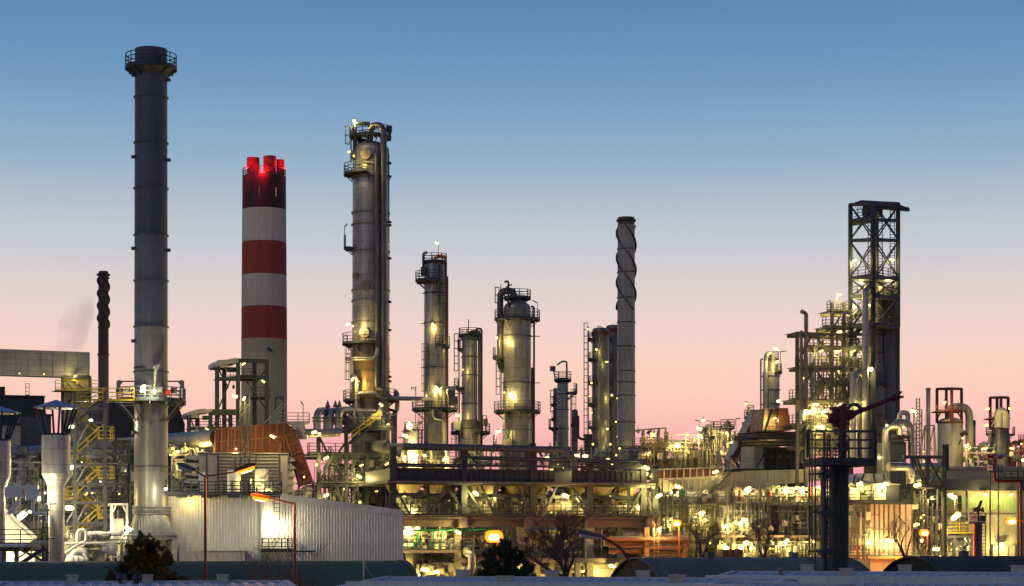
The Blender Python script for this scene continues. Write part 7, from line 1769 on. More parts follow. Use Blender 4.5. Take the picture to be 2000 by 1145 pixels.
# ------------------------------------------------------------------ lamps of the plant (each a luminaire with its own glowing lens)
ORD += ['seventeenth', 'eighteenth', 'nineteenth', 'twentieth']
XH = Vec((1, 0, 0))
def luminaire(p, kind, a, size, m):
    b = MB(); d = XH * math.cos(R(a)) + Z * math.sin(R(a)); up = Vec((-d.z, 0, d.x))
    if up.z < 0: up = -up
    if kind == 't':                                  # long floodlight under a sheet steel shade
        L, r = 0.62 * size, 0.20 * size
        b.cur = 1; b.drum(p - d * (L / 2), p + d * (L / 2), r, 10, 0.8); b.cur = 0
        q = p + up * (r * 0.95); b.bar(q - d * (L * .62), q + d * (L * .62), r * 2.5, r * 0.9, up)
        b.bar(q + d * (L * .3), q + d * (L * .95) + up * .1, .06); b.bar(q + up * .05, q + up * .05 + Vec((0, .55, .25)), .06)
    else:                                            # round well glass lamp under a cap
        r = 0.20 * size
        b.cur = 1; b.lathe((p.x, p.y), [(0.02, p.z - r)] + [(r * math.sin(t), p.z - r * math.cos(t)) for t in [math.pi * i / 8 for i in range(1, 7)]], 12); b.cur = 0
        b.lathe((p.x, p.y), [(r * 1.25, p.z + r * .72), (r * .9, p.z + r * 1.0), (r * .4, p.z + r * 1.45), (.03, p.z + r * 1.6)], 12); b.bar(p + Z * r * 1.5, p + Z * (r * 1.5 + .1) + Vec((0, .6, .1)), .06)
    return b
def shine(o, p, m, k=1.0, r=.16, d=(0, -.45, -.25)):
    c, w = GIVES[m]; l = bpy.data.lights.new('lamp_light', 'POINT'); l.color = c; l.energy = w * k; l.shadow_soft_size = r
    lo = bpy.data.objects.new('lamp_light', l); col.objects.link(lo); lo.parent = o
    root = o
    while root.parent is not None: root = root.parent
    lo.location = Vec(p) + Vec(d) - Vec(root.location)
def lamps(where, key, items, noun='lamp', group=None, cat='lamp', k=1.0):
    """items (px, py, plane or distance, kind, angle, size, material[, pole foot row]); the label counts along key ('x' from the left, 'y' from the top)"""
    order = sorted(range(len(items)), key=lambda i: items[i][0 if key == 'x' else 1])
    for n_, i in enumerate(order):
        it = items[i]; px, py, pl = it[:3]; kind, a, size, mm = it[3], it[4], it[5], it[6]
        p = pl(px, py) if callable(pl) else W(px, py, pl)
        b = luminaire(p, kind, a, size * (0.52 if kind == 't' else 0.58), mm)
        if len(it) > 7:
            f = pl(px + (6 if it[7] >= 0 else -6), abs(it[7])) if callable(pl) else W(px + (6 if it[7] >= 0 else -6), abs(it[7]), pl)
            tp = Vec((f.x, f.y, p.z + .25)); b.bar(f, tp, .09); b.bar(tp, p + Z * .2, .07)
        pos = '' if len(items) == 1 else (', %s from the %s' % (ORD[n_], 'left' if key == 'x' else 'top'))
        o = one(b, 'floodlight' if kind == 't' else 'well_glass_lamp', [M['steel_grey'], M[mm]], p, ('%s %s%s' % (noun, where, pos)), cat, group or ('lamps ' + where))
        shine(o, p, mm, k * size * (1.0 if kind == 't' else .8))
def off(F, d): return lambda px, py: F(px, py, d)
H, Lo, Md = 'lamp_hi', 'lamp_lo', 'lamp'
lamps('on the open stair tower', 'y', [(138, 834, 171, 't', 8, 1.2, 'lamp_white'), (177, 822, 186, 'b', 0, 1.7, 'lamp_white'), (139, 913, 171, 'b', 0, 1.8, 'lamp_white'), (136, 993, 171, 't', 0, 1.5, 'lamp_white'), (167, 964, 186, 'b', 0, 1.5, Md), (180, 963, 188, 'b', 0, .8, Lo), (143, 966, 186, 'b', 0, .8, Lo), (233, 965, 190, 'b', 0, .7, Lo)], 'warm white lamp', k=1.3)
lamps('beside the hooded vents', 'x', [(26, 966, 166, 'b', 0, .6, Lo), (32, 973, 165, 'b', 0, 1.5, Md), (72, 952, 168, 'b', 0, 1.5, Md), (75, 974, 166, 'b', 0, 1.7, 'lamp_white'), (88, 963, 163.2, 'b', 0, .7, 'lamp_white'), (44, 1008, 166, 't', 38, 1.7, 'lamp_white'), (60, 1000, 188, 't', 0, 1.0, 'lamp_white'), (25, 1085, 172, 't', 0, 1.0, 'lamp_white'), (80, 1090, 172, 't', 0, .8, Md)], 'white yard lamp', k=1.8)
lamps('under the panelled gallery', 'x', [(38, 729.5, 226, 'b', 0, .7, Lo), (86, 731, 228, 'b', 0, .7, Lo), (147, 735, 230.5, 't', 20, .8, Md)], 'small lamp')
lamps('beside the peeling white tank', 'x', [(250, 1033, 174, 't', -35, 1.3, 'lamp_white')], 'dazzling slanted floodlight', k=1.6)
lamps('in the bay behind the trussed pipe bridge', 'x', [(244, 920, 207, 't', 90, .9, 'lamp_white'), (160, 905, 206, 't', 90, .8, 'lamp_white'), (196, 940, 208, 't', 0, .9, 'lamp_white')], 'white lamp')
lamps('on the service ring of the tallest stack', 'x', [(281, 755, 181.8, 'b', 0, 1.5, 'lamp_white'), (302, 763, 181.6, 'b', 0, 1.1, 'lamp_white')], 'round floodlight', k=.9)
lamps('at the right flank of the tallest stack', 'x', [(324, 955, 182, 'b', 0, 1.3, 'lamp_white')], 'star bright lamp')
lamps('between the tallest stack and the louvred house', 'x', [(337, 876, 206, 'b', 0, 1.1, Md), (348, 882, 205, 'b', 0, 1.3, H), (385, 877, 208, 'b', 0, 1.0, Md), (395, 880, 208, 'b', 0, .9, Md)], 'lamp')
lamps('on the dark hoist frames', 'x', [(404, 838, 233, 't', -40, .9, Md), (476, 711, 236, 't', 30, .9, Md), (514, 745, 236, 't', -42, 1.0, Md), (459, 774, 233, 't', -25, 1.3, H), (477, 779, 199, 't', 62, .9, H)], 'slanted floodlight', k=0.6)
lamps('against the oxide red duct', 'x', [(461, 877, 203, 'b', 0, .9, Md), (532, 853, 201.5, 't', -32, 1.1, H), (594, 932, 200, 'b', 0, .8, Md)], 'lamp')
lamps('over the level transfer pipe', 'x', [(614, 845, 212, 't', 15, 1.1, H), (624, 848, 212.5, 'b', 0, 1.3, H)], 'bright lamp')
lamps('on the walls of the white corrugated building', 'x', [(372, 973, 185.4, 't', 0, .5, Md), (545, 1021, 186.5, 't', 0, .9, 'lamp_white'), (530, 1016, 187.5, 'b', 0, 1.0, 'lamp_white')], 'wall lamp')
lamps('on its roof walkway by the white cylinders', 'x', [(491, 938, 188.2, 't', 90, .5, Md), (524, 957, 187.5, 't', 0, .7, H), (395, 952, 189.5, 't', 0, .5, H)], 'deck lamp')
lamps('in the braced frame below the tallest column', 'x', [(637, 895, off(FB, -.8), 't', 25, 1.2, H), (618, 908, off(FB, -.8), 'b', 0, 1.3, Md), (706, 909, off(FB, -.6), 't', 20, .9, Md), (701, 931, off(FB, -.8), 't', -25, 1.3, H), (756, 906, off(FB, -2.2), 't', 32, 1.1, Lo), (773, 893, off(FB, -1.5), 'b', 0, 1.2, Md), (637, 968, off(FB, -.8), 't', 24, 1.3, H), (703, 981, off(FB, -.5), 'b', 0, 1.3, Md), (672, 955, off(FB, -.4), 'b', 0, .7, Lo), (744, 791, off(FB, -1.2), 't', -42, 1.0, H), (758, 829, off(FB, -.6), 't', 0, .6, Md), (650, 915, off(FB, 7), 't', 0, .8, Md), (735, 960, off(FB, 7), 't', 0, .9, Md)], 'floodlight', k=0.5)
lamps('on the tallest process column', 'y', [(691, 236, 239, 'b', 0, 1.3, H), (682, 297, 236, 't', 20, .7, H), (691, 305, 236.4, 'b', 0, .9, Md), (680, 634, 236, 't', 15, 1.0, H), (689.5, 637, 236.8, 'b', 0, .8, H), (689, 741, 236.6, 't', 60, 1.0, H), (701, 745, 236.8, 'b', 0, .5, Md)], 'lamp')
lamps('on the slender tall column with dark riser', 'y', [(853, 475, 259, 't', -15, .9, H), (845, 634, 257.9, 't', 80, .8, H), (853, 757, 257.9, 't', -50, .9, H), (832, 770, 257.9, 'b', 0, .6, Md)], 'lamp')
lamps('on the flared narrow column', 'y', [(904, 722, 273, 'b', 0, .8, Md), (893, 812, 271, 't', 12, 1.2, H, 845), ], 'lamp')
lamps('on the stout process column', 'y', [(970, 660, 263.6, 'b', 0, 1.3, H), (987, 664, 262.6, 'b', 0, .7, Md), (995, 770, 262.0, 'b', 0, 1.6, H), (985, 767, 263, 'b', 0, .9, H), (974, 843, 262, 't', 14, 1.2, H, -868)], 'lamp')
lamps('among the pale vessels behind the table left end', 'x', [(792, 852, 255, 't', -28, 1.5, H), (800, 826, 257, 't', -40, .8, H), (801, 884, 256, 't', 0, 1.4, H), (813, 890, 255, 'b', 0, 1.8, H), (829, 890, 256, 'b', 0, 1.6, H), (868, 898, 255, 't', 30, 1.1, H)], 'dazzling lamp', k=0.7)
lamps('on the dark paired columns', 'y', [(1148, 643, 305, 'b', 0, 1.2, Md), (1165, 683, 308, 'b', 0, 1.4, Md), (1185, 707, 308, 't', 0, .9, Md), (1155, 748, 306, 'b', 0, 1.3, Md), (1195, 772, 309, 'b', 0, 1.4, Md), (1206, 778, 309, 'b', 0, 1.2, Md), (1152, 774, 306, 'b', 0, 1.2, Md), (1155, 806, 306, 'b', 0, 1.2, Md), (1203, 824, 309, 'b', 0, 1.1, Md), (1152, 841, 306, 'b', 0, 1.2, Md), (1186, 838, 308, 'b', 0, 1.5, Md), (1206, 853, 309, 'b', 0, 1.0, Md), (1158, 868, 305, 'b', 0, 1.3, Md), (1192, 868, 308, 'b', 0, 1.3, Md), (1203, 889, 306, 'b', 0, 1.4, Md), (1210, 876, 296, 'b', 0, 1.2, Md), (1242, 875, 297, 'b', 0, 1.1, Md)], 'small round lamp', k=0.4)
lamps('standing above the cooler table', 'x', [(926, 918, off(FT, 1.5), 't', 20, .9, H), (926, 911, off(FT, 1.5), 'b', 0, .7, Lo), (913, 903, off(FT, 1.5), 'b', 0, .7, Lo), (1068, 894, off(FT, 3), 't', 10, 1.0, H), (1077, 918, off(FT, 3), 't', 0, .8, Md), (1090, 907, off(FT, -.9), 'b', 0, .4, Lo), (1100, 914, off(FT, -.9), 'b', 0, .4, Lo), (1127, 890, off(FT, 12), 't', -10, 1.2, H), (1143, 891, off(FT, 12), 't', 0, 1.3, H), (1188, 897, off(FT, 6), 't', -10, .8, Md), (1196, 906, off(FT, 1), 'b', 0, 1.1, Md), (1262, 914, off(FT, -.9), 't', -32, 1.4, H), (1264, 926, off(FT, 1), 't', 80, .8, H), (1270, 931, off(FT, 1), 'b', 0, .6, Lo)], 'lamp', k=0.55)
lamps('under the air coolers of the table', 'x', [(790, 968, off(FT, 1), 'b', 0, 1.0, Md), (810, 996, off(FT, 2), 'b', 0, .9, Md), (929, 964, off(FT, -.8), 't', -32, 1.4, H), (965, 970, off(FT, 1.2), 'b', 0, .9, Md), (1077, 1001, off(FT, .5), 'b', 0, .7, Lo), (1104, 969, off(FT, -.8), 't', -25, 1.5, H), (1126, 974, off(FT, .6), 'b', 0, .8, Md), (1247, 991, off(FT, 1), 't', 0, 1.2, H), (1257, 949, off(FT, -.7), 'b', 0, 1.1, Md), (1276, 952, off(FT, -.9), 'b', 0, 1.4, Md), (1287, 969, off(FT, -1.2), 't', 30, 1.5, H), (860, 968, off(FT, 9), 't', 0, .9, Md), (1010, 970, off(FT, 9), 't', 0, .9, Md), (1190, 970, off(FT, 9), 't', 0, .9, Md)], 'floodlight', k=1.1)
lamps('under the main girder of the table', 'x', [(784, 1046, off(FT, -1), 'b', 0, 1.4, H), (797, 1030, off(FT, 1.2), 't', 0, 1.4, H), (815, 1032, off(FT, 1.6), 't', 0, 1.2, H), (894, 1040, off(FT, -.9), 't', -30, 1.3, H), (835, 1040, off(FT, 6), 't', 0, 1.1, Md), (950, 1040, off(FT, 7), 't', 0, .8, Lo), (1091, 1040, off(FT, 1), 'b', 0, .9, Md), (1200, 1040, off(FT, 8), 't', 0, .7, Lo)], 'yard lamp')
lamps('at ground level under the table', 'x', [(830, 1113, off(FT, -.5), 't', -8, 1.7, H), (852, 1118, off(FT, -.5), 't', 8, 1.4, H), (925, 1105, off(FT, 1.4), 't', 0, .9, Md), (1010, 1108, off(FT, 1.4), 't', 0, .9, Md), (1075, 1117, off(FT, -.5), 'b', 0, .9, Md), (1152, 1110, off(FT, 3.6), 't', 20, 1.4, H), (1195, 1106, off(FT, -.8), 't', -15, 1.4, H)], 'ground lamp')
lamps('right of the straked stack', 'x', [(1275, 849, off(FA, -.6), 't', -28, 1.6, Md), (1268, 883, off(FA, -.6), 'b', 0, 1.6, Md), (1324, 869, off(FA, -.6), 't', -28, 1.7, H), (1305, 873, off(FA, .4), 't', 0, 1.2, Md), (1345, 884, off(FA, -.5), 'b', 0, .9, Lo)], 'far lamp', k=0.6)
lamps('on the small far vessels', 'x', [(1374, 821, 283, 'b', 0, 2.0, H), (1365, 838, 283, 't', -28, 1.6, H), (1367, 853, 283, 't', -28, 1.7, H), (1412, 846, 282, 'b', 0, 1.2, Md), (1419, 845, 281, 'b', 0, 1.2, Md), (1431, 847, 283, 'b', 0, .9, Md), (1429, 864, 281, 'b', 0, 1.4, Md), (1409, 882, 281, 'b', 0, 1.3, Md), (1437, 877, 268, 't', 33, 1.6, H), (1457, 789, 288, 'b', 0, 1.5, Md, 815), (1473, 808, 287, 'b', 0, 1.5, Md)], 'far lamp', k=0.6)
lamps('by the looped top column and dark heater', 'y', [(1515, 682, 318, 't', -20, 1.5, H), (1517, 708, 317, 't', 35, 1.3, H), (1497, 707, 317, 'b', 0, 1.0, Md), (1521, 784, 300, 't', 5, 1.4, H), (1530, 787, 300, 'b', 0, 1.4, Md), (1513, 817, off(FHt, -.2), 't', 10, .9, H)], 'lamp')
lamps('along the oxide red ducts and slanting stair', 'x', [(1324, 951, off(FU, -1.2), 't', -30, 1.6, H), (1379, 958, off(FU, -2), 't', 0, .9, Md), (1397, 922, off(FU, -2.6), 't', 20, 1.4, H), (1430, 958, off(FU, -1), 't', 0, 1.6, H)], 'bright floodlight', k=0.5)
lamps('along the lit furnace balcony', 'x', [(1460, 955, off(FV, -.2), 't', 30, 1.6, H), (1470, 972, off(FV, 2.8), 't', 90, .7, Md), (1444, 962, off(FV, 2), 't', 0, .7, Md), (1495, 957, off(FV, 1.8), 't', 0, .8, Md), (1533, 954, off(FV, -.1), 't', 0, 1.5, H), (1556, 954, off(FV, .1), 't', -5, 1.2, H), (1568, 957, off(FV, .4), 't', 90, 1.6, H), (1598, 952, off(FV, -.3), 't', 0, 1.1, H), (1614, 960, off(FV, 1.5), 't', 90, .9, Md), (1650, 962, off(FV, 1.5), 't', 0, .9, Md)], 'floodlight', k=0.85)
lamps('in the yard below the furnace balcony', 'x', [(1310, 1014, off(FY2, -.6), 't', 55, .9, Md), (1371, 1001, off(FY2, -.8), 't', -10, 1.2, H), (1378, 1015, off(FY2, -1), 't', -42, .9, Md), (1422, 1025, off(FV, -.9), 't', 22, 1.2, H), (1455, 1016, off(FV, -.9), 't', -38, 1.2, H, -1045), (1288, 1033, off(FY, -.8), 't', 50, 1.2, H), (1387, 1061, off(FV, -.5), 'b', 0, .8, Md), (1411, 1059, off(FV, -.5), 'b', 0, .6, Lo), (1416, 1066, off(FV, -.3), 't', -65, 1.0, H), (1457, 1060, off(FV, -.8), 't', 15, 1.3, H), (1468, 1067, off(FV, 1), 't', 90, 1.4, H), (1536, 1057, off(FV, -.8), 't', 32, 1.3, H), (1587, 1057, off(FV, -.8), 't', -45, 1.0, Md), (1608, 1068, off(FV, 1), 't', 90, 1.0, Md), (1500, 1066, off(FV, 2), 't', 0, .9, Md), (1345, 1062, off(FY2, 2), 't', 0, .8, Lo)], 'yard floodlight')
lamps('high on the tall dark tower', 'x', [(1669, 509, off(FC, -.6), 't', 28, 1.0, H), (1742, 508, off(FC, -.6), 't', -28, 1.0, H), (1681, 551, off(FC, .8), 't', 0, 1.0, H), (1733, 549, off(FC, .8), 't', 0, 1.0, H), (1678, 564, off(FC, 0), 'b', 0, 1.0, Md), (1640, 576, off(FC, -.4), 't', 20, .9, H, -606), (1669, 599, off(FC, .8), 't', 0, 1.3, H), (1699, 597, off(FC, -2), 't', -20, .9, H)], 'tower lamp')
lamps('on the decks of the stepped frame', 'y', [(1640, 611, off(FC, 1), 't', 0, 1.5, H), (1641, 650, off(FC, 1), 't', 0, 1.5, H), (1604, 686, off(FC, -.4), 't', 22, 1.0, Md), (1642, 682, off(FC, 1), 't', 0, 1.4, H), (1667, 686, off(FC, -.2), 't', 30, .9, Md), (1643, 719, off(FC, 1), 't', 0, 1.5, H), (1571, 739, off(FC, -.5), 'b', 0, 1.3, Md), (1701, 721, off(FC, -4.2), 'b', 0, 2.2, H), (1592, 786, off(FC, .6), 't', 0, 1.6, H), (1642, 784, off(FC, .6), 't', 0, 1.6, H), (1583, 803, off(FC, -.2), 't', 20, 1.1, H), (1610, 804, off(FC, -.2), 't', 20, 1.3, H), (1604, 833, off(FC, -.3), 't', 0, 1.4, H), (1666, 803, off(FC, -5), 'b', 0, .9, Md), (1685, 786, off(FC, -5.2), 'b', 0, 1.0, Md), (1597, 876, off(FC, -.5), 'b', 0, 1.0, Md), (1597, 912, off(FC, -.5), 'b', 0, .9, Md), (1640, 850, off(FC, 1), 't', 0, 1.0, H)], 'deck lamp', k=0.75)
lamps('around loop pipes and heater deck', 'x', [(1732, 831, 219, 'b', 0, 1.1, H), (1764, 834, 221, 'b', 0, 1.0, Md), (1783, 803, 250, 't', -10, 1.3, H, 960), (1679, 946, off(FV2, -1), 't', 20, 1.4, H), (1731, 945.5, off(FV2, -1.9), 't', -18, 1.2, H), (1792, 948, off(FV2, -1), 't', 12, 1.6, H), (1690, 952, off(FV2, 1.6), 't', 0, 1.0, Md), (1715, 890, 226, 't', 90, .9, H)], 'bright lamp')
lamps('by the pink heater and lattice tower', 'y', [(1804, 1006, 209, 'b', 0, .8, Md), (1799, 1011, 209, 'b', 0, .9, Md), (1790, 1025, 208, 't', 15, 1.3, H), (1801, 1056, 208, 'b', 0, 1.7, H), (1828, 1073, 210, 't', 0, 1.5, H), (1837, 1088, 207, 'b', 0, 1.2, H), (1733, 1055, off(FV2, -1.2), 'b', 0, 1.8, H), (1743, 1056, off(FV2, -1.2), 'b', 0, 1.3, H), (1697, 1056, off(FV2, -.5), 't', 50, .9, Md), (1820, 971, 214, 't', 20, .7, Md)], 'lamp')
lamps('before the cream hall', 'x', [(1859, 970, 224, 't', -32, 2.0, H, 1000), (1867, 1009, 219, 't', 36, 2.4, H), (1957, 1063, off(FBd, -.7), 't', 0, 1.2, H), (1862, 1062, 224, 't', 0, 1.2, H), (1925, 966, off(FBd, -1.6), 't', 0, 1.0, H), (1975, 966, off(FBd, -1.6), 't', 0, .8, H)], 'floodlight')
lamps('among the far domed vessels', 'x', [(1845, 786, 386, 'b', 0, 2.6, Md), (1929, 799, 384, 't', 5, 1.6, Md), (1972, 798, 384, 'b', 0, 2.0, Md), (1926, 831, 384, 't', 5, 1.7, Md), (1880, 856, 384, 'b', 0, 1.6, Md), (1887, 870, 384, 't', 30, 1.5, Md), (1976, 876, 382, 't', -10, 1.6, Md), (1926, 876, 380, 't', 20, 1.4, Md), (1920, 877, 380, 't', 20, 1.4, Md), (1998, 899, 370, 'b', 0, 2.6, H), (1804, 882, 384, 'b', 0, 1.4, Lo), (1805, 901, 384, 'b', 0, 1.5, Lo), (1995, 867, 384, 'b', 0, 1.4, Md)], 'far lamp')
for i, (px, py, dy) in enumerate(((482.5, 327, -4.6), (508, 336, -5.2), (515, 336, -5.2), (555, 328, -1.6))):
    q = W(px, py, 500 + dy); b = luminaire(q, 'b', 0, 1.5, 'beacon')
    o = one(b, 'aircraft_beacon', [M['steel'], M['beacon']], q, 'red aircraft beacon on top of the striped chimney, %s from the left' % ORD[i], 'beacon', 'beacons of the striped chimney')
    shine(o, q, 'beacon', 1.0, .2, (-.5 if i == 0 else .1, -.6, .3))
q = FT(1196, 1121, -.8); one(luminaire(q, 'b', 0, .5, 'beacon'), 'signal_lamp', [M['steel'], M['beacon']], q, 'tiny red signal lamp low beside the open vault end', 'signal lamp')

# ------------------------------------------------------------------ street lamps
def head(root, p, d, L, w, lit, m):
    """flat street lamp head: housing along d with a bowl below"""
    up = Vec((0, 1, 0)).cross(d).normalized()
    if up.z < 0: up = -up
    b = MB(); b.prism([p - d * (L * .5) - up * .02, p - d * (L * .5) + up * w * .35, p + d * (L * .2) + up * w * .55, p + d * (L * .5) + up * w * .3, p + d * (L * .5) - up * .02], Vec((0, w, 0))); b.v = [v - Vec((0, w / 2, 0)) for v in b.v]
    o = b.build('lamp_head', M['bluewall' if not lit else 'postred'], root)
    g_ = MB(); g_.drum(p - d * (L * .34) - up * w * .18, p + d * (L * .34) - up * w * .18, w * .34, 14, .5); g_.build('lamp_bowl', M['lens_glass'] if not lit else M[m], o)
    if lit:
        cb = MB(); cb.drum(p - d * (L * .22) - up * w * .42, p + d * (L * .22) - up * w * .42, w * .16, 10, .8); cb.build('arc_tube', M['sodium_core'], o); shine(o, p, m, 1.0, .2, (0, .25, -.7))
def street_lamp(label, foot, top, arms, Y, m='sodium', r=.075, pm='postred'):
    f = base(foot, Y); t = thing('street_lamp', f, label, 'street lamp', 'street lamps')
    tp = W(foot, top, Y); MB().tube([f, (f + tp) / 2, tp + Z * .05], [r * 1.35, r * 1.15, r * .9], 12).build('pole', M[pm], t)
    for (hx, hy, ex, ey, lit, w) in arms:
        a, e = W(hx, hy, Y), W(ex, ey, Y); MB().tube([tp, e], r * .6, 8).build('arm', M[pm], t)
        d = (a - e).normalized(); L = (a - e).length * 2; head(t, a, d, L, w, lit, m)
    return t
street_lamp('brown twin armed street lamp, its right arm lit orange and left arm dark', 401, 931, [(364, 914, 383, 921, False, .36), (480, 915, 459, 922, True, .36)], 104)
street_lamp('brown street lamp with one orange lit arm pointing left, before the white corrugated building', 575.5, 984, [(509, 971, 528, 974, True, .36)], 106)
t = thing('street_lamp', base(1238, 92), 'tall curved street lamp with unlit head, leaning left over the bare tree', 'street lamp', 'street lamps')
q = lambda px, py: W(px, py, 92); P = [q(1238, 1500), q(1238, 1150), q(1237, 1110), q(1230, 1085), q(1218, 1068), q(1200, 1055), q(1176, 1050)]; P[0].z = 0
MB().tube([P[0], P[1]] + [P[1 + 0] * (1 - f) ** 4 + P[2] * 4 * f * (1 - f) ** 3 + P[3] * 6 * f * f * (1 - f) ** 2 + P[4] * 4 * f ** 3 * (1 - f) + P[6] * f ** 4 for f in [i / 12 for i in range(1, 13)]], .062, 10).build('pole', M['postred'], t)
head(t, q(1152, 1045.5), (q(1127, 1041) - q(1176, 1050)).normalized(), 1.15, .34, False, None)
def small_street_lamp(label, px, py, Y, polex, foot, m, size=1.0, k=1.0):
    t = thing('street_lamp', base(polex, Y), label, 'street lamp', 'street lamps')
    p = W(px, py, Y); f = base(polex, Y); tp = W(polex, py + 10, Y); e = p + Z * .12
    MB().tube([f, tp, W(polex + (px - polex) * .25, py - 1, Y), e], .07, 8, .5).build('pole', M['postred'], t)
    d = XH if px < polex else -XH; b = MB(); b.prism([p - XH * .4 * size + Z * .1, p - XH * .3 * size + Z * .22, p + XH * .3 * size + Z * .22, p + XH * .4 * size + Z * .1], Vec((0, .3, 0))); b.v = [v - Vec((0, .15, 0)) for v in b.v]
    o = b.build('lamp_head', M['postred'], t); MB().drum(p - XH * .14 * size, p + XH * .14 * size, .24 * size, 14, .9).build('lamp_bowl', M[m], o); cb = MB(); cb.drum(p - XH * .09 * size - Vec((0, .2 * size, .06)), p + XH * .09 * size - Vec((0, .2 * size, .06)), .12 * size, 10, .9); cb.build('arc_tube', M['sodium_core'], o); shine(o, p, m, k, .25, (0, -1.1, -.5))
small_street_lamp('brightest orange street lamp, blazing above the dark pine in the centre', 965, 1048, 150, 972, 0, 'sodium_hi', 1.9, .16)
small_street_lamp('orange lit street lamp with hooked pole, above the orange pipe bridge', 1321, 1022, 205, 1326, 0, 'sodium_hi', 1.4, 1.3)
small_street_lamp('orange lit street lamp between the pink heater and the lattice tower', 1805, 1041, 202, 1812, 0, 'sodium_hi', 1.4, .4)
small_street_lamp('orange lit street lamp with long curved arm before the cream hall', 1975, 1018, 170, 2006, 0, 'sodium_hi', 1.3, .25)
small_street_lamp('orange lamp behind the street, throwing sodium light on the foot of the pink heater', 1758, 1092, 206, 1764, 0, 'sodium_hi', 1.2, .8)
# ------------------------------------------------------------------ trees
def pine(label, px, Y, top, lobes, seed, tufts=1500):
    """lobes: (px, py, radius px) needle masses; trunk and limbs run to them"""
    rn = random.Random(seed); f = base(px, Y); t = thing('pine_tree', f, label, 'pine tree', 'dark pines'); s = S(Y)
    tp = W(px, top, Y); tr = MB(); tr.tube([f, f + (tp - f) * .4 + Vec((.1, 0, 0)), f + (tp - f) * .75 - Vec((.06, 0, 0)), tp], [.17, .14, .09, .02], 9)
    cr = MB(); tot = sum(l[2] ** 2 for l in lobes)
    for lx, ly, lr in lobes:
        c = W(lx, ly, Y) + Vec((0, rn.uniform(-.9, .9), 0)); c2 = f + (tp - f) * max(.2, min(.95, (c.z - .5) / tp.z)); tr.tube([c2, (c + c2) / 2 - Z * .08, c], [.05, .035, .012], 6)
        tips = []
        for k in range(max(3, int(lr * .45))):            # shoots standing out of the limb, each a bottle brush of needles
            v = Vec((rn.gauss(0, 1), rn.gauss(0, 1), rn.gauss(0, .8))).normalized(); b0 = c + v * (lr * s * rn.uniform(.1, .5)); d0 = (v * .8 + Z * rn.uniform(.5, 1.3)).normalized(); L0 = lr * s * rn.uniform(.55, .95) + .1
            tips.append((b0, d0, L0)); tr.tube([b0, b0 + d0 * L0], [.014, .006], 4, caps=False)
        for k in range(int(tufts * lr * lr / tot)):
            b0, d0, L0 = rn.choice(tips); f_ = rn.uniform(.05, 1.0); p = b0 + d0 * (L0 * f_) + Vec((rn.gauss(0, .05), rn.gauss(0, .05), rn.gauss(0, .05)))
            for j in range(18):
                d = (d0 * .55 + Vec((rn.gauss(0, .75), rn.gauss(0, .75), rn.gauss(0, .6)))).normalized(); L = rn.uniform(.09, .2); w = d.cross(Vec((rn.gauss(0, 1), rn.gauss(0, 1), rn.gauss(0, 1)))).normalized() * .013
                st = len(cr.v); cr.v += [p - w, p + w, p + d * L]; cr.face([st, st + 1, st + 2])
    tr.build('trunk', M['bark'], t); cr.build('crown', M['needles'], t)
pine('tall dark pine before the left green vault, beside the foot of the tallest stack', 285, 112, 1046,
     [(285, 1052, 9), (281, 1066, 15), (298, 1070, 13), (268, 1078, 16), (290, 1084, 20), (312, 1072, 10), (260, 1094, 18), (285, 1102, 24), (310, 1095, 16), (325, 1090, 11), (252, 1108, 16), (275, 1120, 26), (305, 1115, 22), (330, 1104, 11), (240, 1118, 14), (228, 1130, 14), (260, 1136, 26), (295, 1138, 28), (325, 1128, 18), (340, 1136, 16), (355, 1140, 12), (220, 1140, 10), (290, 1160, 40), (250, 1165, 30), (330, 1160, 26)], 3, 8000)
pine('broad dark pine in the centre foreground under the brightest orange lamp', 985, 108, 1064,
     [(984, 1070, 10), (970, 1080, 15), (998, 1082, 15), (956, 1092, 14), (985, 1094, 20), (1012, 1092, 12), (950, 1104, 12), (968, 1108, 18), (1000, 1108, 20), (1028, 1106, 10), (1032, 1118, 12), (1012, 1124, 18), (985, 1126, 24), (955, 1122, 16), (938, 1136, 16), (925, 1142, 12), (965, 1140, 24), (1000, 1142, 26), (1030, 1136, 16), (1050, 1136, 12), (1055, 1146, 10), (985, 1165, 44), (940, 1165, 24), (1030, 1165, 28)], 4, 8000)
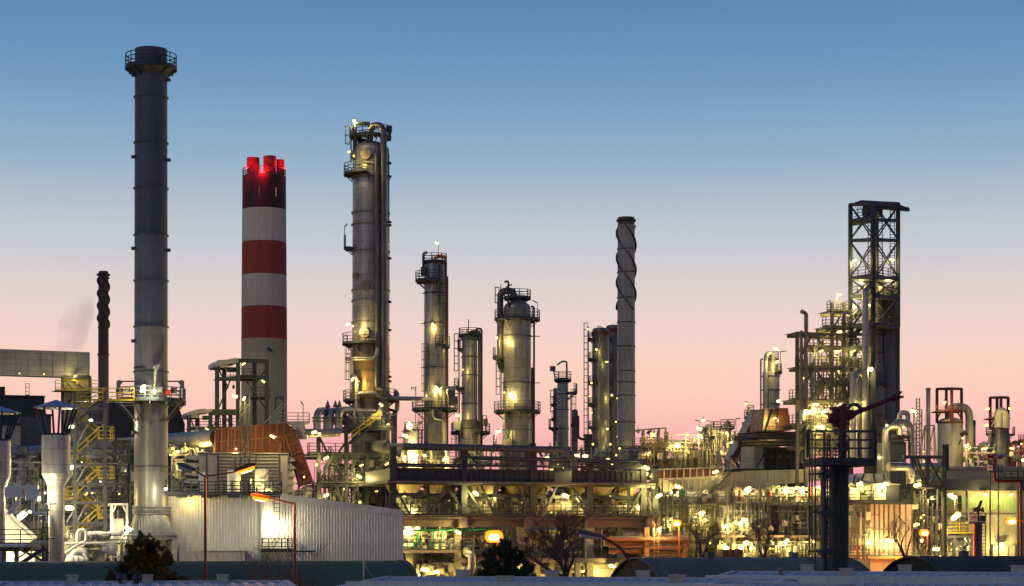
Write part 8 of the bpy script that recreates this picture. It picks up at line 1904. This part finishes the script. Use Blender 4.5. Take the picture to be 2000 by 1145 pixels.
def bare(label, px, Y, baserow, toprow, spread, seed, levels=6, r0=.16, lean=0.0, group='bare trees', fork=.30, dense=1.0, name='bare_tree', fan=1.0, trunkless=False):
    rn = random.Random(seed); s = S(Y); f = base(px, Y); H = zpx(toprow, Y); z0 = max(0.3, zpx(baserow, Y)); span = (H - z0)
    t = thing(name, f, label, 'tree' if name == 'bare_tree' else 'shrub', group); tr = MB(); cr = MB()
    def grow(p, d, L, r, lv):
        segs = 3; pts = [p]; q = p
        for i in range(segs):
            d = (d + Vec((rn.gauss(0, .13), rn.gauss(0, .13), rn.gauss(0, .08) + .05))).normalized(); q = q + d * (L / segs); pts.append(q)
        (tr if lv >= levels - 1 else cr).tube(pts, [r * (1 - .35 * i / segs) for i in range(segs + 1)], 6 if lv > 3 else 4 if lv > 1 else 3, caps=False)
        if lv == 0: return
        k = 2 + (1 if rn.random() < .55 * dense else 0) + (1 if lv <= 2 and rn.random() < .5 * dense else 0)
        for i in range(k):
            st = pts[-1] if i == 0 else pts[rn.choice([1, 2, 2, 3])]
            az = rn.uniform(0, 2 * math.pi); side = Vec((math.cos(az), math.sin(az) * .8, 0)); a = rn.uniform(.25, .75) * fan
            nd_ = (d * math.cos(a) + side * math.sin(a) * 1.15 + Z * .1).normalized()
            grow(st, nd_, L * rn.uniform(.58, .85), r * (.72 if i == 0 else .55), lv - 1)
    top = Vec((f.x + lean * .2, f.y, z0)); tr.tube([f, (f + top) / 2, top], [r0 * 1.25, r0 * 1.1, r0], 9)
    n0 = 5 if fork > .7 else 3
    for i in range(n0):
        az = 2 * math.pi * i / n0 + .4; a = (fork + rn.uniform(-.1, .12)) if n0 == 3 else (.25, 1.0, 1.15, .7, .95)[i]; d = Vec((math.cos(az) * math.sin(a) + lean, math.sin(az) * math.sin(a) * .7, math.cos(a))).normalized()
        grow(top, d, span * .36, r0 * .72, levels - 1)
    tr.build('trunk', M['bark'], t); cr.build('crown', M['twig'], t)
bare('large dark leafless tree with fine spreading twigs, centre right of the broad pine', 1108, 128, 1128, 1000, 90, 11, 7, .15, -.14, fork=.8, dense=1.25, fan=1.3)
bare('leafless tree before the lower furnace balcony, left of the other thin one', 1372, 160, 1096, 1012, 40, 12, 6, .10, .0, fork=.35)
bare('leafless thin tree before the pale furnace wall, left of the fire monitor tower', 1492, 160, 1092, 1008, 50, 13, 6, .11, .05, fork=.45)
bare('leafless tree silhouetted against the pink heater', 1768, 162, 1094, 1010, 55, 14, 6, .11, -.02, fork=.5)
bare('small leafless tree at the foot of the lattice tower', 1800, 175, 1090, 1035, 30, 15, 5, .08, .05, fork=.5)
def thicket(label, x0, x1, Y, top, seed, n=40):
    rn = random.Random(seed); f = base((x0 + x1) / 2, Y); t = thing('bare_shrub', f, label, 'shrub', 'bare shrubs'); st_ = MB(); cr = MB()
    def grow(p, d, L, r, lv):
        q = p; pts = [p]
        for i in range(3):
            d = (d + Vec((rn.gauss(0, .16), rn.gauss(0, .16), rn.gauss(0, .1)))).normalized(); q = q + d * L / 3; pts.append(q)
        (st_ if lv == 4 else cr).tube(pts, [max(.011, r), max(.010, r * .85), max(.009, r * .7), max(.008, r * .55)], 4 if lv > 2 else 3, caps=False)
        if lv:
            for i in range(rn.choice([2, 3, 3])): grow(pts[rn.choice([1, 2, 3])], (d + Vec((rn.gauss(0, .5), rn.gauss(0, .5), rn.gauss(.1, .3)))).normalized(), L * rn.uniform(.55, .85), r * .66, lv - 1)
    for i in range(n):
        u_ = (i + rn.random()) / n; x = x0 + (x1 - x0) * u_; h = (zpx(top, Y) - .2) * (.55 + .45 * math.sin(math.pi * u_)) * rn.uniform(.8, 1.02)
        b_ = base(x, Y + rn.uniform(-1.2, 1.2)); grow(b_ + Z * (h * .35), Vec((rn.gauss(0, .2), rn.gauss(0, .2), 1)).normalized(), h * .34, .035, 4)
        st_.tube([b_, b_ + Z * (h * .35)], [.05, .03], 5, caps=False)
    st_.build('stem', M['bark'], t); cr.build('crown', M['twig'], t)
thicket('wide brown leafless shrub in front of the green vaulted shed, below the white building', 425, 640, 118, 1083, 21, 60)

# faint plume of steam rising behind the gallery
def plume(label, pts, m, name='steam_plume'):
    b = MB(); b.tube([p for p, r in pts], [r for p, r in pts], 16); o = one(b, name, m, pts[0][0], label, 'steam'); return o
def steam_mat(name, c, dens):
    m = bpy.data.materials.new(name); m.use_nodes = True; ns, ln = m.node_tree.nodes, m.node_tree.links; ns.remove(ns['Principled BSDF'])
    pv = ns.new('ShaderNodeVolumePrincipled'); pv.inputs['Color'].default_value = (*c, 1); pv.inputs['Density'].default_value = dens; pv.inputs['Anisotropy'].default_value = 0.0
    tc = ns.new('ShaderNodeTexCoord'); no = nd(ns, 'ShaderNodeTexNoise', Scale=.09, Detail=3.0); ln.new(tc.outputs['Object'], no.inputs[0])
    mr = nd(ns, 'ShaderNodeMapRange'); mr.inputs['From Min'].default_value = .4; mr.inputs['From Max'].default_value = .7; mr.inputs['To Max'].default_value = dens * 2
    ln.new(no.outputs[0], mr.inputs[0]); ln.new(mr.outputs[0], pv.inputs['Density']); ln.new(pv.outputs[0], ns['Material Output'].inputs['Volume']); return m
plume('faint grey smoke plume drifting up behind the panelled gallery', [(W(131, 730, 420), 1.2), (W(133, 690, 420), 2.6), (W(143, 645, 420), 3.4), (W(157, 605, 420), 3.2), (W(172, 575, 420), 1.6)], steam_mat('grey_smoke', (.35, .38, .5), .05), 'smoke_plume')
plume('pale steam drifting at the foot of the thin far stack', [(W(1812, 930, 360), 3.0), (W(1812, 890, 360), 4.4), (W(1808, 850, 360), 4.0), (W(1800, 810, 360), 1.4)], steam_mat('pale_steam', (.85, .82, .7), .05))
